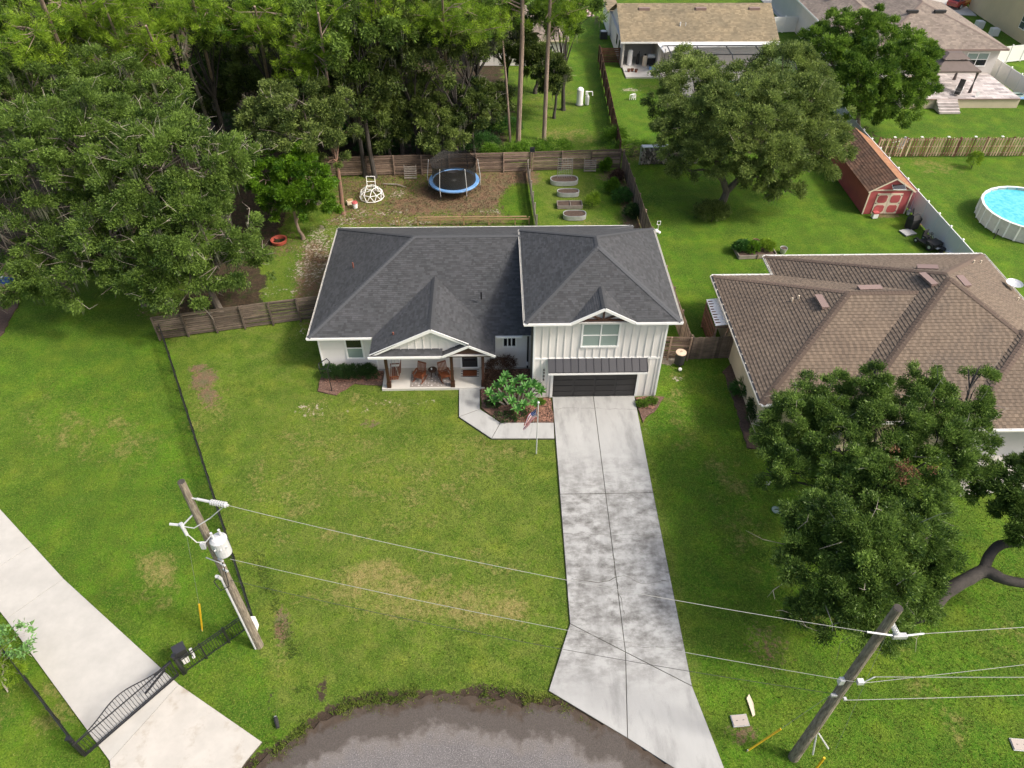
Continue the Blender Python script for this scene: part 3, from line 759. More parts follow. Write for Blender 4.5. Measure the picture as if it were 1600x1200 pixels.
# entry gable: timber tympanum
ez = 2.82
MB().prism([(0, 0)]*0+[(-2.9, 31.86), (-.24, 31.86), (-.24, 31.92), (-2.9, 31.92)], 2.62, 2.80).build('entry_beam', timber, H)
MB().raw([(-2.85, 31.9, 2.8), (-.29, 31.9, 2.8), (-1.57, 31.9, 3.44), (-2.85, 31.96, 2.8), (-.29, 31.96, 2.8), (-1.57, 31.96, 3.44)], [(0, 1, 2), (5, 4, 3), (0, 2, 5, 3), (1, 4, 5, 2), (0, 3, 4, 1)]).build('entry_gable_board', timber, H)
MB().raw([(-6.85, 32.12, 2.83), (-.4, 32.12, 2.83), (-3.62, 32.12, 4.47), (-6.85, 32.2, 2.83), (-.4, 32.2, 2.83), (-3.62, 32.2, 4.47)], [(0, 1, 2), (5, 4, 3), (0, 2, 5, 3), (1, 4, 5, 2), (0, 3, 4, 1)]).build('porch_gable_wall', white, H)
x = -5.9
while x < -2.2:
    zt = 2.9+(1-abs(x+3.62)/3.22)*1.60-.12
    piece('batten', (.045, .036, zt-3.02), (x, 32.12-33.8-.012, (zt+3.02)/2), white, H); x += .44

# main roof planes: eave z 2.85 (fascia top 2.87), pitch 6:12
def zr(e, d): return e+d*.5
e1 = 2.88; X0, X1, Y0, Y1 = -11.0, 9.8, 33.45, 45.5; hY = (Y0+Y1)/2; hd = hY-Y0; zt = e1+hd*.508
rl = (X0+hd, hY, zt); rr_ = (X1-hd, hY, zt)
e2 = 5.92; GX0, GX1, GY0, GY1 = 1.57, 9.94, 30.77, 40.15; gm_ = (GX0+GX1)/2; gh = gm_-GX0; gt = e2+gh*.5
g0 = (gm_, GY0+gh, gt); g1 = (gm_, GY1-gh, gt)
pz = 4.66; px_ = -3.65; pe = 2.87
sl_ = (pz-pe)/(px_+7.25)
vy = Y0+(pz-e1)/.508
planes = [
 [(X0, Y0, e1), (X1, Y0, e1), rr_, rl], [(X0, Y1, e1), (X0, Y0, e1), rl], [(X1, Y1, e1), (X0, Y1, e1), rl, rr_], [(X1, Y0, e1), (X1, Y1, e1), rr_],
 [(-7.25, Y0+.05, pe), (-7.25, 31.72, pe), (px_, 31.9, pz), (px_, vy, pz)],
]
# right slope of the porch gable, down to the entry gable
er_ = -.06
planes += [[(er_, 31.72, pe), (er_, Y0+.05, pe), (px_, vy, pz), (px_, 31.9, pz), (-1.58, 31.72, pe+(1.52)*sl_)]]
az = pe+1.52*sl_
planes += [[(-3.08, 31.72, pe), (-1.58, 31.72, az), (-1.58, 32.14, az), (-3.08, 32.14, pe)]]
planes += [[(-7.25, 31.72, pe), (-3.08, 31.72, pe), (-3.08, 32.14, pe+.22), (-7.25+.40, 32.14, pe+.22)]]
shingle_planes(planes, H, shg, seed=3, tab=.26, course=.135)
gz_ = 6.90; ga, gb = 3.97, 7.52; gc = (ga+gb)/2; vy2 = GY0+(gz_-e2)/.5
planes = [
 [(GX0, GY0, e2), (ga, GY0, e2), (gc, vy2, gz_), (gc, vy2+.01, gz_+.005), g0], [(gb, GY0, e2), (GX1, GY0, e2), g0, (gc, vy2+.01, gz_+.005), (gc, vy2, gz_)],
 [(GX0, GY1, e2), (GX0, GY0, e2), g0, g1], [(GX1, GY0, e2), (GX1, GY1, e2), g1, g0], [(GX1, GY1, e2), (GX0, GY1, e2), g1],
 [(ga, GY0-.02, e2), (gc, GY0-.05, gz_), (gc, vy2, gz_)], [(gb, GY0-.02, e2), (gc, vy2, gz_), (gc, GY0-.05, gz_)]]
planes[0] = [(GX0, GY0, e2), (ga, GY0, e2), (gc, vy2, gz_), g0]; planes[1] = [(gb, GY0, e2), (GX1, GY0, e2), g0, (gc, vy2, gz_)]
shingle_planes(planes, H, shg, name='garage_wing_shingle_roof', seed=5, tab=.26, course=.135)
caps([((X0, Y0, e1), rl), (rl, (1.7, hY, zt)), ((X0, Y1, e1), rl), ((px_, 31.9, pz), (px_, vy, pz)), ((GX0, GY0, e2), g0), ((GX1, GY0, e2), g0), (g0, g1), ((GX0, GY1, e2), g1), ((GX1, GY1, e2), g1), ((gc, GY0, gz_), (gc, vy2, gz_)), ((X1, Y1, e1), rr_)], H, shgcap)
# soffits and fascias
MB().slab3([(X0+.02, Y0+.02, e1-.03), (X1-.02, Y0+.02, e1-.03), (X1-.02, Y1-.02, e1-.03), (X0+.02, Y1-.02, e1-.03)], .05).build('soffit', deckm, H)
MB().slab3([(GX0+.02, GY0+.02, e2-.03), (GX1-.02, GY0+.02, e2-.03), (GX1-.02, GY1-.02, e2-.03), (GX0+.02, GY1-.02, e2-.03)], .05).build('soffit', deckm, H)
MB().slab3([(-7.22, 31.75, pe-.04), (er_-.02, 31.75, pe-.04), (er_-.02, 33.4, pe-.04), (-7.22, 33.4, pe-.04)], .04).build('soffit', deckm, H)
def fascia(p0, p1, h=.16, w=.02, m=trimw): return MB().bar(p0, p1, w, h).build('fascia', m, H)
fz = e1-.09
fascia((X0, Y0, fz), (-7.3, Y0, fz)); fascia((er_+.02, Y0, fz), (1.55, Y0, fz)); fascia((X0, Y0, fz), (X0, Y1, fz)); fascia((X0, Y1, fz), (X1, Y1, fz)); fascia((X1, GY1, fz), (X1, Y1, fz))
f2 = e2-.09
fascia((GX0, GY0, f2), (ga+.1, GY0, f2)); fascia((gb-.1, GY0, f2), (GX1, GY0, f2)); fascia((GX0, GY0, f2), (GX0, GY1, f2)); fascia((GX1, GY0, f2), (GX1, GY1, f2)); fascia((GX0, GY1, f2), (GX1, GY1, f2))
def rake(p0, p1, h=.17, m=trimw): return MB().bar(p0, p1, .045, h).build('rake_board', m, H)
rake((ga-.02, GY0-.04, e2-.09), (gc, GY0-.06, gz_-.07)); rake((gb+.02, GY0-.04, e2-.09), (gc, GY0-.06, gz_-.07))
rake((-7.2, 31.80, pe-.02), (px_, 31.86, pz-.07), .2); rake((px_, 31.86, pz-.07), (-1.60, 31.80, az-.04), .2)
rake((-3.1, 31.70, pe-.09), (-1.58, 31.70, az-.08), .15); rake((-1.58, 31.70, az-.08), (er_, 31.70, pe-.09), .15)
fascia((-7.25, 31.72, pe-.09), (-3.1, 31.72, pe-.09)); fascia((-7.25, 31.72, pe-.09), (-7.25, Y0, pe-.09)); fascia((er_, 31.72, pe-.09), (er_, Y0, pe-.09))
gutter((X0-.1, Y0-.02, fz+.03), (-7.35, Y0-.02, fz+.03), H); gutter((er_+.1, Y0-.02, fz+.03), (1.5, Y0-.02, fz+.03), H)
gutter((X0-.02, Y0, fz+.03), (X0-.02, Y1, fz+.03), H, out=(-1, 0, 0)); gutter((-7.3, 31.70, pe-.06), (-3.2, 31.70, pe-.06), H, m=trimw)
gutter((GX0-.08, GY0-.02, f2+.03), (ga, GY0-.02, f2+.03), H); gutter((gb, GY0-.02, f2+.03), (GX1+.08, GY0-.02, f2+.03), H)
gutter((GX0-.02, GY0, f2+.03), (GX0-.02, GY1, f2+.03), H, out=(-1, 0, 0)); gutter((GX1+.02, GY0, f2+.03), (GX1+.02, GY1, f2+.03), H, out=(1, 0, 0))
gutter((X0, Y1+.02, fz+.03), (X1, Y1+.02, fz+.03), H, out=(0, 1, 0))
for (x, y, z1) in ((1.98, 31.25, 5.8), (1.9, 33.7, 2.75)): MB().bb(x-.05, x+.05, y-.05, y+.05, .1, z1).build('downpipe', dark_trim, H)
# truss in the garage gable
ty = GY0+.10
def gl_(x, dz=0): return e2-.02+(gz_-e2)*(1-abs(x-gc)/(gb-gc))-dz
MB().raw([(ga+.1, ty+.12, e2-.1), (gb-.1, ty+.12, e2-.1), (gc, ty+.12, gz_-.12), (ga+.1, ty+.16, e2-.1), (gb-.1, ty+.16, e2-.1), (gc, ty+.16, gz_-.12)], [(0, 1, 2), (5, 4, 3), (0, 2, 5, 3), (1, 4, 5, 2), (0, 3, 4, 1)]).build('gable_wall', white, H)
MB().bar((4.62, ty, 6.0), (6.87, ty, 6.0), .09, .10).build('truss_beam', timber, H)
MB().bar((gc, ty, 6.0), (gc, ty, 6.68), .09, .10).build('truss_post', timber, H)
for s_ in (-1, 1): MB().bar((gc, ty-.004, 6.02), (gc+s_*.72, ty-.004, gl_(gc+s_*.72, .14)), .08, .09).build('truss_brace', timber, H)
# plumbing vents on the roof
for p, z in (((752, 463), 4.4), ((615, 526), 3.4), ((552, 417), 4.0)):
    q = G(p[0], p[1], z); MB().cyl((q.x, q.y, z-.2), (q.x, q.y, z+.32), .05, n=8).build('plumbing_vent', dark_trim if p[0] > 700 else mat('rust_%d' % p[0], (.2, .07, .05)), H)
# house number, four dark digits one above the other
def text(s, size, loc, m, parent, rot=(R(90), 0, 0), name='number'):
    cu = bpy.data.curves.new('digit', 'FONT'); cu.body = s; cu.size = size; cu.extrude = .012; cu.align_x = 'CENTER'
    to = bpy.data.objects.new('tmp', cu); COL.objects.link(to); dg = bpy.context.evaluated_depsgraph_get()
    me = bpy.data.meshes.new_from_object(to.evaluated_get(dg)); bpy.data.objects.remove(to); me.materials.clear(); me.materials.append(m)
    o = bpy.data.objects.new(name, me); COL.objects.link(o); o.parent = parent; o.location = loc; o.rotation_euler = rot; return o
for i, c in enumerate('6986'): text(c, .24, (2.72, 31.19-33.8, 2.10-i*.25), dark_trim, H, name='house_number')
# porch wall lantern by the garage corner
MB().bb(1.82, 1.94, 33.62, 33.8, .35, .62).build('meter_box', whitep, H)

# ================================================================ ON THE PORCH
def rocking_chair(label, loc, rz, group):
    t = T('rocking_chair', label, 'rocking chair', loc, rz, group)
    B = lambda n, m: m.build(n, chairwood, t, local=True)
    for i in range(5): piece('seat_slat', (.52, .085, .022), (0, -.22+i*.105, .40), chairwood, t)
    for s in (-1, 1):
        B('arm_rest', MB().box(s*.30, -.02, .62, .09, .56, .028)); B('leg', MB().bar((s*.27, -.24, .08), (s*.28, -.24, .61), .045, .045)); B('leg', MB().bar((s*.27, .22, .08), (s*.27, .24, .55), .045, .045))
        pts = [(s*.27, -.46+i*.115, .035+.10*((i-4)/4.5)**2) for i in range(9)]
        B('rocker', MB().tube(pts, .026, 5)); B('back_post', MB().bar((s*.25, .22, .38), (s*.25, .42, 1.06), .045, .04))
        B('side_rail', MB().bar((s*.27, -.26, .36), (s*.27, .26, .36), .03, .06))
    for i in range(5):
        x = -.17+i*.085; B('back_slat', MB().bar((x, .25, .45), (x, .41, 1.0), .05, .016))
    B('back_rail', MB().bar((-.27, .42, 1.04), (.27, .42, 1.04), .09, .03, (0, 1, 0))); B('back_rail', MB().bar((-.26, .25, .47), (.26, .25, .47), .05, .03))
    B('seat_frame', MB().box(0, -.26, .365, .54, .03, .06)); return t
fz0 = .135
c1 = rocking_chair('orange-brown wooden rocking chair on the porch, left of the little round table', (-4.62, 32.72, fz0), R(-22), 'rocking chairs on the porch')
c2_ = rocking_chair('orange-brown wooden rocking chair on the porch, between the little round table and the entry post', (-3.14, 32.74, fz0), R(24), 'rocking chairs on the porch')
t = T('side_table', 'small dark round table between the two rocking chairs', 'table', (-3.87, 33.05, fz0))
MB().lathe(0, 0, [(.27, .48), (.27, .51)], 14).build('table_top', timber, t, local=True)
for a in (0, 120, 240): MB().bar((math.cos(R(a))*.18, math.sin(R(a))*.18, 0), (math.cos(R(a))*.08, math.sin(R(a))*.08, .48), .035, .035).build('leg', timber, t, local=True)
tag(MB().lathe(-3.92, 33.02, [(.03, .645), (.045, .70), (.05, .76)], 8).build('cup', whitep, origin=(-3.92, 33.02, .645)), 'white cup on the little porch table', 'cup')
# bench swing at the end of the porch, seen end-on
t = T('bench_swing', 'orange-brown slatted wooden bench swing hanging at the left end of the porch', 'porch swing', (-6.12, 32.85, fz0), R(-86))
for i in range(5): piece('seat_slat', (1.15, .09, .022), (0, -.24+i*.105, .43), chairwood, t)
for i in range(8): MB().bar((-.48+i*.137, .25, .5), (-.48+i*.137, .40, 1.0), .07, .018).build('back_slat', chairwood, t, local=True)
for s in (-1, 1):
    MB().box(s*.58, 0, .66, .08, .56, .03).build('arm_rest', chairwood, t, local=True); MB().bar((s*.57, -.25, .40), (s*.57, -.25, .66), .05, .05).build('arm_post', chairwood, t, local=True)
    MB().tube([(s*.57, -.2, .66), (s*.55, .05, 2.58)], .012, 4).build('chain', galv, t, local=True); MB().tube([(s*.57, .25, .66), (s*.55, .06, 2.58)], .012, 4).build('chain', galv, t, local=True)
MB().bar((-.6, .40, 1.0), (.6, .40, 1.0), .1, .03, (0, 1, 0)).build('back_rail', chairwood, t, local=True)
# outdoor rug with a woven diamond pattern of raised yarn
t = T('outdoor_rug', 'worn grey-brown patterned rug under the rocking chairs', 'rug', (-3.9, 32.78, .132))
rugm = mat('rug_brown', (.22, .19, .17), .95, (.30, .27, .25), 9.0); rugl = mat('rug_cream', (.58, .55, .52), .95)
MB().box(0, 0, .006, 2.6, 1.45, .012).build('rug_weave', rugm, t, local=True)
m = MB()
for i in range(13):
    for j in range(7):
        x = -1.16+i*.193; y = -.60+j*.2
        if (i+j) % 3 != 1:
            r_ = .07 if (i % 4 == 2 and j % 2 == 0) else .04
            m.raw([(x-r_, y, .0135), (x, y-r_, .0135), (x+r_, y, .0135), (x, y+r_, .0135)], [(0, 1, 2, 3)])
m.build('rug_pattern', rugl, t, local=True)
t = T('door_mat', 'reddish-brown coir mat on a black-and-white striped mat at the front door', 'door mat', (-1.63, 33.2, .132))
MB().box(0, 0, .004, 1.10, .72, .008).build('striped_mat', whitep, t, local=True)
for i in range(5): MB().box(0, -.30+i*.15, .010, 1.10, .07, .004).build('black_stripe', blackn, t, local=True)
MB().box(0, 0, .022, .86, .50, .02).build('coir_mat', chairwood, t, local=True)
# yard banner stand left of the porch
t = T('garden_flag_stand', 'black metal arch stand on a single post beside the hedge, left of the porch', 'garden stand', (-9.84, 31.95, 0))
MB().tube([(0, 0, 0), (0, 0, 1.75)], .03, 6).build('post', dark_trim, t, local=True)
MB().tube([(0, 0, 1.75), (-.5, .2, 1.62), (-.58, .5, 1.75), (-.05, .55, 2.1), (.15, .3, 2.05), (0, 0, 1.75)], .028, 6).build('hoop', dark_trim, t, local=True)
MB().tube([(-.5, .2, 1.62), (-.5, .22, 1.2)], .02, 5).build('hook', dark_trim, t, local=True)
MB().tube([(-.18, 0, .02), (.18, 0, .02)], .02, 5).build('foot', dark_trim, t, local=True)
# flagpole and flag
t = T('flagpole', 'slim silver flagpole standing in the lawn beside the front walkway', 'flagpole', (2.12, 26.75, 0))
MB().tube([(0, 0, 0), (0, 0, 3.9)], [.035, .025], 8).build('pole', greyp, t, local=True)
MB().ball((0, 0, 3.95), .07, 8, 6).build('finial', greyp, t, local=True)
MB().tube([(-.03, -.03, 3.8), (-.45, .0, 1.1)], .006, 3).build('halyard', greyp, t, local=True)
# the flag hangs folded: stripes as cloth strips, blue canton at the hoist
flagR = mat('flag_red', (.45, .03, .045), .7); flagW = mat('flag_white', (.78, .78, .78), .7); flagB = mat('flag_blue', (.03, .05, .16), .7)
t = T('flag', 'limp stars and stripes flag drooping from the flagpole over the walkway', 'flag', (2.12, 26.75, 0))
def fp(u, v):   # u along fly 0..1, v across 0..1
    x = -.06-.66*u-.10*math.sin(v*6.0+u*3)*(.3+u*.3); y = .03+.12*math.sin(v*9+u*4)*(.25+u*.8); z = 3.55-.75*v*(1-.25*u)-1.15*u**1.2-.08*math.sin(u*7+v*3)
    return (x, y, z)
for k_ in range(13):
    m = MB(); a = k_/13; b = (k_+1)/13; us = np.linspace(.40 if k_ < 7 else 0, 1, 9)
    for i in range(8): m.face([fp(us[i], a), fp(us[i+1], a), fp(us[i+1], b), fp(us[i], b)])
    m.build('stripe', flagR if k_ % 2 == 0 else flagW, t, local=True, smooth=True)
m = MB()
for i in range(5):
    for j in range(5): m.face([fp(i*.08, j*7/65), fp((i+1)*.08, j*7/65), fp((i+1)*.08, (j+1)*7/65), fp(i*.08, (j+1)*7/65)])
canton = m.build('canton', flagB, t, local=True)
m = MB()
for i in range(5):
    for j in range(4):
        p = Vector(fp(.045+i*.075, .06+j*.13))+Vector((0, -.012, 0)); s_ = .016
        pts = []
        for q in range(10):
            rr2 = s_ if q % 2 == 0 else s_*.42; pts.append((p.x+rr2*math.sin(q*math.pi/5), p.y, p.z+rr2*math.cos(q*math.pi/5)))
        m.face(pts)
m.build('stars', flagW, t, local=True)

# ================================================================ BROWN-ROOFED NEIGHBOUR
N_ = T('brown_roof_house', 'beige single-storey house with a complex brown shingle hip roof, right of the white house', 'house', (18.1, 33.4, 0))
e = 2.87
MB().bb(14.6, 20, 27.95, 38.8, -.1, 2.78).build('west_wing_wall', stucco, N_)
MB().bb(18.6, 32.5, 26.65, 41.0, -.1, 2.78).build('main_wall', stucco, N_)
MB().bb(24.6, 34.0, 26.1, 28.0, -.1, 2.78).build('entry_wall', stuccop, N_)
b0 = (14.1, 27.48); b1y = 39.3; half = (39.3-27.48)/2; zl = e+half*.5; lp = (14.1+half, 27.48+half, zl)
mx0, mx1, my0, my1 = 18.1, 33.0, 26.1, 41.5; mh = (mx1-mx0)/2; zm = e+mh*.5; mr0 = (mx0+mh, my0+mh, zm); mr1 = (mx0+mh, my1-mh, zm)
if mr1[1] < mr0[1]: mr0 = mr1 = (mx0+mh, (mr0[1]+mr1[1])/2, zm)
tx0, ty0 = 24.15, 25.45; th_ = 4.6; zt_ = e+th_*.5
xr = mx0+(zl-e)/.5   # where the west ridge meets the main west slope
planes = [
 [(14.1, b1y, e), (14.1, 27.48, e), lp], [(14.1, 27.48, e), (mx0, 27.48, e), (xr, lp[1], zl), lp], [(xr, lp[1], zl), (mx0, b1y, e), (14.1, b1y, e), lp],
 [(mx0, my1, e), (mx0, b1y, e), (xr, lp[1], zl), mr1], [(mx0, 27.48, e), (mx0, my0, e), mr0, mr1, (xr, lp[1], zl)],
 [(mx0, my0, e), (tx0, my0, e), (tx0+th_, my0+th_, zt_), (tx0+th_+3.6, my0+th_, zt_), (28.9+.01, my0+th_, zt_), mr0],
 [(mx1, my0, e), (mx1, my1, e), mr1, mr0], [(mx1, my1, e), (mx0, my1, e), mr1],
 [(tx0, my0, e), (tx0, ty0, e), (tx0+th_, ty0+th_, zt_), (tx0+th_, my0+th_, zt_)],
 [(tx0, ty0, e), (tx0+th_*2, ty0, e), (tx0+th_, ty0+th_, zt_)]]
planes[5] = [(mx0, my0, e), (mx1, my0, e), mr0]      # the wing roofs rise through the front slope
planes[4] = [(mx0, my1-.01, e), (mx0, my0, e), mr0, mr1]; planes[3] = planes[4]; planes.pop(3)
shingle_planes(planes, N_, shb, tab=.36, course=.20, lift=.03, seed=9, alt=True)
caps([((14.1, 27.48, e), lp), ((14.1, b1y, e), lp), (lp, (xr, lp[1], zl)), ((mx0, my0, e), mr0), ((mx0, my1, e), mr1), ((mx1, my1, e), mr1), ((mx1, my0, e), mr0), ((tx0, ty0, e), (tx0+th_, ty0+th_, zt_)), ((tx0+th_, ty0+th_, zt_), (tx0+th_, my0+th_, zt_))], N_, shbcap, w=.2)
for x0, x1, y0, y1 in ((14.12, 24, 27.5, 39.28), (18.12, 32.98, 26.12, 41.48), (24.17, 33, 25.47, 27)): MB().slab3([(x0, y0, e-.03), (x1, y0, e-.03), (x1, y1, e-.03), (x0, y1, e-.03)], .05).build('soffit', deckm, N_)
def gut2(p0, p1, out): MB().bar(p0, p1, .03, .16).build('fascia', dark_trim if 0 else mat_fd, N_); gutter((p0[0]+out[0]*.01, p0[1]+out[1]*.01, p0[2]+.05), (p1[0]+out[0]*.01, p1[1]+out[1]*.01, p1[2]+.05), N_, out=out, w=.13)
mat_fd = trimw
z_ = e-.08
gut2((14.1, 27.48, z_), (14.1, b1y, z_), (-1, 0, 0)); gut2((14.1, b1y, z_), (18.1, b1y, z_), (0, 1, 0)); gut2((18.1, b1y, z_), (18.1, my1, z_), (-1, 0, 0)); gut2((18.1, my1, z_), (33, my1, z_), (0, 1, 0))
gut2((14.1, 27.48, z_), (18.1, 27.48, z_), (0, -1, 0)); gut2((18.1, my0, z_), (24.15, my0, z_), (0, -1, 0)); gut2((24.15, ty0, z_), (33, ty0, z_), (0, -1, 0)); gut2((33, my0, z_), (33, my1, z_), (1, 0, 0))
# dark mesh guard lying in the west gutter
gg = MB()
for i in range(15): y_ = 27.7+i*.78; gg.bb(14.0, 14.09, y_, y_+.62, z_+.115, z_+.125)
gg.build('gutter_leaf_guard', dark_trim, N_)
# roof vents: low hooded boxes lying along the slope
def slope_z(x, y):
    c = []
    c.append(e+.5*min(x-14.1, y-27.48, b1y-y) if 14.1 < x < xr+3 and 27.48 < y < b1y else -9)
    c.append(e+.5*min(x-mx0, mx1-x, y-my0, my1-y)); return max(c)
def hit(px, py):
    for k_ in range(400):
        z = 8-k_*.015; p = G(px, py, z)
        if slope_z(p.x, p.y) >= z: return p
    return p
for (pa, pb) in (((1277, 464), (1289, 484)), ((1439, 430), (1459, 448)), ((1340, 453), (1376, 452)), ((1432, 420), (1465, 421)), ((1497, 434), (1511, 450))):
    p = hit(*pa); q = hit(*pb); d = (q-p); s = d.cross(Vector((0, 0, 1))).normalized()
    nrm = s.cross(d).normalized(); nrm = nrm if nrm.z > 0 else -nrm
    o = MB().bar(p+nrm*.10, q+nrm*.10, .34, .13).build('roof_vent', ventm, N_)
    MB().bar(p+nrm*.175, q+nrm*.175, .42, .03).build('hood', ventm, o)
for px in ((1237, 471), (1247, 467), (1520, 412), (1531, 412), (1589, 470)):
    p = hit(*px); MB().cyl((p.x, p.y, p.z-.1), (p.x, p.y, p.z+.25), .05, n=8).build('plumbing_vent', creamp, N_)
q = [G(*p) for p in ((1500, 718), (1600, 708), (1640, 760), (1500, 775))]
o = MB().prism([(p.x, p.y) for p in q], -.05, .04).build('entry_path', concw, origin=(q[0].x, q[0].y, 0)); o['kind'] = 'structure'
q = [G(*p, .05) for p in ((1566, 712), (1588, 712), (1595, 723), (1573, 723))]
tag(MB().prism([(p.x, p.y) for p in q], .045, .07).build('entry_mat', rubber, origin=(q[0].x, q[0].y, 0)), 'black mat on the pale path at the beige house', 'door mat')
# corrugated lean-to cover with its legs
t = T('lean_to_cover', 'small white corrugated lean-to cover against the beige house wall', 'shelter', (14.2, 36.3, 0))
for i in range(10):
    y_ = 34.95+i*.27; MB().raw([(13.45, y_, 2.22), (13.45, y_+.135, 2.27), (13.45, y_+.27, 2.22), (15.0, y_, 2.42), (15.0, y_+.135, 2.47), (15.0, y_+.27, 2.42)], [(0, 3, 4, 1), (1, 4, 5, 2)]).build('corrugated_sheet', whitep, t)
    if i > 0: MB().bb(13.5, 13.72+random.uniform(0, .15), y_-.05, y_+.04, 2.26, 2.275).build('rust_streak', woodr, t)
MB().bb(13.5, 14.4, 34.95, 35.0, 2.05, 2.2).build('beam', woodf, t)
for x, y in ((13.55, 35.0), (13.55, 37.6)): MB().bb(x-.05, x+.05, y-.05, y+.05, 0, 2.2).build('post', woodf, t)
for i in range(5): MB().bb(13.47, 13.5, 35.0, 37.6, .3+i*.35, .55+i*.35).build('side_board', woodr, t)
MB().bar((14.35, 35.0, 2.2), (13.9, 34.8, 0), .09, .09).build('brace', woodl, t)
# satellite dish on the far eave
t = T('satellite_dish', 'round grey satellite dish on the brown roof beside the white fence', 'satellite dish', (32.6, 37.2, 2.9))
MB().lathe(0, 0, [(.02, .50), (.2, .52), (.4, .60), (.5, .68)], 18, capt=False).build('dish', greyp, t, local=True)
MB().tube([(0, 0, 0), (0, 0, .5)], .03, 6).build('mast', greyp, t, local=True); MB().tube([(0, 0, .2), (-.5, -.2, .75)], .015, 5).build('feed_arm', greyp, t, local=True)

# ================================================================ FENCES
def slat_fence(name, label, p0, p1, h=1.8, sec=2.44, nb=10, m=None, side=1, postout=True, gap=.038, seed=2):
    m = m or woodf; p0 = Vector((*p0, 0)); p1 = Vector((*p1, 0)); L_ = (p1-p0).length; a = math.atan2(p1.y-p0.y, p1.x-p0.x); t = T(name, label, 'fence', p0, a); rd = random.Random(seed)
    n = max(1, round(L_/sec)); s = L_/n
    for i in range(n+1): piece('post', (.10, .10, h+rd.uniform(.03, .12)), (i*s, -side*.075, h/2+.02), m, t, ry=rd.uniform(-.02, .02))
    bh = h/nb
    for i in range(n):
        for j in range(nb):
            piece('board', (s-.02, .022, bh-gap), ((i+.5)*s, rd.uniform(-.006, .006)+(.0 if j % 2 else .022), .04+(j+.5)*bh+rd.uniform(-.012, .012)), m, t, ry=rd.uniform(-.006, .006))
    return t
def picket_fence(name, label, p0, p1, h=1.8, m=None, sec=2.44, pw=.14, nrail=2, railside=-1, gap=.01, lean=0, seed=4, cat='fence'):
    m = m or woodf; p0 = Vector((*p0, 0)); p1 = Vector((*p1, 0)); L_ = (p1-p0).length; a = math.atan2(p1.y-p0.y, p1.x-p0.x); t = T(name, label, cat, p0, a); rd = random.Random(seed)
    n = max(1, round(L_/sec)); s = L_/n
    for i in range(n+1): piece('post', (.10, .10, h+.02), (i*s, railside*.09, h/2), m, t)
    for i in range(n):
        for k_ in range(nrail): piece('rail', (s-.1, .04, .09), ((i+.5)*s, railside*.045, .25+k_*(h-.5)/max(1, nrail-1)), m, t)
    x = pw/2; k_ = 0
    while x < L_:
        piece('board', (pw-gap, .018, h), (x, rd.uniform(-.006, .006), h/2+.03+rd.uniform(-.02, .02)), m, t, ry=rd.uniform(-.01, .01)); x += pw
    return t
slat_fence('back_fence', 'long weathered brown horizontal-board fence along the back of the yard', (-15.6, 58.6), (3.2, 59.4), 1.75, 2.44, 9, woodf, 1, seed=6)
slat_fence('back_fence', 'shorter weathered horizontal-board fence behind the garden beds', (3.35, 59.42), (11.0, 59.8), 1.75, 2.44, 9, woodf, 1, seed=8)
slat_fence('side_fence', 'dark brown horizontal-board fence running from the black fence to the white house', (-21.6, 36.95), (-11.2, 39.1), 1.8, 1.75, 12, woodf2, 1, seed=3)
slat_fence('short_fence', 'short horizontal-board fence panel beside the garage behind the smoker', (9.5, 34.55), (11.95, 34.4), 1.75, 1.2, 11, woodf, 1, seed=5)
picket_fence('wooden_gate', 'dark vertical-board gate between the two houses', (12.1, 34.4), (14.55, 34.45), 1.75, woodf2, 1.2, .14, 3, 1, cat='gate')
picket_fence('boundary_fence', 'tall grey-brown board fence on the boundary right of the garden beds', (11.15, 59.6), (11.95, 34.6), 1.8, woodf, 2.44, .17, 2, 1, seed=12)
picket_fence('far_fence', 'rusty brown board fence between the two back lawns beyond the yard', (11.2, 61.2), (12.0, 85.2), 1.8, woodr, 2.44, .17, 2, 1, seed=13)
slat_fence('far_gate', 'small red-brown fence panel beside the tan-roofed house', (12.1, 84.9), (14.2, 84.9), 1.6, 2.0, 8, woodr, 1, seed=15)
# dividing fence: low boards with a top rail
slat_fence('divider_fence', 'low grey weathered fence dividing the leafy yard from the garden beds', (3.25, 48.2), (2.9, 59.2), 1.1, 1.7, 5, woodg, 1, seed=17)
t = T('rail_fence', 'unfinished yellow lumber rail fence just behind the white house', 'fence', (-7.7, 50.6, 0))
for x in (0, .22, 1.7, 3.45, 5.3, 7.25, 9.3, 10.4): piece('post', (.09, .09, .70), (x, 0, .35), woody, t)
for a, b in ((1.7, 5.3), (5.3, 9.3), (9.3, 10.4)):
    for z in (.52,): piece('rail', (b-a-.08, .04, .13), ((a+b)/2, -.06, z), woody, t)
piece('rail', (3.4, .13, .04), (3.4, -.02, .72), woody, t); piece('rail', (5.0, .13, .04), (7.7, -.02, .72), woody, t)
# shadow-box fence top right
t = T('shadow_box_fence', 'sun-bleached vertical-board fence with brown posts behind the round pool', 'fence', (34.3, 61.6, 0))
rd = random.Random(21); LL = 14.5
i = 0; x = .07
while x < LL and i < 140:
    back = (i % 2); piece('board', (.115, .02, 1.68), (x, .075 if back else -.065, .92+rd.uniform(-.02, .02)), (woodl if rd.random() > .22 else woodr), t, ry=rd.uniform(-.012, .012)); x += .125; i += 1
for k_ in range(7): piece('post', (.11, .11, 1.85), (k_*2.42, 0, .93), woodr, t)
for k_ in range(6):
    for z in (.35, .98, 1.62): piece('rail', (2.3, .04, .09), (k_*2.42+1.21, -.03, z), woodl, t)
for k_ in range(6): piece('post_cap', (.2, .2, .06), (k_*2.42+1.3, .05, 1.84), vinyl, t)
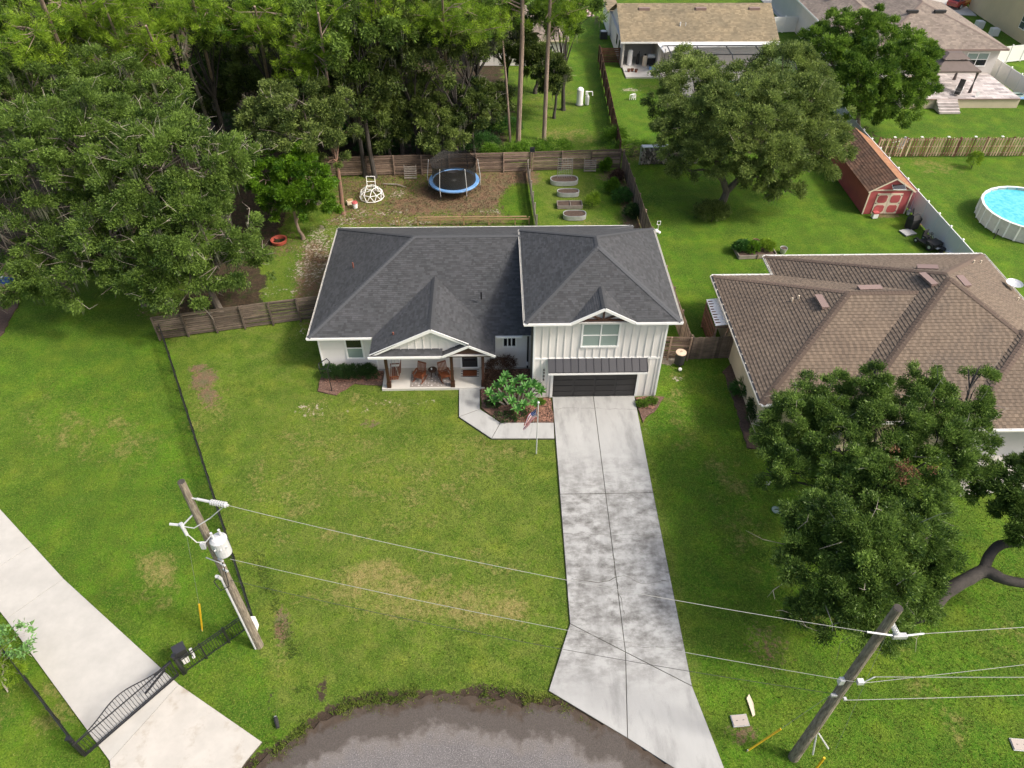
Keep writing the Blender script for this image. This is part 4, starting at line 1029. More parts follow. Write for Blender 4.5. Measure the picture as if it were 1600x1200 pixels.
# white vinyl fence: panels between posts
def vinyl_fence(label, p0, p1, h=1.8, sec=1.83):
    p0 = Vector((*p0, 0)); p1 = Vector((*p1, 0)); L_ = (p1-p0).length; a = math.atan2(p1.y-p0.y, p1.x-p0.x); t = T('white_fence', label, 'fence', p0, a); n = max(1, round(L_/sec)); s = L_/n
    for i in range(n+1):
        piece('post', (.13, .13, h+.06), (i*s, 0, h/2), vinyl, t); c = MB().raw([(-.08, -.08, 0), (.08, -.08, 0), (.08, .08, 0), (-.08, .08, 0), (0, 0, .08)], [(0, 1, 4), (1, 2, 4), (2, 3, 4), (3, 0, 4), (3, 2, 1, 0)])
        if i == 0: capm = newmesh('post_cap', c.v, c.f, vinyl)
        o = bpy.data.objects.new('post_cap', capm); COL.objects.link(o); o.parent = t; o.location = (i*s, 0, h+.09)
    for i in range(n):
        piece('panel', (s-.13, .04, h-.25), ((i+.5)*s, 0, h/2), vinyl, t); piece('rail', (s-.13, .06, .12), ((i+.5)*s, 0, h-.06), vinyl, t); piece('rail', (s-.13, .06, .12), ((i+.5)*s, 0, .1), vinyl, t)
    return t
vinyl_fence('long white vinyl fence between the brown-roofed house and the round pool', (33.95, 34.0), (33.3, 66.8))
vinyl_fence('white vinyl fence running from the big trees back to the street', (33.3, 66.9), (36.0, 88.0))
vinyl_fence('short white vinyl fence panel between the tan and taupe roofed houses', (31.9, 94.6), (37.6, 95.0))
vinyl_fence('white vinyl fence running back beside the yellow house', (55.0, 72.5), (54.4, 83.5))
vinyl_fence('short white vinyl fence panel in front of the yellow house', (54.6, 83.6), (62.0, 85.5))
# black aluminium fence along the side lawn
def alu_fence(label, p0, p1, h=1.2, indiv=False, sec=1.9, sp_=.11):
    p0 = Vector((*p0, 0)); p1 = Vector((*p1, 0)); L_ = (p1-p0).length; a = math.atan2(p1.y-p0.y, p1.x-p0.x); t = T('metal_fence', label, 'fence', p0, a); n = max(1, round(L_/sec)); s = L_/n
    for i in range(n+1): piece('post', (.07, .07, h+.08), (i*s, 0, h/2+.03), dark_trim, t)
    for i in range(n):
        for z in (.14, h-.18, h-.02): piece('rail', (s-.06, .035, .035), ((i+.5)*s, 0, z), dark_trim, t)
    m = MB(); x = sp_
    while x < L_-.03:
        if indiv: piece('picket', (.02, .02, h-.1), (x, 0, h/2+.02), dark_trim, t)
        else: m.box(x, 0, h/2+.02, .02, .02, h-.1)
        x += sp_
    if not indiv: o = m.build('pickets', dark_trim, t, local=True); o['kind'] = 'stuff'
    return t
alu_fence('long thin black metal fence dividing the two front lawns', (-21.45, 37.2), (-11.0, 17.0))
alu_fence('short black metal picket fence between the utility pole and the driveway gate', (-11.1, 16.75), (-13.45, 14.62), 1.2, True, 1.2)
alu_fence('black metal fence running along the near edge of the pale driveway', (-16.55, 11.6), (-20.6, 15.1))
alu_fence('black metal fence continuing behind the leafy bush by the pale driveway', (-20.65, 15.15), (-30.5, 24.0))
tag(MB().bb(-10.98, -10.78, 16.55, 16.85, 0, .75).build('meter_box', whitep, origin=(-10.88, 16.7, 0)), 'white electric box at the end of the long black fence', 'electric box')
# driveway gate with arched top
g0_ = Vector((-13.62, 14.55, 0)); g1_ = Vector((-16.28, 11.35, 0)); Lg = (g1_-g0_).length; ag = math.atan2(g1_.y-g0_.y, g1_.x-g0_.x)
t = T('driveway_gate', 'black metal arched gate closed across the pale driveway', 'gate', g0_, ag)
def topz(x): u = x/Lg; return 1.22+.62*math.exp(-((u-.5)/.26)**2)
x = .1
while x < Lg-.05:
    h_ = topz(x); MB().bar((x, 0, .1), (x, 0, h_), .02, .02).build('picket', dark_trim, t, local=True); x += .125
MB().bar((0, 0, .12), (Lg, 0, .12), .05, .05).build('bottom_rail', dark_trim, t, local=True); MB().bar((0, 0, .24), (Lg, 0, .24), .035, .035).build('bottom_rail', dark_trim, t, local=True)
MB().bar((0, 0, 1.2), (Lg, 0, 1.2), .04, .04).build('middle_rail', dark_trim, t, local=True)
MB().tube([(Lg*i/24, 0, topz(Lg*i/24)+.02) for i in range(25)], .026, 6).build('arched_rail', dark_trim, t, local=True)
MB().bar((0, 0, .1), (0, 0, 1.3), .05, .05).build('gate_stile', dark_trim, t, local=True); MB().bar((Lg, 0, .1), (Lg, 0, 1.3), .05, .05).build('gate_stile', dark_trim, t, local=True)
for a_, l_, lb in ((0, (-13.45, 14.70), 'black gate post beside the gate motor box'), (1, (-16.42, 11.48), 'black gate post at the lower end of the arched gate')):
    p = T('gate_post', lb, 'post', (*l_, 0)); MB().box(0, 0, .75, .13, .13, 1.5).build('shaft', dark_trim, p, local=True); MB().box(0, 0, 1.53, .17, .17, .06).build('cap', dark_trim, p, local=True)
    MB().box(.1, -.06, .75, .1, .1, 1.35).build('hinge_post', dark_trim, p, local=True)
MB().bar((.25, -.32, .62), (1.35, -.05, .62), .07, .07).build('gate_arm', dark_trim, t, local=True)
MB().bar((-.1, -.42, .66), (.7, -.40, .66), .09, .09).build('gate_arm', dark_trim, t, local=True)
t = T('gate_motor', 'dark box gate opener on a white pedestal beside the gate', 'gate opener', (-13.55, 15.25, 0), R(35))
MB().box(0, 0, .28, .28, .3, .56).build('pedestal', whitep, t, local=True); MB().box(0, .02, .80, .46, .40, .50).build('housing', bronze, t, local=True); MB().box(0, .02, 1.06, .5, .44, .04).build('lid', bronze, t, local=True)
MB().box(.35, .1, .2, .12, .16, .4).build('loop_box', whitep, t, local=True)

# ================================================================ BACK YARD THINGS
t = T('trampoline', 'large round trampoline with blue rim pad and black safety net in the leafy yard', 'trampoline', (-3.32, 56.2, 0))
Rt = 2.05
MB().lathe(0, 0, [(.01, .86), (Rt-.28, .87)], 36, capb=False, capt=False).build('jumping_mat', blackn, t, local=True)
MB().lathe(0, 0, [(Rt-.30, .90), (Rt-.24, .935), (Rt+.02, .93), (Rt+.05, .87), (Rt+.03, .80)], 40, capb=False, capt=False).build('rim_pad', bluep, t, local=True)
MB().tube([(math.cos(a)*(Rt+.0), math.sin(a)*(Rt+.0), .80) for a in np.linspace(0, 2*math.pi, 33)], .03, 6, cap=False).build('frame_ring', galv, t, local=True)
for k_ in range(6):
    a = R(60*k_); c, s = math.cos(a), math.sin(a)
    MB().tube([(c*(Rt+.02), s*(Rt+.02), .82), (c*(Rt+.12), s*(Rt+.12), .02)], .028, 6).build('leg', dark_trim, t, local=True)
    MB().tube([(c*(Rt+.06), s*(Rt+.06), .3), (c*(Rt+.14), s*(Rt+.14), 1.2), (c*(Rt-.05), s*(Rt-.05), 2.72)], .03, 6).build('net_pole', greyp if k_ in (4, 5, 3, 0) else dark_trim, t, local=True)
netm = bpy.data.materials.new('safety_net_mesh'); netm.use_nodes = True
nn = netm.node_tree.nodes; nl = netm.node_tree.links; tr = nn.new('ShaderNodeBsdfTransparent'); mx = nn.new('ShaderNodeMixShader'); mx.inputs[0].default_value = .8
nn['Principled BSDF'].inputs['Base Color'].default_value = (.02, .02, .02, 1); nl.new(tr.outputs[0], mx.inputs[1]); nl.new(nn['Principled BSDF'].outputs[0], mx.inputs[2]); nl.new(mx.outputs[0], nn['Material Output'].inputs[0])
prof = [(Rt-.22, .9), (Rt-.26, 1.4), (Rt-.28, 2.0), (Rt-.16, 2.55)]
m = MB(); n = 36
for i in range(n):
    for j in range(3):
        def q(ii, jj):
            a = 2*math.pi*ii/n; dip = (.22*math.sin(3*a+R(0))**2 if jj == 3 else 0); rr2 = prof[jj][0]; return (math.cos(a)*rr2, math.sin(a)*rr2, prof[jj][1]-dip+.15*(jj == 3))
        m.face([q(i, j), q(i+1, j), q(i+1, j+1), q(i, j+1)])
m.build('safety_net', netm, t, local=True)
m = MB()
for k_ in range(4): a = R(45*k_+10); m.bar((-math.cos(a)*.22, -math.sin(a)*.22, .876), (math.cos(a)*.22, math.sin(a)*.22, .876), .035, .004)
m.build('centre_mark', galv, t, local=True)
# geodesic climbing dome
t = T('climbing_dome', 'small white tubular climbing dome on the patchy grass', 'climbing frame', (-10.1, 55.1, 0))
rings = [(1.0, .03, 10, 0), (.88, .50, 10, .5), (.45, .86, 5, 0)]
pts = [[(math.cos(2*math.pi*(i+o)/n_)*r_, math.sin(2*math.pi*(i+o)/n_)*r_, z) for i in range(n_)] for r_, z, n_, o in rings]
def strut(a, b, nm='strut'): MB().tube([a, b], .032, 5).build(nm, trimw, t, local=True)
for L_ in pts:
    for i in range(len(L_)): strut(L_[i], L_[(i+1) % len(L_)])
for i in range(10): strut(pts[0][i], pts[1][i]); strut(pts[0][(i+1) % 10], pts[1][i]); strut(pts[1][i], pts[2][((i+1)//2) % 5])
for sx in (-.34, .34):
    strut((sx, .35, .8), (sx, .55, 1.55), 'handle_bar'); 
strut((-.34, .55, 1.55), (.34, .55, 1.55), 'handle_bar'); strut((-.34, .45, 1.15), (.34, .45, 1.15), 'handle_bar')
# red ring
t = T('saucer_ring', 'red metal fire ring lying on the bare sand by the laurel', 'fire ring', (-16.3, 48.3, 0), R(10))
m = MB(); NN = 26
for i in range(NN):
    for (r0, z0, r1, z1) in ((.55, .04, .62, .30), (.62, .30, .50, .30), (.50, .30, .46, .06)):
        a, b = 2*math.pi*i/NN, 2*math.pi*(i+1)/NN; m.face([(math.cos(a)*r0, math.sin(a)*r0, z0), (math.cos(b)*r0, math.sin(b)*r0, z0), (math.cos(b)*r1, math.sin(b)*r1, z1), (math.cos(a)*r1, math.sin(a)*r1, z1)])
m.build('ring', mat('faded_red', (.42, .09, .06), .6), t, local=True)
for a in (20, 140, 260): MB().bar((0, 0, .12), (math.cos(R(a))*.5, math.sin(R(a))*.5, .2), .08, .03).build('spoke', rubber, t, local=True)
# bits round the pine foot
t = T('bucket', 'white bucket with a red rim beside the reddish tree trunk', 'bucket', (-11.25, 53.4, 0)); MB().lathe(0, 0, [(.19, 0), (.24, .42)], 14, capt=False).build('pail', whitep, t, local=True); MB().lathe(0, 0, [(.23, .38), (.25, .44), (.2, .52), (.01, .54)], 14).build('red_toys', redp, t, local=True)
t = T('toy_box', 'small tan cardboard-coloured box leaning behind the white bucket', 'box', (-11.75, 54.0, 0), R(25)); MB().box(0, 0, .16, .5, .35, .32).build('box_body', creamp, t, local=True); MB().box(.05, 0, .34, .45, .3, .03, rx=R(12)).build('lid', woody, t, local=True)
t = T('garden_jug', 'white plastic jug on the ground left of the reddish trunk', 'jug', (-12.55, 53.1, 0)); MB().lathe(0, 0, [(.10, 0), (.11, .22), (.04, .30), (.035, .36)], 10).build('body', whitep, t, local=True); MB().tube([(.1, 0, .2), (.17, 0, .26), (.05, 0, .3)], .015, 5).build('handle', whitep, t, local=True)
tag(MB().tube([(-9.4, 57.2, .06), (-8.2, 57.0, .1), (-7.4, 56.6, .05)], [.05, .06, .03], 6).build('fallen_branch', woodg, origin=(-9.4, 57.2, 0)), 'pale fallen branch lying behind the climbing dome', 'branch')
def pallet(label, loc, lean, rz=0):
    t = T('pallet', label, 'pallet', loc, rz)
    for i in range(6): MB().bar((-.52, .05+.065*i*lean, .12+i*.17), (.52, .05+.065*i*lean, .12+i*.17), .02, .10, (0, lean*.3, 1)).build('slat', woodg, t, local=True)
    for x in (-.5, .5): MB().bar((x, .1, .02), (x, .1+.4*lean, 1.1), .05, .09).build('stringer', woodg, t, local=True)
pallet('grey slatted pallet leaning on the back fence left of the trampoline', (-7.15, 58.05, 0), 1)
pallet('grey slatted pallet leaning on the back fence behind the garden beds', (8.35, 59.1, 0), .6)
t = T('security_light', 'black box lamp on top of the back fence above the divider', 'lamp', (3.3, 59.45, 1.75)); MB().box(0, 0, .2, .42, .2, .42, rx=R(-15)).build('housing', dark_trim, t, local=True); MB().box(0, 0, .02, .08, .08, .3).build('bracket', dark_trim, t, local=True); MB().box(0, -.11, .16, .32, .02, .3, rx=R(-15)).build('lens', darkglass, t, local=True)
# galvanised raised beds and one timber bed
def oval_pts(rx, ry, n=28): return [(math.copysign(abs(math.cos(a))**.6, math.cos(a))*rx, math.copysign(abs(math.sin(a))**.8, math.sin(a))*ry) for a in [2*math.pi*i/n for i in range(n)]]
def raised_bed(label, loc, rx, ry, h=.38, fill=True):
    t = T('raised_bed', label, 'planter', loc, 0, 'oval metal garden beds')
    P = oval_pts(rx, ry); m = MB(); n = len(P)
    for i in range(n):
        a, b = P[i], P[(i+1) % n]; m.face([(*a, 0), (*b, 0), (*b, h), (*a, h)]); m.face([(*a, h), (*b, h), (b[0]*.95, b[1]*.93, h), (a[0]*.95, a[1]*.93, h)]); m.face([(a[0]*.95, a[1]*.93, h), (b[0]*.95, b[1]*.93, h), (b[0]*.95, b[1]*.93, h-.1), (a[0]*.95, a[1]*.93, h-.1)])
    m.build('metal_wall', galv, t, local=True); MB().prism([(p[0]*.95, p[1]*.93) for p in P], .05, h-.07).build('soil', soil, t, local=True); return t
rb1 = raised_bed('largest oval metal garden bed with wire netting, nearest the back fence', (5.95, 57.3, 0), 1.18, .62)
rb2 = raised_bed('second oval metal garden bed from the back fence', (6.12, 55.2, 0), .92, .42)
rb3 = raised_bed('oval metal garden bed of bare brown soil next to a yellow-green bush', (6.35, 51.6, 0), .92, .52)
rb4 = raised_bed('oval metal garden bed half hidden by the grey roof edge', (6.2, 49.3, 0), 1.1, .5)
t = T('timber_bed', 'rectangular grey timber garden bed between two oval metal beds', 'planter', (6.1, 53.35, 0))
for y in (-.42, .42): piece('side_board', (2.0, .05, .28), (0, y, .14), woodg, t)
for x in (-1.0, 1.0): piece('end_board', (.05, .8, .28), (x, 0, .14), woodg, t)
piece('divider', (.05, .8, .2), (.05, 0, .18), woodg, t); MB().box(0, 0, .1, 1.9, .78, .2).build('soil', soil, t, local=True)
t = T('netting_cage', 'tall wire netting cage standing in the largest oval garden bed', 'plant cage', (6.0, 57.5, .3))
wire = []
for i in range(9): x = -.6+i*.15; MB().tube([(x, 0, 0), (x+random.uniform(-.03, .03), .05, 1.75)], .007, 3).build('wire', galv, t, local=True)
for j in range(9): MB().tube([(-.6, 0, .15+j*.2), (.6, .02, .15+j*.2)], .006, 3).build('wire', galv, t, local=True)
for x in (-.62, .62): MB().tube([(x, 0, -.2), (x, .05, 1.85)], .02, 4).build('stake', woodg, t, local=True)

# woodpile right of the boundary fence: every split log's end is its own piece
t = T('woodpile', 'long rack of grey split firewood under the big oak', 'firewood rack', (12.9, 60.6, 0))
cyc = MB().lathe(0, 0, [(.075, -.22), (.075, .22)], 6); cm_ = [newmesh('log', [(x, z, y) for x, y, z in cyc.v], cyc.f, mmm) for mmm in (mat('log_pale', (.36, .32, .28), .9, rnd=.4), mat('log_dark', (.13, .11, .095), .9, rnd=.4))]
rd = random.Random(3)
for j in range(9):
    for i in range(30):
        o = bpy.data.objects.new('log', rd.choice(cm_)); COL.objects.link(o); o.parent = t; s = rd.uniform(.7, 1.15)
        o.location = (.12+i*.165+(j % 2)*.08, rd.uniform(-.06, .06), .14+j*.145); o.scale = (s, 1, s); o.rotation_euler = (0, rd.uniform(0, 3), rd.uniform(-.06, .06))
for x in (-.05, 2.5, 5.1): piece('rack_post', (.07, .07, 1.75), (x, -.1, .87), galv, t)
for i in range(5): MB().bb(.05+i*1.02, 1.0+i*1.02, -.25, .3, 1.62+(i % 2)*.04, 1.65+(i % 2)*.04).build('cover_sheet', galv, t, local=True)

# ================================================================ RED SHED
t = T('red_shed', 'small red barn-style shed with cream trim and double doors beside the white fence', 'shed', (29.6, 51.9, 0))
sx0, sx1, sy0, sy1 = 29.5, 32.95, 51.75, 60.6; se = 2.1; sr = 3.15; smx = (sx0+sx1)/2
MB().bb(sx0, sx1, sy0, sy1, 0, se).build('wall', redp, t)
MB().raw([(sx0, sy0+.01, se), (sx1, sy0+.01, se), (smx, sy0+.01, sr), (sx0, sy1, se), (sx1, sy1, se), (smx, sy1, sr)], [(0, 1, 2), (5, 4, 3)]).build('gable_wall', redp, t)
shr = mat('rusty_red_shingle', (.20, .108, .066), .9, (.115, .07, .048), 1.0, attr=.3); sho = mat('faded_orange_shingle', (.33, .165, .085), .9, (.25, .12, .065), 1.4, attr=.2)
shingle_planes([[(sx0-.18, sy1+.15, se-.1), (sx0-.18, sy0-.15, se-.1), (smx, sy0-.15, sr+.02), (smx, sy1+.15, sr+.02)]], t, shr, course=.2, lift=.03); shingle_planes([[(sx1+.18, sy0-.15, se-.1), (sx1+.18, sy1+.15, se-.1), (smx, sy1+.15, sr+.02), (smx, sy0-.15, sr+.02)]], t, sho, name='faded_shingle_roof')
for a, b in (((sx0-.15, sy0-.14, se-.13), (smx, sy0-.14, sr-.04)), ((sx1+.15, sy0-.14, se-.13), (smx, sy0-.14, sr-.04))): MB().bar(a, b, .04, .11).build('rake_board', creamp, t)
for x in (sx0+.04, sx1-.04): piece('corner_board', (.10, .04, se), (x-29.6, sy0-51.9-.02, se/2), creamp, t)
piece('band_board', (sx1-sx0, .04, .09), (smx-29.6, sy0-51.9-.022, se+.0), creamp, t)
for k_ in (0, 1):
    x0 = smx-1.02+k_*1.03; dr_ = MB().bb(x0, x0+1.0, sy0-.04, sy0, .05, 1.82).build('door', creamp, t)
    for j in (0, 1):
        zc = .47+j*.87; xc = x0+.5; c_ = .13; hw, hh_ = .38, .33
        P = [(xc-hw+c_, zc-hh_), (xc+hw-c_, zc-hh_), (xc+hw, zc-hh_+c_), (xc+hw, zc+hh_-c_), (xc+hw-c_, zc+hh_), (xc-hw+c_, zc+hh_), (xc-hw, zc+hh_-c_), (xc-hw, zc-hh_+c_)]
        MB().raw([(p[0], sy0-.055, p[1]) for p in P]+[(p[0], sy0-.03, p[1]) for p in P], [tuple(range(8))]+[(i, i+8, (i+1) % 8+8, (i+1) % 8) for i in range(8)]).build('door_panel', redp, dr_)
    for z in (.25, .95, 1.65): MB().bb(x0+(.02 if k_ == 0 else .86), x0+(.14 if k_ == 0 else .98), sy0-.06, sy0-.035, z, z+.05).build('hinge', dark_trim, dr_)
sp_o = T('solar_lamp', 'small tilted solar panel lamp on the red shed gable', 'solar lamp', (smx+.25, sy0-.1, 2.45)); MB().box(0, -.25, .1, .95, .42, .05, rx=R(22)).build('panel', darkglass, sp_o, local=True); MB().box(0, -.25, .07, 1.02, .48, .04, rx=R(22)).build('frame', greyp, sp_o, local=True); MB().bar((-.35, .1, -.05), (-.35, -.25, .05), .03, .03).build('bracket', dark_trim, sp_o, local=True); MB().bar((.35, .1, -.05), (.35, -.25, .05), .03, .03).build('bracket', dark_trim, sp_o, local=True)
t = T('cooler', 'red and white cooler standing on the grass in front of the shed doors', 'cooler', (30.3, 51.2, 0), R(5)); MB().box(0, 0, .2, .42, .34, .4).build('body', whitep, t, local=True); MB().box(0, 0, .45, .44, .36, .12).build('lid', redp, t, local=True); MB().box(.0, .15, .62, .38, .05, .3).build('backrest', redp, t, local=True)
t = T('shed_pot', 'small white pot on the grass at the right corner of the red shed', 'pot', (33.2, 51.6, 0)); MB().lathe(0, 0, [(.1, 0), (.17, .3)], 10, capt=False).build('pot', whitep, t, local=True); MB().ball((0, 0, .38), .12, 8, 5).build('soil_mound', galv, t, local=True)
# smoker drum
t = T('drum_smoker', 'black drum smoker with a pale lid beside the garage corner', 'smoker', (11.35, 33.95, 0))
MB().lathe(0, 0, [(.30, .12), (.31, .5), (.31, .95)], 20).build('drum', rubber, t, local=True); MB().lathe(0, 0, [(.33, .95), (.32, 1.0), (.12, 1.03), (.1, 1.04)], 20).build('lid', mat('cream_enamel', (.66, .52, .40), .35), t, local=True)
MB().tube([(-.06, 0, 1.04), (0, 0, 1.1), (.06, 0, 1.04)], .015, 5).build('handle', dark_trim, t, local=True)
for a in (30, 150, 270): MB().tube([(math.cos(R(a))*.26, math.sin(R(a))*.26, .14), (math.cos(R(a))*.3, math.sin(R(a))*.3, 0)], .03, 5).build('leg', dark_trim, t, local=True)
tag(MB().ball((11.3, 33.35, .12), .12, 10, 6).build('propane_canister', whitep, origin=(11.3, 33.35, 0)), 'small pale canister at the foot of the drum smoker', 'canister')
# flood light on a stake
t = T('stake_floodlight', 'white double floodlight on a stake beyond the grey roof corner', 'lamp', (12.5, 48.9, 0)); MB().tube([(0, 0, 0), (0, 0, .9)], .025, 5).build('stake', greyp, t, local=True); MB().ball((-.1, 0, .35), .17, 10, 6).build('globe', whitep, t, local=True); MB().ball((.12, -.05, .25), .13, 8, 6).build('globe', whitep, t, local=True)
MB().tube([(-.12, 0, .9), (-.12, 0, 1.2), (.12, 0, 1.2), (.12, 0, .9), (-.12, 0, .9)], .03, 5).build('lamp_head', whitep, t, local=True)
# planter bed with pots
t = T('vegetable_bed', 'old timber vegetable bed crowded with green plants beside the brown roof', 'planter', (19.35, 46.3, 0), R(3))
for y in (-.75, .75): piece('side_board', (1.35, .05, .3), (-.72, y, .15), woodg, t); piece('side_board', (1.35, .05, .3), (.72, y, .15), woodg, t)
for x in (-1.42, 1.42): piece('end_board', (.05, 1.5, .3), (x, 0, .15), woodg, t)
piece('stake', (.07, .07, .42), (0, -.8, .2), woodf, t); MB().box(0, 0, .1, 2.78, 1.45, .2).build('soil', soil, t, local=True)
def pot(name, label, loc, r0, r1, h, m):
    t = T(name, label, 'pot', loc); MB().lathe(0, 0, [(r0, 0), (r1, h), (r1*.9, h), (r1*.85, h-.06)], 14, capt=False).build('pot', m, t, local=True); MB().lathe(0, 0, [(r1*.86, h-.06), (.01, h-.04)], 14, capb=False).build('soil', soil, t, local=True); return t
pot('clay_pot', 'brown clay pot standing behind the timber vegetable bed', (19.7, 47.4, 0), .16, .26, .42, mat('terracotta', (.24, .12, .08), .8)); pot('metal_pot', 'grey metal pot at the right end of the timber vegetable bed', (21.5, 46.3, 0), .2, .28, .42, galv)
# lawn tractor and covered grill by the fence
t = T('ride_on_mower', 'black ride-on mower parked against the white fence', 'lawn mower', (32.75, 47.15, 0), R(115))
MB().box(-.55, 0, .42, .75, .95, .34).build('engine_cover', rubber, t, local=True); MB().box(.05, 0, .3, .7, 1.15, .16).build('deck', dark_trim, t, local=True); MB().box(.25, 0, .62, .42, .48, .1).build('seat', rubber, t, local=True); MB().box(.46, 0, .85, .1, .46, .42).build('backrest', rubber, t, local=True)
MB().box(-.95, 0, .3, .3, .5, .04).build('hitch', greyp, t, local=True); MB().tube([(-.2, 0, .6), (0, 0, 1.0)], .025, 5).build('steering_post', dark_trim, t, local=True); MB().tube([(math.cos(a)*.17, math.sin(a)*.17, 1.0) for a in np.linspace(0, 6.283, 13)], .018, 5, cap=False).build('steering_wheel', dark_trim, t, local=True)
for x, y, r_ in ((-.6, .48, .28), (-.6, -.48, .28), (.65, .42, .19), (.65, -.42, .19)):
    wl_ = MB(); wl_.tube([(x, y-.08, r_), (x, y+.08, r_)], r_, 14); w__ = wl_.build('wheel', rubber, t, local=True); MB().tube([(x, y-.09, r_), (x, y+.09, r_)], r_*.45, 10).build('hub', greyp, w__, local=True)
t = T('covered_grill', 'black covered barbecue standing on a pale slab beside the mower', 'barbecue', (32.6, 49.6, 0), R(20))
MB().raw([(-.4, -.3, 0), (.4, -.3, 0), (.4, .3, 0), (-.4, .3, 0), (-.45, -.33, .85), (.45, -.33, .85), (.45, .33, .85), (-.45, .33, .85), (-.3, -.1, 1.15), (.3, -.1, 1.15), (.3, .15, 1.15), (-.3, .15, 1.15)], [(0, 1, 5, 4), (1, 2, 6, 5), (2, 3, 7, 6), (3, 0, 4, 7), (4, 5, 9, 8), (5, 6, 10, 9), (6, 7, 11, 10), (7, 4, 8, 11), (8, 9, 10, 11)]).build('cover', rubber, t, local=True); MB().tube([(-.2, .1, 1.1), (-.15, .3, 1.6)], .05, 8).build('chimney', rubber, t, local=True)
tag(MB().box(32.05, 48.9, .04, 1.0, .8, .08, rz=.3).build('stepping_slab', conc, origin=(32.05, 48.9, 0)), 'pale square slab on the lawn beside the covered barbecue', 'slab')
t = T('push_mower', 'black push mower with upright handle between the ride-on mower and the white fence', 'lawn mower', (33.3, 46.4, 0), R(-55)); MB().box(0, 0, .22, .9, .5, .2).build('deck', dark_trim, t, local=True); MB().lathe(0, 0, [(.18, .3), (.16, .48), (.05, .5)], 12).build('engine', rubber, t, local=True)
for s_ in (-.2, .2): MB().tube([(-.4, s_, .25), (-1.0, s_, .95)], .02, 5).build('handle', dark_trim, t, local=True)
MB().tube([(-1.0, -.2, .95), (-1.0, .2, .95)], .02, 5).build('handle_bar', dark_trim, t, local=True)
for x in (-.38, .38):
    for y in (-.28, .28): MB().tube([(x, y-.03, .12), (x, y+.03, .12)], .12, 10).build('wheel', rubber, t, local=True)
t = T('white_tote', 'white plastic tote on the ground between the mowers and the white fence', 'box', (33.75, 45.6, 0), R(30)); MB().box(0, 0, .2, .55, .42, .38).build('tub', whitep, t, local=True); MB().box(0, 0, .4, .6, .46, .04).build('lid', greyp, t, local=True)

# ================================================================ ROUND POOL
pcx, pcy, pr = 41.85, 50.3, 3.42
t = T('round_pool', 'round above-ground pool of turquoise water with a grey-white wall', 'pool', (pcx, pcy, 0))
n = 28
for i in range(n):
    a, b = 2*math.pi*i/n, 2*math.pi*(i+1)/n
    p0 = (math.cos(a)*pr, math.sin(a)*pr); p1 = (math.cos(b)*pr, math.sin(b)*pr)
    MB().face([(*p0, 0), (*p1, 0), (*p1, 1.25), (*p0, 1.25)]).face([(p0[0]*.985, p0[1]*.985, 0), (p0[0]*.985, p0[1]*.985, 1.25), (p1[0]*.985, p1[1]*.985, 1.25), (p1[0]*.985, p1[1]*.985, 0)]).build('wall_panel', mat('pool_wall', (.56, .55, .52), .6, (.46, .45, .43), 3) if 'pool_wall' not in MATS else MATS['pool_wall'], t, local=True)
    MB().bar((p0[0]*1.005, p0[1]*1.005, 0), (p0[0]*1.005, p0[1]*1.005, 1.25), .12, .06).build('upright', vinyl, t, local=True)
    q0 = (p0[0]*1.02, p0[1]*1.02, 1.28); q1 = (p1[0]*1.02, p1[1]*1.02, 1.28); r0 = (p0[0]*.965, p0[1]*.965, 1.28); r1 = (p1[0]*.965, p1[1]*.965, 1.28)
    MB().slab3([q0, q1, r1, r0], .04).build('top_rail', vinyl, t, local=True)
poolin = mat('pool_liner', (.16, .42, .50), .5)
MB().lathe(0, 0, [(pr*.984, .0), (pr*.984, 1.24)], 56, capb=True, capt=False).build('liner', poolin, t, local=True)
MB().lathe(0, 0, [(pr*.98, 1.04), (.01, 1.04)], 56, capb=False).build('water', water, t, local=True)
tag(MB().tube([(38.3, 47.9, 0), (38.25, 47.8, .4), (38.4, 48.0, .8)], .04, 5).build('pool_hose', rubber, origin=(38.3, 47.9, 0)), 'short black hose at the near wall of the round pool', 'hose')
# small yellow-green sapling handled with plants
# ================================================================ UTILITY POLES
tankm = mat('weathered_grey_enamel', (.52, .53, .55), .45, (.50, .52, .54), 2.5, dirt=(.34, .31, .28), dscale=5, dlo=.6, dhi=.75)
def upole(label, x, y, h=11.2, r0=.19, r1=.125):
    t = T('utility_pole', label, 'utility pole', (x, y, 0)); MB().tube([(0, 0, -.3), (0, 0, h*.5), (0, 0, h)], [r0, (r0+r1)/2, r1], 14).build('shaft', polew, t, local=True)
    MB().lathe(0, 0, [(r1*1.01, h-.005), (r1*.9, h+.012)], 14).build('cut_top', barkd, t, local=True); return t
PL = Vector((-10.56, 15.88, 0)); PR = Vector((11.49, 10.74, 0))
t = upole('leaning-looking wooden utility pole with a white transformer, by the black fence corner', PL.x, PL.y, 11.25)
wd = Vector((.973, -.227, 0))
A_ = PL+Vector((0, 0, 10.35)); 
MB().tube([(0, 0, 10.4), tuple(wd*.35+Vector((0, 0, 10.4)))], .03, 6).build('eye_bolt', greyp, t, local=True)
m = MB(); m.tube([tuple(wd*.3+Vector((0, 0, 10.4))), tuple(wd*.78+Vector((0, 0, 10.38)))], .05, 8)
m.build('dead_end_clamp', greyp, t, local=True)
m = MB()
for i in range(7): q = wd*(.82+i*.085)+Vector((0, 0, 10.37)); m.tube([tuple(q), tuple(q+wd*.04)], .105, 10)
m.tube([tuple(wd*.75+Vector((0, 0, 10.38))), tuple(wd*1.45+Vector((0, 0, 10.36)))], .05, 8); m.build('insulator', greyp, t, local=True)
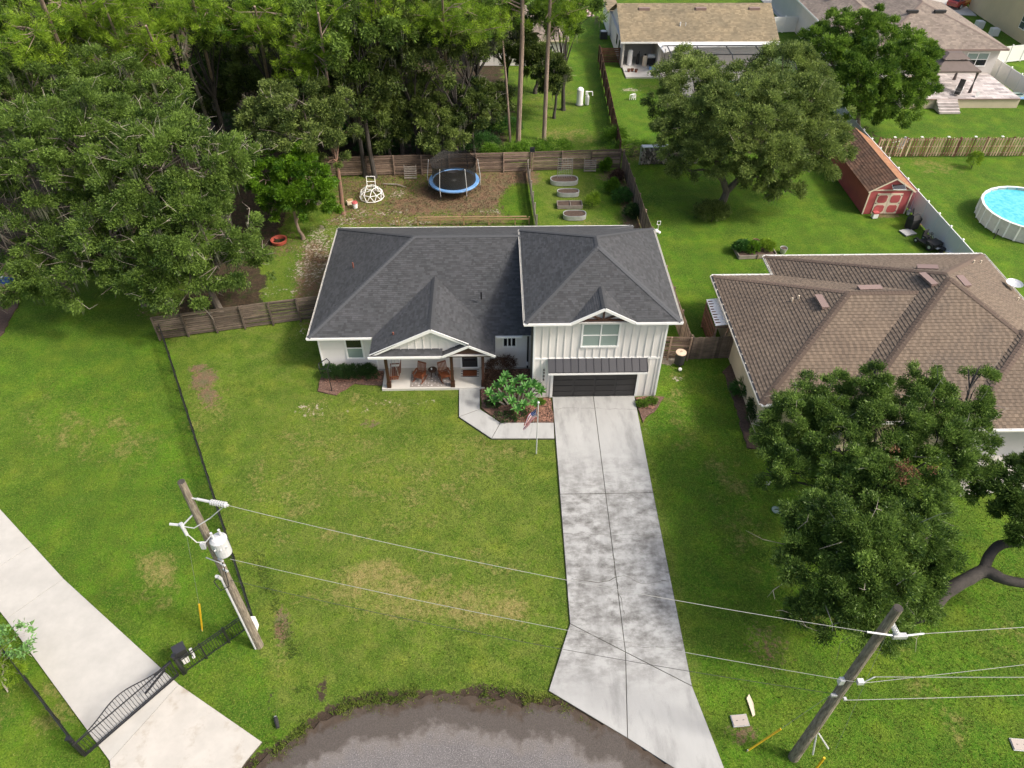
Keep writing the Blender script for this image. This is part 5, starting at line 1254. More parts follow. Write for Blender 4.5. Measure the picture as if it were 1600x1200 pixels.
# cut-out switch on a stand-off arm
MB().tube([(0, 0, 9.6), (-.50, -.30, 9.2)], .03, 6).build('standoff_arm', tankm, t, local=True)
sw = MB().tube([(-.50, -.30, 9.35), (-.44, -.36, 8.75)], [.075, .06], 8).build('fuse_switch', tankm, t, local=True); MB().tube([(-.5, -.3, 9.25), (-.9, -.28, 9.3)], .05, 6).build('arrester', greyp, t, local=True)
MB().tube([tuple(wd*1.3+Vector((0, 0, 10.3))), (.55, -.25, 9.55), (-.05, -.4, 9.2), (-.45, -.32, 9.2)], .02, 5).build('jumper', greyp, t, local=True)
MB().tube([(-.42, -.36, 8.8), (-.2, -.4, 8.35), (.1, -.35, 8.3), (.3, -.2, 8.5)], .02, 5).build('jumper', greyp, t, local=True)
tx = T('transformer', 'white drum transformer with bushings hanging on the left utility pole', 'transformer', (PL.x+.42, PL.y-.12, 7.25))
MB().lathe(0, 0, [(.25, 0), (.29, .05), (.29, .80), (.31, .82), (.31, .88), (.22, .97), (.05, 1.0)], 20, capb=True).build('tank', tankm, tx, local=True)
for a in (40, 200): MB().lathe(math.cos(R(a))*.14, math.sin(R(a))*.14, [(.05, .92), (.035, 1.05), (.055, 1.12), (.035, 1.2), (.05, 1.32)], 8).build('bushing', tankm, tx, local=True)
for a in (250, 290, 330): MB().tube([(math.cos(R(a))*.27, math.sin(R(a))*.27, .6), (math.cos(R(a))*.36, math.sin(R(a))*.36, .6)], .03, 5).build('terminal', greyp, tx, local=True)
MB().box(-.3, .05, .5, .12, .2, .5).build('mounting_bracket', galv, tx, local=True)
MB().box(-.15, -.22, 7.9, .16, .14, .30).build('lightning_arrester', tankm, t, local=True)
MB().tube([(-.12, -.16, 0), (-.12, -.17, 5.6)], .045, 8).build('conduit', tankm, t, local=True); MB().tube([(-.12, -.17, 5.6), (-.16, -.25, 5.9), (-.22, -.22, 5.85)], .07, 8).build('weatherhead', tankm, t, local=True)
MB().tube([(-.12, -.2, 5.85), (-.42, -.22, 5.5), (-.3, -.25, 4.9), (.1, -.26, 5.2), (.2, -.2, 6.3), (.25, -.15, 7.2)], .022, 5).build('service_loop', rubber, t, local=True)
for z in (6.9, 6.6, 6.2): MB().tube([(.1, -.12, z), (.3, -.24, z)], .045, 6).build('spool', tankm, t, local=True)
MB().tube([(-.35, -.1, 6.95), (.25, -.3, 6.85)], .02, 5).build('wire_tail', greyp, t, local=True)

t = upole('bare wooden utility pole in the lawn near the right corner, among the wires', PR.x, PR.y, 11.3, .21, .135)
MB().tube([(0, 0, 10.55), (.32, -.16, 10.15)], [.045, .06], 8).build('insulator_stem', greyp, t, local=True)
m = MB()
for i in range(5): q = Vector((.08+i*.055, -.04-i*.028, 10.48-i*.08)); m.tube([tuple(q), tuple(q+Vector((.02, -.01, -.03)))], .09, 10)
m.build('insulator', greyp, t, local=True)
MB().box(.42, -.2, 10.02, .42, .14, .14).build('line_clamp', galv, t, local=True)
MB().tube([(-.55, -.1, 10.12), (.2, -.19, 10.05)], .032, 8).build('armour_rod', greyp, t, local=True); MB().tube([(.55, -.2, 10.03), (1.15, -.17, 10.08)], .032, 8).build('armour_rod', greyp, t, local=True)
MB().box(.22, -.22, 7.05, .2, .16, .16).build('neutral_bracket', greyp, t, local=True); MB().tube([(.28, -.25, 7.0), (.55, -.2, 7.25), (.65, -.18, 7.3)], .02, 5).build('jumper', greyp, t, local=True)
MB().box(-.25, -.05, 6.75, .16, .16, .28).build('lightning_arrester', greyp, t, local=True); MB().box(-.22, -.1, 5.8, .2, .1, .1).build('bracket', galv, t, local=True); MB().box(.2, -.15, 5.6, .1, .1, .1).build('bracket', galv, t, local=True)
MB().tube([(.12, -.1, 2.6), (.30, -.35, 1.2)], .035, 6).build('guy_strut', greyp, t, local=True)
MB().tube([(.18, -.12, 2.62), (.9, -.2, 1.35)], .035, 6).build('ground_conduit', greyp, t, local=True)
# wires
wirem = mat('aluminium_wire', (.36, .36, .34), .6)
def wire(label, p0, p1, sag=.5, r=.012, m=None):
    p0 = Vector(p0); p1 = Vector(p1); pts = []
    for i in range(41): u = i/40; q = p0.lerp(p1, u); q.z -= 4*sag*u*(1-u); pts.append(q-p0)
    o = MB().tube(pts, r, 4).build('overhead_wire', m or wirem, None); o.location = p0; tag(o, label, 'wire'); return o
a = PL+wd*1.45+Vector((0, 0, 10.36)); wire('upper overhead wire crossing the lawn and driveway between both poles', a, PR+Vector((-.5, -.1, 10.12)), .45, .0095)
wire('lower overhead wire crossing the lawn and driveway between both poles', PL+Vector((.6, -.25, 7.05)), PR+Vector((.2, -.25, 7.05)), .35, .009)
wire('thin dark cable sagging low across the lawn between both poles', PL+Vector((.15, -.1, 5.4)), PR+Vector((-.2, 0, 5.7)), .5, .009, mat('dark_cable', (.05, .05, .05), .7))
far = Vector((40, 8.5, 0))
wire('topmost overhead wire leaving the right pole for the right edge', PR+Vector((1.15, -.17, 10.08)), far+Vector((0, 3.7, 10.2)), .25, .0095)
wire('middle overhead wire leaving the right pole for the right edge', PR+Vector((.25, -.25, 7.0)), far+Vector((0, 4.6, 7.9)), .35, .009)
wire('dark twisted service cable beside the middle wire, right of the pole', PR+Vector((.65, -.18, 7.3)), far+Vector((-4, 2.0, 7.1)), .3, .016, mat('dull_cable', (.22, .24, .2), .7))
wire('lowest overhead wire leaving the right pole for the right edge', PR+Vector((.2, -.2, 5.62)), far+Vector((-4, 2.6, 5.7)), .35, .011)
def guy(label, a, b, r=.007): o = MB().tube([(0, 0, 0), tuple(Vector(b)-Vector(a))], r, 4).build('guy_wire', wirem, None); o.location = a; tag(o, label, 'wire')
g1p = G(1305, 1172); guy('steep stay wire running down from the top of the right pole', PR+Vector((.1, -.1, 10.0)), g1p)
g2p = G(1218, 1140, 0); y0p = G(1168, 1173); y1t = Vector((11.35-.9, 11.2, 0))
def guard(label, base, top):
    d = Vector(top)-Vector(base); t = T('guy_guard', label, 'guy wire guard', base, 0, 'yellow plastic guards on stay wires'); MB().tube([(0, 0, 0), tuple(d)], [.035, .045], 8).build('sleeve', yellowp, t, local=True); MB().tube([(0, 0, -.05), (0, 0, .08)], .03, 6).build('anchor_eye', galv, t, local=True); return t
gb1 = G(1168, 1173); guard('long yellow guard on the stay wire left of the right pole', gb1, G(1220, 1139, 1.5)); guy('thin stay wire from the right pole down to the long yellow guard', PR+Vector((-.15, 0, 5.8)), G(1220, 1139, 1.5))
gb2 = G(1270, 1208); guard('yellow guard cut by the bottom edge below the right pole', gb2, G(1288, 1184, 1.2))
gb3 = G(316, 985); guard('upright yellow guard in the grass by the left pole', gb3, G(311, 944, 1.6)); guy('thin stay wire from the left pole down to the upright yellow guard', PL+Vector((-.45, -.35, 8.8)), G(311, 944, 1.6), .006)
# ================================================================ SMALL THINGS IN THE FRONT LAWNS
def cover(name, label, px, w, l, m, rz=0, h=.05, cat='utility cover'):
    q = G(*px); t = T(name, label, cat, q, rz); MB().box(0, 0, h/2, w, l, h).build('lid', m, t, local=True); MB().box(0, 0, .0, w+.06, l+.06, .03).build('frame', galv, t, local=True)
    for x in (-w*.22, w*.22): MB().box(x, 0, h, w*.12, .02, .006).build('slot', dark_trim, t, local=True)
cream2 = mat('pinkish_concrete', (.43, .375, .335), .85)
cover('meter_cover', 'pale rectangular meter box cover in the grass right of the driveway', (1156, 1126), .62, .42, cream2, R(4))
cover('meter_cover', 'pale meter box cover in the lawn at the right edge', (1594, 1164), .62, .42, cream2, R(-6))
q = G(1213, 797); t = T('valve_lid', 'round grey-green irrigation valve lid in the lawn', 'utility cover', q); MB().lathe(0, 0, [(.24, 0), (.24, .03), (.21, .04)], 18).build('lid', mat('green_grey_plastic', (.20, .28, .25), .5), t, local=True); MB().box(0, 0, .045, .2, .02, .01).build('grip', dark_trim, t, local=True)
q = G(1197, 762); t = T('pinwheel', 'little white spinner ornament on the grass at the tree edge', 'garden ornament', q); MB().tube([(0, 0, 0), (0, 0, .35)], .012, 4).build('stick', greyp, t, local=True)
for k_ in range(4): a_ = R(90*k_+20); MB().raw([(0, -.02, .4), (math.cos(a_)*.2, -.04, .4+math.sin(a_)*.2), (math.cos(a_+.7)*.16, 0, .4+math.sin(a_+.7)*.16)], [(0, 1, 2), (2, 1, 0)]).build('blade', whitep, t, local=True)
q = G(1173, 1103); t = tag(MB().raw([(-.04, -.45, .02), (.07, -.38, .02), (.12, .1, .02), (.05, .48, .02), (-.1, .3, .02), (-.04, -.45, .05), (.07, -.38, .05), (.12, .1, .06), (.05, .48, .05), (-.1, .3, .05)], [(0, 1, 2, 3, 4), (9, 8, 7, 6, 5), (0, 5, 6, 1), (1, 6, 7, 2), (2, 7, 8, 3), (3, 8, 9, 4), (4, 9, 5, 0)]).build('bark_slab', creamp, origin=(0, 0, 0)), 'long splinter of pale dead wood on the grass by the driveway', 'dead wood'); t.location = q
q = G(433, 1130); t = T('landscape_light', 'small black bullet-shaped lawn lamp lying near the road edge', 'lamp', q, R(115)); MB().tube([(-.24, 0, .09), (.1, 0, .09), (.22, 0, .09)], [.07, .09, .075], 10).build('housing', rubber, t, local=True); MB().tube([(.22, 0, .09), (.25, 0, .09)], [.07, .06], 10).build('lens', greyp, t, local=True)
for px, lb in (((291, 1022), 'small dark sprinkler valve box beside the gate motor'), ((303, 1027), 'pale cap of a buried pipe beside the gate motor')):
    q = G(*px); t = T('irrigation_valve', lb, 'valve', q); MB().lathe(0, 0, [(.07, 0), (.07, .07), (.05, .09)], 10).build('cap', rubber if px[0] < 300 else whitep, t, local=True); MB().tube([(0, 0, .09), (0, 0, .13)], .02, 6).build('stem', rubber, t, local=True)
# blue kayak-like things at the left edge
q = G(14, 446); t = T('blue_tarp_bundle', 'blue tarp thrown over lumber at the left edge under the trees', 'tarp', q)
m = MB(); vv = [(-1.0, -.3, 0), (.5, -.45, .05), (.75, .1, .05), (-.8, .5, 0), (-.8, -.1, .7), (.3, -.15, .65), (.35, .15, .6), (-.7, .3, .65)]; m.raw(vv, [(0, 1, 5, 4), (1, 2, 6, 5), (2, 3, 7, 6), (3, 0, 4, 7), (4, 5, 6, 7)]); m.build('tarp', mat('blue_tarp', (.02, .08, .35), .5), t, local=True); MB().box(-.3, .0, .72, .4, .18, .04).build('white_jug', whitep, t, local=True)
for i in range(4): MB().bar((-.6+i*.35, -1.3-.1*i, .1), (-.3+i*.25, 1.4, .55), .3, .06).build('plank', woodl if i % 2 else woody, t, local=True)

# ================================================================ HOUSES BEHIND
def gable_roof_x(rt, x0, x1, y0, y1, ez, rz_, m, **k):
    ym = (y0+y1)/2; shingle_planes([[(x0, y0, ez), (x1, y0, ez), (x1, ym, rz_), (x0, ym, rz_)], [(x1, y1, ez), (x0, y1, ez), (x0, ym, rz_), (x1, ym, rz_)]], rt, m, **k)
t = T('tan_roof_house', 'long white house with a tan gable roof and screened pool cage', 'house', (13.9, 83.0, 0))
MB().bb(18.1, 30.9, 83.5, 93.4, 0, 2.8).build('wall', stuccog, t); MB().bb(14.25, 18.1, 86.5, 93.4, 0, 2.8).build('wall', stuccog, t); MB().bb(14.25, 14.45, 83.4, 86.5, 0, 2.8).build('porch_side_wall', stuccog, t)
MB().raw([(14.26, 83.4, 2.8), (14.26, 93.5, 2.8), (14.26, 88.45, 5.05), (14.4, 83.4, 2.8), (14.4, 93.5, 2.8), (14.4, 88.45, 5.05)], [(0, 1, 2), (5, 4, 3)]).build('gable_wall', stuccog, t)
MB().raw([(30.88, 83.4, 2.8), (30.88, 93.5, 2.8), (30.88, 88.45, 5.05)], [(0, 1, 2)]).build('gable_wall', stuccog, t)
gable_roof_x(t, 13.9, 31.25, 83.0, 93.9, 2.87, 5.2, sht, tab=.35, course=.2, lift=.012)
MB().bar((13.9, 82.98, 2.8), (31.25, 82.98, 2.8), .05, .16).build('fascia', trimw, t); MB().slab3([(14, 83.05, 2.83), (31.2, 83.05, 2.83), (31.2, 93.8, 2.83), (14, 93.8, 2.83)], .05).build('soffit', deckm, t)
for x0_ in (16.3, 22.6, 28.6): MB().bb(x0_, x0_+1.2, 87.35, 87.75, 4.75, 5.0).build('roof_vent', ventm, t)
MB().cyl((20.6, 85.2, 3.7), (20.6, 85.2, 4.2), .08, n=8).build('plumbing_vent', greyp, t); MB().cyl((21.2, 85.2, 3.7), (21.2, 85.2, 4.15), .04, n=8).build('plumbing_vent', greyp, t)
for y in (85.5, 87.5): window(t, 14.21, 14.24, 1.0, 2.0, y, 1, 1, darkglass, .05) if 0 else MB().bb(14.20, 14.27, y, y+.7, 1.1, 2.1).build('window', darkglass, t)
MB().bb(14.4, 18.3, 80.4, 86.6, -.05, .12).build('patio_slab', concw, t); MB().bb(18.12, 18.4, 82.9, 84, 0, 2.8).build('porch_column', stuccog, t)
MB().bb(14.1, 15.2, 94, 100, 0, 2.6).build('rear_wing_wall', white, t)
shingle_planes([[(13.8, 94, 2.6), (15.4, 94, 2.6), (15.4, 100.2, 2.6), (13.8, 100.2, 2.601)]], t, sht, course=.3)
MB().slab3([(18.2, 80.6, 2.62), (20.6, 82.1, 2.66), (31, 82.45, 2.68), (31.2, 83.0, 2.75), (17.9, 83.0, 2.75)], .1).build('lanai_roof', vinyl, t)
# screen cage
cg = T('pool_cage', 'bronze-framed insect screen cage over the pool of the tan-roofed house', 'screen enclosure', (18.3, 74.5, 0))
fr = bronze
X_ = [18.3, 21.4, 24.5, 27.6, 30.7]
for i, x in enumerate(X_):
    MB().bar((x, 74.5, 0), (x, 74.5, 2.6), .06, .09).build('post', fr, cg); MB().bar((x, 74.5, 2.6), (x, 77.4, 3.5), .06, .1).build('roof_beam', fr, cg); MB().bar((x, 77.4, 3.5), (x, 80.0, 3.5), .06, .1).build('roof_beam', fr, cg); MB().bar((x, 80.0, 3.5), (x, 82.3, 2.7), .06, .1).build('roof_beam', fr, cg)
for y, z in ((74.5, 2.6), (77.4, 3.5), (80.0, 3.5)):
    MB().bar((18.3, y, z), (30.7, y, z), .06, .09).build('purlin', fr, cg)
for y in (76.5, 78.5, 80.5): MB().bar((18.3, y, 0), (18.3, y, 3.0), .05, .06).build('post', fr, cg)
scr = bpy.data.materials.new('insect_screen'); scr.use_nodes = True
nn = scr.node_tree.nodes; nl = scr.node_tree.links; tr = nn.new('ShaderNodeBsdfTransparent'); mx = nn.new('ShaderNodeMixShader'); mx.inputs[0].default_value = .38
nn['Principled BSDF'].inputs['Base Color'].default_value = (.05, .05, .052, 1); nl.new(tr.outputs[0], mx.inputs[1]); nl.new(nn['Principled BSDF'].outputs[0], mx.inputs[2]); nl.new(mx.outputs[0], nn['Material Output'].inputs[0])
MB().face([(18.3, 74.52, 2.58), (30.7, 74.52, 2.58), (30.7, 77.4, 3.47), (18.3, 77.4, 3.47)]).build('roof_screen', scr, cg); MB().face([(18.3, 77.42, 3.47), (30.7, 77.42, 3.47), (30.7, 80, 3.47), (18.3, 80, 3.47)]).build('roof_screen', scr, cg)
MB().face([(18.31, 74.5, 0), (18.31, 82.3, 0), (18.31, 82.3, 2.7), (18.31, 80, 3.46), (18.31, 77.4, 3.46), (18.31, 74.5, 2.6)]).build('side_screen', scr, cg)
MB().face([(18.3, 74.51, 0), (30.7, 74.51, 0), (30.7, 74.51, 2.57), (18.3, 74.51, 2.57)]).build('front_screen', scr, cg)
o = MB().bb(18.4, 30.6, 74.6, 83.4, -.05, .08).build('pool_deck', concw, origin=(18.4, 74.6, 0)); o['kind'] = 'structure'
pts = [(26+math.cos(a)*3.4+.8*math.sin(2*a), 77.3+math.sin(a)*1.9) for a in np.linspace(0, 2*math.pi, 25)[:-1]]
o = tag(MB().prism(pts, .0, .095).build('swimming_pool', water, origin=(26, 77.3, 0)), 'turquoise swimming pool glimpsed through the big oak and the screen cage', 'pool')
# things under the porch
t = T('water_heater', 'tall white cylinder tank under the porch of the tan-roofed house', 'tank', (15.25, 84.0, .12)); MB().lathe(0, 0, [(.27, 0), (.28, 1.45), (.2, 1.58), (.05, 1.6)], 14).build('tank', whitep, t, local=True); MB().tube([(0, 0, 1.6), (0, 0, 1.8)], .04, 6).build('pipe', galv, t, local=True)
t = T('water_softener', 'cream short tank beside the grill under the far porch', 'tank', (16.9, 83.7, .12)); MB().lathe(0, 0, [(.25, 0), (.26, 1.0), (.2, 1.1), (.04, 1.12)], 14).build('tank', creamp, t, local=True); MB().box(0, 0, 1.18, .2, .2, .15).build('control_head', rubber, t, local=True)
t = T('gas_grill', 'dark gas barbecue with a pale hood under the far porch', 'barbecue', (17.6, 83.9, .12)); MB().box(0, 0, .45, .9, .5, .7).build('cabinet', rubber, t, local=True); MB().tube([(-.42, 0, .95), (.42, 0, .95)], .25, 10).build('hood', greyp, t, local=True)
for s_ in (-1, 1): MB().box(s_*.65, 0, .85, .35, .45, .05).build('side_shelf', greyp, t, local=True)
t = T('golf_bag', 'black upright bag between the white and cream tanks on the far porch', 'bag', (16.2, 84.2, .12)); MB().lathe(0, 0, [(.16, 0), (.17, 1.0), (.12, 1.1)], 10).build('bag', rubber, t, local=True); MB().tube([(.05, 0, 1.05), (.1, 0, 1.4)], .04, 5).build('club', dark_trim, t, local=True)
t = T('blue_cooler', 'low blue cooler beside the barbecue on the far porch', 'cooler', (17.6, 82.6, .12)); MB().box(0, 0, .2, .7, .4, .36).build('body', bluep, t, local=True); MB().box(0, 0, .4, .74, .44, .05).build('lid', rubber, t, local=True)
for i, (x, y) in enumerate(((14.9, 81.9), (15.3, 82.0), (15.7, 81.8))):
    t = T('flower_pot', ['orange clay pot nearest the porch corner of the tan-roofed house', 'middle orange clay pot of three on the far patio', 'orange clay pot nearest the white patio middle'][i], 'pot', (x, y, .12)); MB().lathe(0, 0, [(.12, 0), (.2, .3)], 10, capt=False).build('pot', MATS['faded_red'] if 0 else MATS['orange_wood'], t, local=True); MB().lathe(0, 0, [(.18, .26), (.01, .27)], 10, capb=False).build('soil', soil, t, local=True)
def ac_unit(label, loc): t = T('air_conditioner', label, 'air conditioner', loc); MB().box(0, 0, .4, .85, .85, .8).build('cabinet', bronze if 'tan' in label else greyp, t, local=True); MB().lathe(0, 0, [(.36, .81), (.36, .84), (.1, .86)], 16).build('fan_guard', greyp, t, local=True); return t
ac_unit('dark air conditioner beside the left wall of the tan-roofed house', (13.4, 93.0, 0)); ac_unit('grey air conditioner by the yellow house wall, nearer of the pair', (61.4, 93.6, 0)); ac_unit('air conditioner by the yellow house wall, farther of the pair', (60.9, 96.3, 0))
t = T('well_tank', 'tall white pressure tank on the far lawn', 'tank', (8.75, 73.5, 0)); MB().lathe(0, 0, [(.3, 0), (.33, .1), (.33, 1.55), (.2, 1.7), (.04, 1.72)], 16).build('tank', whitep, t, local=True); MB().lathe(0, 0, [(.4, 0), (.4, .06)], 14).build('base', conc, t, local=True)
t = T('water_pump', 'small grey-white water pump with piping beside the white tank', 'pump', (9.5, 73.5, 0)); MB().lathe(0, 0, [(.2, 0), (.2, .8), (.1, 1.0)], 12).build('body', greyp, t, local=True); MB().tube([(0, 0, .9), (0, 0, 1.3), (.45, 0, 1.3), (.5, 0, .9)], .06, 6).build('pipe', whitep, t, local=True); MB().box(-.1, -.1, 1.2, .25, .2, .35).build('control_box', whitep, t, local=True)
t = T('pipe_stubs', 'bent white pipes sticking out of the lawn below the far porch', 'pipes', (14.3, 74.6, 0))
for i in range(4): a_ = random.uniform(0, 3); MB().tube([(i*.2-.3, 0, 0), (i*.2-.3, .05*i, .5), (i*.2-.3+math.cos(a_)*.35, .2, .55), (i*.2-.3+math.cos(a_)*.4, .2, .1)], .035, 5).build('pipe', whitep, t, local=True)
t = T('beach_towel', 'pink and white patterned blanket spread on the far lawn', 'blanket', (12.0, 102.5, 0), .2); MB().box(0, 0, .02, 1.9, 3.0, .03).build('cloth', mat('pink_cloth', (.62, .45, .45), .8), t, local=True)
for a_ in (.6, -.6): MB().box(0, 0, .038, .25, 2.6, .006, rz=a_).build('stripe', mat('wine_stripe_%d' % (a_*10), (.35, .1, .14), .8), t, local=True)

# white house half hidden by the wood
t = T('hidden_white_house', 'small white house with a pale roof half hidden behind the pines', 'house', (0, 84, 0))
MB().bb(-2, 7.8, 84.2, 94, 0, 2.75).build('wall', white, t); shingle_planes([[(-2.4, 83.8, 2.82), (8.4, 83.8, 2.82), (4, 88.9, 4.9), (-2.4, 88.9, 4.9)], [(8.4, 83.8, 2.82), (8.4, 94.2, 2.82), (4, 88.9, 4.9)]], t, shp, course=.25, tab=.4); MB().bar((-2.4, 83.78, 2.74), (8.4, 83.78, 2.74), .05, .16).build('fascia', creamp, t); window(t, 5.6, 6.6, 1.1, 2.1, 84.18, 1, 2, glass, .08); window(t, 1.5, 2.7, 1.1, 2.1, 84.18, 1, 2, glass, .08)
t = T('far_white_shed', 'white outbuilding glimpsed between the pines at the top edge', 'shed', (-18, 99, 0)); MB().bb(-19.5, -15.6, 99, 103, 0, 2.6).build('wall', white, t); shingle_planes([[(-19.8, 98.7, 2.65), (-15.3, 98.7, 2.65), (-15.3, 101, 3.6), (-19.8, 101, 3.6)], [(-15.3, 103.3, 2.65), (-19.8, 103.3, 2.65), (-19.8, 101, 3.6), (-15.3, 101, 3.6)]], t, shp, course=.25, tab=.4); window(t, -18, -17, 1.1, 2.0, 98.98, 1, 1, darkglass)

# taupe-roofed house
t = T('taupe_roof_house', 'pale house with a broad taupe hip roof behind the round tree', 'house', (41, 78.3, 0))
e = 3.62; x0, x1, y0, y1 = 39.6, 53.75, 78.25, 94.0; hw = (x1-x0)/2; xm = (x0+x1)/2; zz = e+hw*.36
MB().bb(40, 53.3, 79.9, 93.6, 0, 3.55).build('wall', stuccog, t); MB().bb(46.9, 53.3, 78.9, 79.9, 0, 3.55).build('front_wall', stuccog, t)
shingle_planes([[(x0, y0, e), (x1, y0, e), (xm, y0+hw, zz)], [(x1, y0, e), (x1, y1, e), (xm, y1-hw, zz), (xm, y0+hw, zz)], [(x0, y1, e), (x0, y0, e), (xm, y0+hw, zz), (xm, y1-hw, zz)], [(x1, y1, e), (x0, y1, e), (xm, y1-hw, zz)]], t, shp, tab=.38, course=.22, lift=.014)
wx0, wx1, wy0, wy1 = 36.8, 45.4, 83.2, 106; wm_ = (wx0+wx1)/2; wz = e+(wx1-wx0)/2*.36
MB().bb(37.3, 45, 83.7, 105.6, 0, 3.55).build('wing_wall', stuccog, t)
shingle_planes([[(wx0, wy1, e), (wx0, wy0, e), (wm_, wy0+4.3, wz), (wm_, wy1, wz)], [(wx1, wy0, e), (wx1, wy1, e), (wm_, wy1, wz), (wm_, wy0+4.3, wz)], [(wx0, wy0, e), (wx1, wy0, e), (wm_, wy0+4.3, wz)]], t, shp, name='wing_shingle_roof', tab=.38, course=.22, lift=.014)
MB().bar((x0, y0-.02, e-.08), (x1, y0-.02, e-.08), .05, .17).build('fascia', ventm, t); MB().bar((wx0-.02, wy0, e-.08), (wx0-.02, wy1, e-.08), .05, .17).build('fascia', trimw, t); MB().bar((x1, y0, e-.08), (x1, y1, e-.08), .05, .17).build('fascia', ventm, t)
MB().slab3([(x0+.1, y0+.1, e-.03), (x1-.1, y0+.1, e-.03), (x1-.1, y1, e-.03), (x0+.1, y1, e-.03)], .05).build('soffit', deckm, t); MB().slab3([(wx0+.1, wy0+.1, e-.04), (wx1-.1, wy0+.1, e-.04), (wx1-.1, wy1, e-.04), (wx0+.1, wy1, e-.04)], .05).build('soffit', deckm, t)
caps([((x0, y0, e), (xm, y0+hw, zz)), ((x1, y0, e), (xm, y0+hw, zz)), ((xm, y0+hw, zz), (xm, y1-hw, zz)), ((wm_, wy0+4.3, wz), (wm_, wy1, wz)), ((wx0, wy0, e), (wm_, wy0+4.3, wz))], t, mat('taupe_ridge', (.2, .155, .13), .9), w=.2)
window(t, 50.0, 52.2, 1.75, 3.0, 78.88, 2, 2, [darkglass, blinds], .1)
MB().bb(44.0, 46.8, 79.85, 79.92, .9, 3.1).build('sliding_door', darkglass, t)
for a in ((45.0, 83.6), (48.0, 83.6)): MB().bb(a[0]-.6, a[0]+.6, a[1]-.15, a[1]+.2, e+(a[1]-y0)*.36+.05, e+(a[1]-y0)*.36+.28).build('roof_vent', rubber, t)
for a in ((39.3, 97.0), (39.5, 92.0)): MB().bb(a[0]-.35, a[0]+.35, a[1]-.3, a[1]+.3, e+(a[0]-wx0)*.36+.0, e+(a[0]-wx0)*.36+.25).build('roof_vent', rubber, t)
# raised patio
t = T('raised_patio', 'raised pale paver patio with a beige block retaining wall', 'patio', (41.2, 72.2, 0))
MB().bb(41.2, 53.0, 72.2, 78.95, -.05, .88).build('retaining_wall', stucco, t)
rd = random.Random(5); y = 72.2; row = 0
while y < 78.5:
    x = 41.2-(row % 2)*.45
    while x < 53.0:
        w_ = .9; xa = max(x, 41.2); xb = min(x+w_, 53.0)
        if xb-xa > .1 and row < 19: piece('paver', (round(xb-xa-.02, 2), .42, .05), ((xa+xb)/2-41.2, y+.22-72.2, .90+rd.uniform(0, .006)), pavers, t)
        x += w_
    y += .44; row += 1
for i in range(13): piece('coping_stone', (.88, .12, .08), (.45+i*.905, -.05, .89), ventm, t)
t = T('patio_steps', 'pale five-step block staircase leading down from the raised patio', 'steps', (44.4, 70.75, 0))
for i in range(5): MB().bb(44.4, 46.5, 70.75+i*.3, 72.14, .18*i, .18*(i+1)-.0).build('step', pavers, t)
t = T('gazebo', 'grey-brown fabric gazebo with curtained posts on the raised patio', 'gazebo', (46.3, 75.3, .93), 0)
gf = mat('taupe_canvas', (.135, .105, .095), .8, (.115, .09, .08), 2)
def hipc(z0, z1, a, b, a2, b2, nm): 
    m = MB(); q0 = [(-a, -b, z0), (a, -b, z0), (a, b, z0), (-a, b, z0)]; q1 = [(-a2, -b2, z1), (a2, -b2, z1), (a2, b2, z1), (-a2, b2, z1)]
    for i in range(4): j = (i+1) % 4; m.face([q0[i], q0[j], q1[j], q1[i]])
    m.build(nm, gf, t, local=True)
hipc(2.25, 2.95, 2.3, 1.9, 1.1, .75, 'canopy'); hipc(3.05, 3.45, 1.35, .95, .7, .3, 'upper_canopy'); MB().box(0, 0, 3.45, 1.4, .6, .02).build('canopy_top', gf, t, local=True); hipc(2.1, 2.25, 2.3, 1.9, 2.3, 1.9, 'valance')
for sx in (-2.1, 2.1):
    for sy in (-1.7, 1.7):
        MB().bar((sx, sy, 0), (sx, sy, 2.25), .08, .08).build('post', bronze, t, local=True); MB().raw([(sx-.18, sy, 2.2), (sx+.18, sy, 2.2), (sx+.06, sy, 1.1), (sx-.06, sy, 1.1), (sx-.22, sy, 0), (sx+.22, sy, 0)], [(0, 1, 2, 3), (3, 2, 5, 4)]).build('curtain', gf, t, local=True)
t = T('patio_recliner', 'dark sling patio recliner in front of the gazebo post', 'chair', (47.2, 73.6, .93), R(-35)); MB().box(0, 0, .4, .55, .6, .05).build('seat', rubber, t, local=True); MB().bar((0, .3, .42), (0, .9, 1.1), .52, .05).build('backrest', rubber, t, local=True); MB().box(0, -.7, .3, .5, .5, .25).build('footstool', rubber, t, local=True)
for s_ in (-1, 1): MB().tube([(s_*.32, -.35, 0), (s_*.32, -.3, .6), (s_*.32, .35, .62), (s_*.32, .4, 0)], .025, 5).build('arm_frame', whitep, t, local=True)
t = T('white_lounger_chair', 'white framed lounge chair left of the gazebo, partly behind the round tree', 'chair', (43.3, 74.6, .93), R(30)); MB().box(0, 0, .35, .6, 1.3, .05).build('seat', creamp, t, local=True); MB().bar((0, .6, .35), (0, 1.1, 1.0), .6, .05).build('backrest', creamp, t, local=True)
for s_ in (-1, 1): MB().tube([(s_*.33, -.6, 0), (s_*.33, -.6, .5), (s_*.33, .6, .5), (s_*.33, .6, 0)], .025, 5).build('leg_frame', whitep, t, local=True)
t = T('pool_ring', 'blue and green inflatable ring at the corner of the raised patio', 'inflatable', (53.3, 73.3, .5)); 
for k_, mm in enumerate((bluep, MATS['green_grey_plastic'])): MB().tube([(math.cos(a)*(.75-.2*k_), math.sin(a)*(.55-.15*k_), .2+.12*k_) for a in np.linspace(0, 6.283, 21)], .12, 6, cap=False).build('tube', mm, t, local=True)
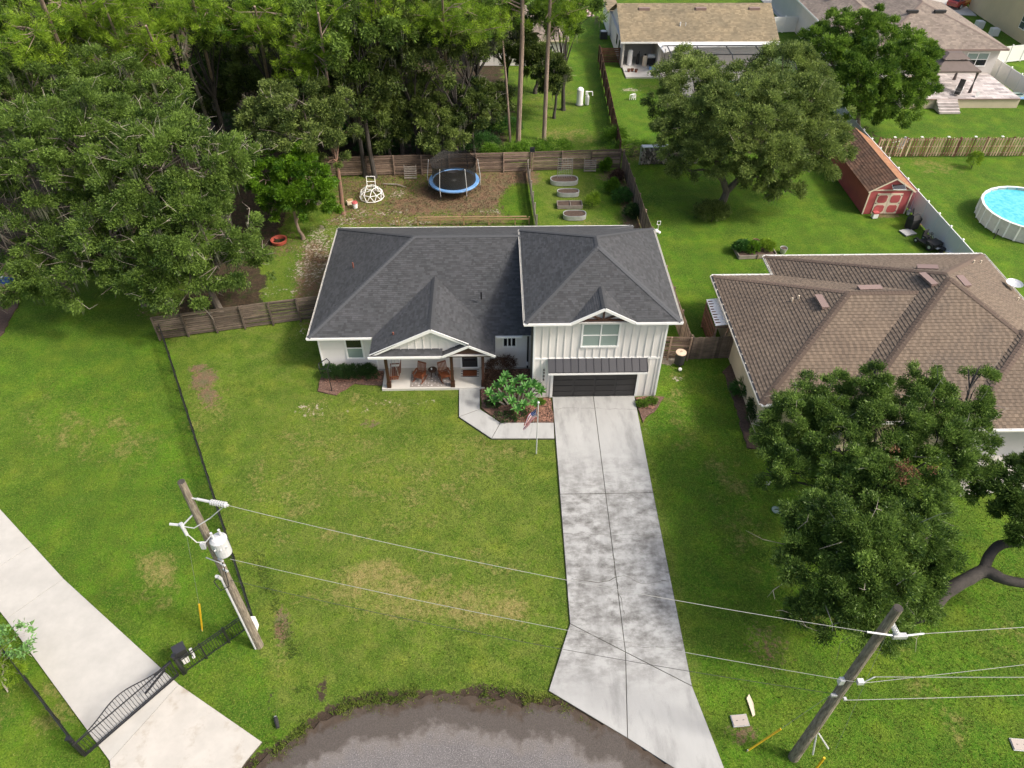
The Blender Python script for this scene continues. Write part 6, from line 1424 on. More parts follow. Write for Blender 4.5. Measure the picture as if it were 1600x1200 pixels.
t = T('white_armchair', 'white folding chair on the grass behind the wooden fence', 'chair', (36.9, 62.6, 0), R(-70)); MB().box(0, 0, .45, .55, .55, .05).build('seat', whitep, t, local=True); MB().bar((0, .25, .45), (0, .45, 1.3), .5, .08).build('backrest', whitep, t, local=True); MB().tube([(-.27, -.9, .1), (-.27, -.9, .9), (-.27, .3, .9)], .03, 5).build('arm_frame', whitep, t, local=True); MB().tube([(.27, -.3, 0), (.27, -.3, .7), (.27, .35, .7)], .03, 5).build('arm_frame', whitep, t, local=True)
tag(MB().raw([(48.4, 72.5, .93), (48.75, 72.5, .93), (49.0, 72.9, .93), (48.5, 72.6, 1.45), (48.85, 72.65, 1.5)], [(0, 1, 4, 3), (1, 2, 4), (0, 3, 2), (2, 3, 4)]).build('cushion', greyp, origin=(48.4, 72.5, .93)), 'grey cushion leaning at the edge of the raised patio', 'cushion')
# yellow two-storey house
t = T('yellow_house', 'tall pale yellow two-storey house at the top right corner', 'house', (63.3, 89.5, 0))
MB().bb(63.3, 76, 89.3, 98.4, 0, 6.2).build('wall', stuccoy, t); MB().bb(63.3, 76, 98.4, 104, 0, 3.1).build('lower_wall', stuccoy, t)
MB().bb(63.0, 70, 98.6, 104.2, 3.1, 3.3).build('lower_roof', shg, t); MB().bb(62.95, 63.05, 98.5, 104.3, 3.05, 3.5).build('parapet', creamp, t); MB().bb(62.9, 76, 89.0, 98.7, 6.2, 6.4).build('roof_slab', shg, t)
for y, z in ((91.2, 1.4), (92.0, 4.3)):
    w_ = MB().bb(63.22, 63.32, y-.1, y+1.1, z-.1, z+1.5).build('window', trimw, t)
    for j in (0, 1):
        for i in (0, 1): MB().bb(63.19, 63.23, y+i*.52, y+.48+i*.52, z+j*.72, z+.66+j*.72).build('pane', glass, w_)
# ================================================================ VEHICLES
def car(name, label, loc, rz, body, L_=4.4, W_=1.8, Ht=1.5, hatch=True):
    t = T(name, label, 'car', loc, rz)
    st = [(-.50, .62, .34, .80), (-.485, .75, .30, .92), (-.36, .84, .28, .98), (-.14, .9, .28, 1.0), (.30, .9, .28, 1.0), (.44, .86, .28, .98), (.485, .78, .32, .86), (.50, .65, .36, .70)]
    m = MB(); k = []
    for u, wf, z0, z1 in st:
        w_ = W_/2*wf*1.1; x = u*L_; k.append([(x, -w_*.92, z0), (x, -w_, (z0+z1)/2), (x, -w_*.9, z1), (x, w_*.9, z1), (x, w_, (z0+z1)/2), (x, w_*.92, z0)])
    for a, b in zip(k[:-1], k[1:]):
        for i in range(6): j = (i+1) % 6; m.face([a[i], b[i], b[j], a[j]])
    m.face(k[0][::-1]); m.face(k[-1]); bd = m.build('body', body, t, local=True, smooth=False)
    cab = [(-.20, 1.0, .82), (-.06, Ht, .66), (.30, Ht+.01, .66), (.44 if hatch else .38, 1.0, .8)]
    q = [[(u*L_, -W_/2*wf, z), (u*L_, W_/2*wf, z)] for u, z, wf in cab]
    MB().face([q[1][0], q[1][1], q[2][1], q[2][0]][::-1]).build('roof_panel', body, bd, local=True)
    MB().face([q[0][0], q[0][1], q[1][1], q[1][0]][::-1]).build('windscreen', darkglass, bd, local=True); MB().face([q[2][0], q[2][1], q[3][1], q[3][0]][::-1]).build('rear_window', darkglass, bd, local=True)
    for s_ in (0, 1):
        MB().face([q[0][s_], q[1][s_], q[2][s_], q[3][s_]]).build('side_window', darkglass, bd, local=True)
    for s_ in (0, 1):
        MB().bar(q[0][s_], q[1][s_], .06, .05).build('pillar', body, bd, local=True); MB().bar(q[2][s_], q[3][s_], .08, .05).build('pillar', body, bd, local=True)
        mx_ = .12*L_; MB().bar((mx_, q[0][s_][1]*.98, 1.0), (mx_, q[1][s_][1]*1.01, Ht), .06, .05).build('pillar', body, bd, local=True)
    for x in (-.31*L_, .30*L_):
        for s_ in (-1, 1):
            w_ = MB().tube([(x, s_*(W_/2-.20), .33), (x, s_*(W_/2+.0), .33)], .33, 16).build('wheel', rubber, t, local=True); MB().tube([(x, s_*(W_/2-.05), .33), (x, s_*(W_/2+.015), .33)], .2, 10).build('rim', greyp, w_, local=True)
    for s_ in (-1, 1): MB().box(-.475*L_, s_*.58, .72, .12, .32, .14).build('headlight', whitep, t, local=True); MB().box(.485*L_, s_*.6, .82, .08, .22, .2).build('taillight', redp, t, local=True); MB().box(-.17*L_, s_*(W_/2+.08), 1.05, .14, .16, .12).build('mirror', body, t, local=True)
    return t
cw = mat('white_car_paint', (.75, .76, .77), .2, coat=.5); ck = mat('dark_car_paint', (.03, .035, .045), .2, coat=.5); cr_ = mat('red_car_paint', (.30, .03, .015), .2, coat=.5); cs_ = mat('silver_car_paint', (.45, .46, .5), .25, coat=.5)
car('white_car', 'white hatchback parked on the driveway beyond the tan roof', (39.4, 104.6, .05), R(90+8), cw); car('dark_car', 'dark blue car parked at the top edge beyond the taupe roof', (60.2, 108.5, .05), R(200), ck); car('red_car', 'red hatchback parked beside the yellow house', (62.5, 104.9, .05), R(215), cr_)
for nm, P4 in (('far_driveway', ((37.0, 98), (41.0, 97.2), (42.0, 125), (36.0, 125))), ('far_driveway', ((45.8, 99), (50, 99), (50, 125), (46, 125))), ('far_street', ((-60, 126), (110, 126), (110, 133), (-60, 133))), ('far_driveway', ((57, 102), (63, 101), (66, 125), (58, 125)))):
    o = MB().prism(list(P4), -.05, .035).build(nm, concw if 'drive' in nm else asph, origin=(P4[0][0], P4[0][1], 0)); o['kind'] = 'structure'

# ================================================================ VEGETATION
def leaf_arrays(cl_pos, cl_dir, cl_r, per, Ln, Wd, rng, flat=.75, drop=.25, spread=.9, tone=.5, tvar=.22):
    n = len(cl_pos)*per
    ci = np.repeat(np.arange(len(cl_pos)), per)
    g = rng.normal(size=(n, 3)); g /= np.linalg.norm(g, axis=1)[:, None]; g *= (rng.random(n)**.5)[:, None]*cl_r[ci][:, None]; g[:, 2] *= flat
    p = cl_pos[ci]+g
    d = cl_dir[ci]*.9+g/np.maximum(cl_r[ci][:, None], .05)*.7+rng.normal(size=(n, 3))*spread*.55; d[:, 2] -= drop*rng.random(n)
    d /= np.linalg.norm(d, axis=1)[:, None]
    r = rng.normal(size=(n, 3)); r[:, 2] *= .4; s = np.cross(d, r); s /= np.maximum(np.linalg.norm(s, axis=1), 1e-6)[:, None]
    l = (Ln*rng.uniform(.6, 1.3, n))[:, None]; w = (Wd*rng.uniform(.7, 1.3, n))[:, None]
    nrm = np.cross(s, d)
    V = np.stack([p+s*w*.5, p+d*l, p-s*w*.5], 1)
    ct = rng.normal(0, tvar, len(cl_pos))+tone; v = np.clip(ct[ci]+rng.normal(0, .16, n), 0, 1)
    return V.reshape(-1, 3), v
def leaf_mesh(name, V, v, m, origin):
    me = np_mesh(name, V-np.array(origin)[None], np.arange(len(V)).reshape(-1, 3), m, 3)
    a = me.attributes.new('v', 'FLOAT', 'FACE'); a.data.foreach_set('value', v.astype(np.float32)); return me
def sample_lobes(lobes, n, rng, zmin=-.35, shell=(.80, 1.04), wob_=.12):
    L_ = np.array(lobes, float); ar = L_[:, 3]*L_[:, 5]; li = rng.choice(len(L_), n, p=ar/ar.sum())
    d = rng.normal(size=(n, 3)); d /= np.linalg.norm(d, axis=1)[:, None]; d[:, 2] = np.where(d[:, 2] < zmin, -d[:, 2]*.6, d[:, 2]); d /= np.linalg.norm(d, axis=1)[:, None]
    sh = rng.uniform(shell[0], shell[1], n); deep = rng.random(n) < .10; sh = np.where(deep, rng.uniform(.45, .8, n), sh)
    q = L_[li]; p = q[:, :3]+d*q[:, 3:6]*sh[:, None]
    p += rng.normal(size=(n, 3))*wob_*q[:, 3:4]*.5
    keep = np.ones(n, bool)
    for k_ in range(len(L_)):
        e_ = (p-L_[k_, :3])/(L_[k_, 3:6]*.72); ins = (np.linalg.norm(e_, axis=1) < 1) & (li != k_); keep &= ~(ins & (rng.random(n) < .8))
    keep &= p[:, 2] > .15
    return p[keep], d[keep], li[keep]
def boughs(p, d, lobes, li, rng, nsub, rs):
    """each sample becomes a bough: a small lump of leaf clumps that pushes out of the crown by its own amount"""
    if nsub <= 1: return p, d, 0.0
    L_ = np.array(lobes, float); R0 = L_[li, 3]; n = len(p)
    r_ = (rs or .25)*R0*rng.uniform(.6, 1.35, n); p = p+d*(R0*rng.normal(.0, .13, n))[:, None]
    ci = np.repeat(np.arange(n), nsub); g = rng.normal(size=(n*nsub, 3)); g /= np.linalg.norm(g, axis=1)[:, None]
    g = g+d[ci]*.75+np.array([0, 0, .45]); g /= np.linalg.norm(g, axis=1)[:, None]
    q = p[ci]+g*(r_[ci]*rng.uniform(.55, 1.08, n*nsub))[:, None]*np.array([1, 1, .8]); tn = rng.normal(0, .13, n)[ci]+(rng.random(n*nsub)-.5)*.1
    tc_ = np.array([0, 0, CAM_H])-q; tc_ /= np.linalg.norm(tc_, axis=1)[:, None]; k = (q[:, 2] > .1) & (((d[ci]*tc_).sum(1) > -.15) | (rng.random(len(q)) < .4)); return q[k], (g*.7+d[ci]*.5)[k], tn[k]
def auto_lobes(c, Rr, Rz, n, rng, lr=.42, low=-.1):
    out = []; cx, cy, cz = c
    for k_ in range(n):
        u = 1-(k_+.5)/n*(1-low); a = k_*2.399963+rng.random()*.6; s_ = math.sqrt(max(0, 1-u*u))
        q = rng.uniform(.50, .72); r_ = Rr*lr*rng.uniform(.75, 1.25)
        out.append((cx+math.cos(a)*s_*Rr*q, cy+math.sin(a)*s_*Rr*q, cz+u*Rz*q, r_, r_, r_*.8*max(.6, Rz/Rr)))
    out.append((cx, cy, cz, Rr*.55, Rr*.55, Rz*.55)); return out
def limbs_mesh(base, fork_z, lobes, r0, rng, curve=.5, pale=0, twigs=0):
    mb = MB(); b = Vector(base); fork = Vector((b.x, b.y, fork_z)); lean = Vector((rng.uniform(-.3, .3), rng.uniform(-.3, .3), 0)); fork += lean
    mb.tube([b+Vector((0, 0, -.2)), b+Vector((0, 0, .3)), b.lerp(fork, .5)+lean*.2, fork], [r0*1.5, r0*1.08, r0*.9, r0*.8], 9)
    ends = []; ng = 3 if len(lobes) > 12 else 1; grp = {}
    for l in lobes: grp.setdefault(int((math.atan2(l[1]-fork.y, l[0]-fork.x)+math.pi)/(2*math.pi)*ng*.999), []).append(l)
    root_fork = fork; sf = {}
    for g_, ls in grp.items():
        if ng == 1: sf[g_] = fork; continue
        mc = sum((Vector(l[:3]) for l in ls), Vector())/len(ls); q = fork.lerp(mc, .55)+Vector((0, 0, .2)); mb.tube([fork-Vector((0, 0, .1)), fork.lerp(q, .5)+Vector((0, 0, .15)), q], [r0*.78, r0*.62, r0*.5], 8); sf[g_] = q
    for g_, l in [(g_, l) for g_, ls in grp.items() for l in ls]:
        fork = sf[g_]; c = Vector(l[:3]); m_ = fork.lerp(c, .5)+Vector((rng.uniform(-.4, .4), rng.uniform(-.4, .4), rng.uniform(.1, .6)))*curve
        mb.tube([fork, m_, c], [r0*(.5 if ng == 1 else .34), r0*.26, r0*.12], 6); ends.append(c)
        for k_ in range(4):
            d = Vector(rng.normal(size=3)); d.z = abs(d.z)*.7; d.normalize(); tip = c+Vector((d.x*l[3], d.y*l[4], d.z*l[5]))*.95
            mb.tube([c.lerp(m_, .3), c.lerp(tip, .5)+Vector((0, 0, .1)), tip], [r0*.16, r0*.1, .012], 4)
    return mb
def make_tree(name, label, base, lobes, m, nclump, per, Ln, Wd, r0=.22, fork=.35, bm=None, seed=1, cr=(.28, .62), group=None, tone=.5, zmin=-.35, drop=.25, cat='tree', mossn=0, twn=0, wob_=.12, flat=.75, tvar=.18, nsub=9, rs=None):
    rng = np.random.default_rng(seed); bm = bm or bark
    base = (base[0], base[1], 0); t = T(name, label, cat, base, 0, group)
    zc = np.mean([l[2] for l in lobes]); limbs_mesh(base, zc*fork, lobes, r0, rng).build('trunk', bm, t)
    nsub = nsub if nclump > 350 else 1; p, d, li = sample_lobes(lobes, max(4, int(nclump/nsub*1.25)), rng, zmin, wob_=wob_)
    p, d, sv = boughs(p, d, lobes, li, rng, nsub, rs)
    V, v = leaf_arrays(p, d, rng.uniform(cr[0], cr[1], len(p))*(.82 if nsub > 1 else 1), per, Ln, Wd, rng, tone=tone+sv, drop=drop, flat=flat, tvar=tvar)
    o = bpy.data.objects.new('crown', leaf_mesh('crown', V, v, m, base)); COL.objects.link(o); o.parent = t; WM[o.name] = WM[t.name]
    if twn:
        mb = MB(); k_ = 0
        for i in rng.choice(len(p), twn):
            a = Vector(p[i]); dd_ = Vector(d[i])
            side = Vector(rng.normal(size=3)); q = a+dd_*.35+side*.35; mb.tube([a-dd_*.5, q, q+side*.25+Vector((0, 0, .1))], [.018, .010, .004], 3, cap=False)
            if k_ % 2: mb.tube([q, q+Vector(rng.normal(size=3))*.3], [.012, .005], 3, cap=False)
            k_ += 1
        tag(mb.build('bare_twigs', barkl, t), kind='stuff')
    if mossn:
        idx_ = rng.choice(len(p), mossn); P_ = p[idx_]-d[idx_]*.35; n = mossn*9; ci = np.repeat(np.arange(mossn), 9)
        top = P_[ci]+rng.normal(size=(n, 3))*.13; ln = rng.uniform(.35, 1.15, n)[:, None]; w = rng.uniform(.02, .05, n)[:, None]
        a = rng.uniform(0, 6.28, n); s = np.stack([np.cos(a), np.sin(a), np.zeros(n)], 1); dn = np.array([[0, 0, -1.]])
        Vm = np.stack([top+s*w, top-s*w, top+dn*ln+rng.normal(size=(n, 3))*.04], 1).reshape(-1, 3)
        o = bpy.data.objects.new('hanging_moss', leaf_mesh('hanging_moss', Vm, np.clip(rng.normal(.5, .25, n), 0, 1), moss, base)); COL.objects.link(o); o.parent = t; o['kind'] = 'stuff'
    return t
def cpt(px, py, z): p = G(px, py, z); return (p.x, p.y, z)

# --- the great oaks on the left: each with its own trunk and crown
rngT = np.random.default_rng(5)
def oak(label, px, py, z, Rr, Rz, n=11, low=-.1, zmin=-.35, m=None, seed=1, clumps=1500, per=72, Ln=.145, Wd=.075, base=None, tone=.5, mossn=60, twn=50, name='oak_tree', r0=.24, cr=(.3, .68), bm=None, tvar=.22, group=None):
    c = cpt(px, py, z); rng = np.random.default_rng(seed*7+1); lb = auto_lobes(c, Rr, Rz, n, rng, .42, low)
    return make_tree(name, label, base or (c[0]+rng.uniform(-.5, .5), c[1]+.3), lb, m or L_oak, clumps, per, Ln, Wd, r0, .45, bm or bark, seed, cr, group, tone, mossn=mossn, twn=twn, tvar=tvar, zmin=zmin)
oak('spreading mid-green oak over the side fence corner, its trunk beside the fence', 306, 392, 4.8, 4.3, 4.5, 17, low=-.6, zmin=-.8, seed=331, base=(-18.6, 39.9), clumps=1700, tone=.5)
oak('mid-green oak crown left of the fence corner, hanging over the dark shade', 195, 388, 4.6, 4.8, 4.6, 17, low=-.6, zmin=-.8, seed=32, clumps=1500, tone=.46, mossn=140)
oak('broad mid-green oak at the left edge above the lawn shade', 65, 372, 4.6, 5.2, 4.8, 17, low=-.6, zmin=-.8, seed=33, clumps=1600, tone=.45, mossn=120)
oak('large oak in the middle of the left wood with pale bare twigs', 270, 285, 7.6, 5.0, 4.6, 13, seed=34, clumps=1700, tone=.52, twn=150)
oak('large oak left of the middle one, with yellow-tipped leaves', 130, 265, 8.0, 5.4, 4.8, 13, seed=35, clumps=1700, tone=.56, twn=90)
oak('oak cut by the left edge, halfway up the picture', 5, 250, 7.5, 5.0, 4.8, 12, seed=36, clumps=1300, tone=.52)
oak('oak reaching up below the pines in the upper left', 178, 190, 8.6, 4.8, 4.2, 12, seed=37, clumps=1300, tone=.5, twn=60)
oak('oak below the thick leaning pine trunk at the upper left', 70, 165, 9.0, 5.2, 4.2, 12, seed=38, clumps=1300, tone=.47)
oak('grey-green oak beside the reddish trunk, right of the wood', 468, 205, 6.2, 3.9, 4.0, 12, m=L_oakg, seed=39, clumps=1300, tone=.36, Ln=.17, Wd=.08)
make_tree('laurel_tree', 'bright green rounded laurel tree behind the red fire ring', (-14.6, 48.8), auto_lobes(cpt(460, 296, 3.4), 3.05, 3.3, 15, np.random.default_rng(4), .36, -.5), L_laurel, 2200, 50, .17, .08, .13, .4, barkp, 44, (.22, .45), tone=.5, zmin=-.7)
# --- the dark wood behind the back fence
wood = [(565, 70, 11, 5.2), (640, 95, 9, 4.6), (615, 30, 12, 5.0), (545, 110, 6, 4.0), (700, 100, 8.5, 4.2), (375, 85, 6, 4.6), (365, 120, 3.6, 3.6), (325, 165, 2.8, 3.2), (425, 140, 4.2, 3.8), (300, 60, 10, 4.6), (560, 160, 6.5, 3.8), (750, 60, 7, 4.0), (720, 40, 10, 4.4), (450, 40, 11, 4.8), (785, 80, 4, 3.0), (880, 40, 8, 3.0), (250, 20, 12, 5), (120, 60, 11, 5), (20, 90, 11, 5), (60, 10, 13, 5), (390, 10, 12, 5), (520, 10, 12, 5), (836, 100, 3.0, 2.0)]
adj = ['tall', 'broad', 'rounded', 'ragged', 'dense', 'loose']
where = ['behind the left of the back fence', 'in the middle of the dark wood', 'at the top edge behind the pines', 'below the slim double trunks', 'just left of the two tall pine trunks', 'behind the forked bare trunk', 'in the dark gap left of the forked trunk', 'low in the dark gap at the foot of the forked trunk', 'in the dark gap right of the forked trunk', 'above the left oaks', 'above the fern bank', 'behind the two tall pine trunks', 'left of the two tall pine trunks at the top', 'at the top between the slim trunks', 'right behind the two tall pine trunks', 'before the hidden white house', 'at the top edge above the left oaks', 'behind the thick leaning pine', 'at the upper left edge', 'at the top left corner', 'at the top edge above the forked trunk', 'at the top edge above the leaning branch', 'low beside the far lawn', 'spare']
for i, (px, py, z, r_) in enumerate(wood):
    oak('%s dark green oak %s' % (adj[i % 6], where[i]), px, py, z, r_, r_*.95, 10, m=L_oakd if i % 3 else L_oak, seed=60+i, clumps=620, per=44, Ln=.24, Wd=.12, tone=.42 if i % 2 else .5, mossn=70, twn=12, r0=.2, cr=(.4, .85), bm=barkd, name='dark_oak_tree', group='trees of the dark wood behind the back fence')
near_w = [(660, 170, 4.4, 2.9, 'brighter oak leaning over the back fence, left of the trampoline net', .66), (735, 175, 4.0, 2.6, 'mid-green oak right behind the trampoline net', .48), (600, 205, 3.2, 2.0, 'small hanging oak over the dark gap behind the fence', .5), (690, 212, 2.8, 1.8, 'low oak bough just behind the back fence boards', .6), (770, 165, 3.0, 2.1, 'oak with thin trunks beside the tall pine', .5), (620, 150, 5.5, 3.0, 'oak with hanging moss above the fern bank', .6), (862, 118, 4.2, 1.8, 'small oak between the two tall pine trunks', .5)]
for i, (px, py, z, r_, lb, tn) in enumerate(near_w):
    oak(lb, px, py, z, r_, r_*.95, 10, m=L_oakg if tn > .55 else L_oakd, seed=90+i, clumps=700, per=54, Ln=.19, Wd=.10, tone=tn-.1, mossn=90, twn=20, r0=.14, cr=(.3, .6), bm=barkd, name='small_oak_tree', low=-.6, zmin=-.8)

# --- pines: tall bare trunks and needle tufts
def pine(label, base, top, r0, tufts, seed, forkpt=None, lowb=True, tone=.5, per=75, branches=None, tuftr=(.55, .95)):
    rng = np.random.default_rng(seed); b = Vector((base[0], base[1], 0)); tp = Vector(top); t = T('pine_tree', label, 'tree', b, 0, 'tall pines of the wood')
    mb = MB(); mid = b.lerp(tp, .5)+Vector((rng.uniform(-.15, .15), rng.uniform(-.15, .15), 0)); mb.tube([b-Vector((0, 0, .2)), b+Vector((0, 0, .4)), mid, tp], [r0*1.3, r0, r0*.82, r0*.45], 9)
    P_ = []; 
    for c in tufts:
        c = Vector(c); k = min(.97, max(.5, (c.z-.8)/tp.z)); o = b.lerp(tp, k); mb.tube([o, o.lerp(c, .55)+Vector((0, 0, .25)), c], [r0*.28, r0*.16, .02], 5)
        for j in range(4):
            q = c+Vector((rng.normal()*.8, rng.normal()*.8, rng.normal()*.45)); mb.tube([c.lerp(o, .35), q], [.035, .012], 4, cap=False)
    for (a, c) in (branches or []): a = Vector(a); c = Vector(c); mb.tube([a, a.lerp(c, .5)+Vector((0, 0, .3)), c], [r0*.3, r0*.2, .02], 5)
    mb.build('trunk', barkp, t)
    if tufts:
        C = np.array([tuple(c) for c in tufts]); rep = 24; ci = np.repeat(np.arange(len(C)), rep); pp = C[ci]+rng.normal(size=(len(ci), 3))*np.array([1.0, 1.0, .55]); dd_ = rng.normal(size=(len(ci), 3)); dd_[:, 2] = np.abs(dd_[:, 2])+.3; dd_ /= np.linalg.norm(dd_, axis=1)[:, None]
        V, v = leaf_arrays(pp, dd_, rng.uniform(.22, .40, len(pp)), per, .30, .034, rng, tone=tone, drop=.1, spread=.8, flat=.9)
        o = bpy.data.objects.new('crown', leaf_mesh('crown', V, v, L_pine, tuple(b))); COL.objects.link(o); o.parent = t
    return t
def gp(px, py): p = G(px, py); return (p.x, p.y)
def topat(bx_, by_, z): return (bx_, by_, z)
def tufts(px_list, zs, jitter=0): return [cpt(px, py, z) for (px, py), z in zip(px_list, zs)]
b1 = gp(810, 222); b2 = gp(850, 218); b3 = gp(797, 221)
pine('tall straight pine with a thick brown trunk rising from the back fence weeds', b1, (b1[0]+.15, b1[1], 18), .24, [(b1[0]-2.2, b1[1]-.8, 12.3), (b1[0]+1.8, b1[1]+.6, 13.0), (b1[0]-.8, b1[1]+1.2, 13.8), (b1[0]+.6, b1[1]-1.2, 14.6), (b1[0]-3.6, b1[1]+.4, 12.6), (b1[0]-4.6, b1[1]+1.2, 12.0), (b1[0], b1[1], 16.8)], 201)
pine('tall straight pine standing right of the first one, beside the far lawn', b2, (b2[0]+.2, b2[1], 18), .20, [(b2[0]+1.5, b2[1], 12.4), (b2[0]+2.8, b2[1]+.6, 13.0), (b2[0]-1, b2[1]+1, 13.6), (b2[0]+.8, b2[1]-1, 14.4), (b2[0]+.2, b2[1]+.8, 11.4), (b2[0]+1.1, b2[1]+.4, 9.9), (b2[0]+2.0, b2[1], 11.2), (b2[0], b2[1], 16.5)], 202)
pine('thin crooked pine just left of the thick straight pine', b3, (b3[0]-.9, b3[1], 11.5), .12, [(b3[0]-1.6, b3[1], 10.9), (b3[0]-.2, b3[1]+.5, 11.6)], 203)
def pine_px(label, base, top_px, ztop, r0, tp_px, seed, tone=.5, branches=None):
    bb_ = G(*base); tt = cpt(*top_px, ztop); return pine(label, (bb_.x, bb_.y), tt, r0, [cpt(a, b_, z) for a, b_, z in tp_px], seed, tone=tone, branches=branches)
pine_px('thick leaning pine trunk at the upper left with pale forked boughs', (165, 262), (60, -10), 16.5, .30, [(20, 65, 13.5), (50, 85, 12.6), (40, 55, 14.5), (75, 75, 12.8), (10, 40, 14)], 204)
pine_px('yellow-green pine left of centre in the upper left wood', (260, 245), (165, 15), 15, .16, [(150, 40, 13.5), (175, 55, 13), (200, 40, 13.5), (165, 75, 11.6), (190, 20, 14.5), (140, 65, 12.0)], 205, tone=.6)
pine_px('yellow-green pine with drooping tufts beside the dark gap', (310, 240), (228, 40), 14, .16, [(225, 75, 12), (245, 60, 12.5), (215, 90, 11), (255, 45, 13), (235, 112, 9.8), (228, 125, 8.6), (205, 60, 12.6), (240, 92, 10)], 206, tone=.6)
pine_px('pine whose tufts touch the top edge above the left oaks', (200, 200), (120, -10), 16, .16, [(120, 15, 14.5), (145, 5, 15), (100, 25, 14), (180, 0, 15.5), (75, 5, 15.5), (215, 5, 15)], 207, tone=.5)
pine_px('pine with grey-green tufts above the bare forked trunk', (345, 200), (300, -5), 15, .14, [(285, 20, 13.5), (310, 30, 13), (270, 10, 14), (330, 15, 14), (300, 5, 14.5)], 208, tone=.4)
pine_px('pine with a single trunk showing right of the forked trunk', (432, 190), (398, 10), 14.5, .15, [(395, 25, 13.5), (415, 35, 13), (375, 20, 13.8), (400, 50, 12), (425, 12, 14), (365, 40, 12.6)], 209, tone=.4)
pine_px('slim pine with a pale diagonal bough at the top, left of the dark wood', (528, 262), (497, 20), 14.5, .15, [(470, 40, 12.5), (500, 60, 12), (515, 45, 12.8), (480, 75, 11), (455, 65, 11.5), (530, 20, 13.5), (490, 95, 10), (475, 108, 9.4), (520, 75, 11)], 210, tone=.52, branches=[(cpt(500, 48, 12.5), cpt(548, 0, 15.5)), (cpt(500, 48, 12.5), cpt(492, -8, 15.5))])
pine_px('thin pine trunk, left one of a close pair below yellow tufts', (496, 215), (484, 90), 10.5, .09, [(484, 98, 10), (497, 115, 9)], 211)
pine_px('thin pine trunk, right one of a close pair below yellow tufts', (508, 212), (497, 105), 10, .08, [(505, 100, 10)], 212)
pine_px('pine tufts over the far roof left of the top middle', (700, 190), (690, -20), 16, .16, [(690, 25, 13.2), (715, 35, 12.6), (740, 20, 13.6), (670, 20, 13.5), (700, 45, 12), (760, 45, 12), (725, 5, 14.5)], 213, tone=.5)
pine_px('leaning yellow-green pine at the top edge above the fern bank', (600, 180), (585, -20), 16, .14, [(560, 5, 14.5), (585, 0, 14.6), (540, 10, 14), (605, 12, 14)], 214, tone=.55)
# dead forked trunk
bb_ = G(333, 215); t = T('dead_tree', 'bare forked dead trunk leaning in the dark gap of the wood', 'tree', (bb_.x, bb_.y, 0)); mb = MB()
f_ = Vector(cpt(287, 85, 9.5)); bv = Vector((bb_.x, bb_.y, 0)); mb.tube([bv, bv.lerp(f_, .5)+Vector((.1, 0, 0)), f_], [.17, .14, .11], 8)
for q in ((274, 40, 11.5), (291, 42, 11.4)): mb.tube([f_, f_.lerp(Vector(cpt(*q)), .5)+Vector((.12, 0, 0)), Vector(cpt(*q))], [.10, .07, .03], 5)
for k_ in range(9): o_ = f_.lerp(bv, .02+k_*.035); d_ = Vector(rngT.normal(size=3)); d_.z = abs(d_.z)*.4; mb.tube([o_, o_+d_*.6], [.025, .008], 4)
mb.tube([Vector(cpt(282, 205, 3.0)), Vector(cpt(325, 183, 3.6))], [.02, .05], 4)
mb.build('trunk', barkl, t)
# reddish trunk in the yard with thin crown
make_tree('slender_tree', 'slender grey-green tree with a reddish trunk foot beside the white bucket', (-12.1, 52.55), [(*cpt(522, 215, 5.8), 1.5, 1.5, 1.5), (*cpt(500, 190, 6.6), 1.6, 1.6, 1.5), (*cpt(530, 190, 6.8), 1.2, 1.2, 1.3), (*cpt(520, 250, 4.4), 1.0, 1.0, 1.0)], L_oakg, 420, 40, .15, .07, .17, .75, mat('reddish_bark', (.27, .15, .10), .95, (.17, .11, .085), 2.0, bump=.6, bscale=10), 77, (.22, .45), tone=.35, mossn=10)

# --- big grey-green oak of the right yard
lob = [(1082, 140, 7.0, 2.7), (1150, 148, 7.6, 2.5), (1225, 118, 8.4, 2.7), (1090, 195, 6.0, 2.8), (1165, 185, 7.5, 3.1), (1240, 175, 7.0, 2.9), (1255, 235, 5.0, 2.6), (1062, 235, 4.6, 1.7), (1115, 240, 5.2, 2.0), (1210, 265, 4.0, 1.9), (1280, 215, 5.2, 2.0), (1080, 108, 7.8, 1.6), (1052, 165, 6.0, 1.7), (1228, 300, 2.6, 1.2), (1190, 235, 5.8, 2.4), (1045, 205, 4.5, 1.2), (1132, 268, 3.9, 1.5), (1182, 282, 3.4, 1.4), (1075, 268, 3.6, 1.3), (1300, 240, 4.2, 1.3), (1275, 150, 7, 1.6)]
make_tree('big_oak_tree', 'very large grey-green live oak with a low forked trunk right of the garden beds', (18.3, 53.0), [(*cpt(a, b, z), r_, r_, r_*.72) for a, b, z, r_ in lob], L_oakg, 6400, 52, .16, .075, .34, .28, bark, 101, (.28, .6), tone=.5, mossn=40, twn=60, zmin=-.5)
lob = [(1300, 100, 5.6, 3.1), (1360, 75, 6.4, 3.2), (1405, 110, 5.6, 3.0), (1345, 130, 5.0, 3.0), (1285, 70, 6.4, 2.4), (1330, 55, 7.6, 2.4), (1395, 160, 3.6, 2.3), (1425, 85, 5.6, 2.1), (1340, 168, 3.0, 2.2), (1420, 140, 4, 2)]
make_tree('round_tree', 'dense deep green round tree behind the big oak, before the taupe roof', (34.9, 67.5), [(*cpt(a, b, z), r_*.88, r_*.88, r_*.78) for a, b, z, r_ in lob], L_ligust, 3400, 50, .21, .085, .25, .3, bark, 102, (.26, .55), tone=.42, zmin=-.6)
L_near = leafmat('glossy_dark_oak_leaves', (.028, .066, .014), (.225, .35, .07), .35, .45)
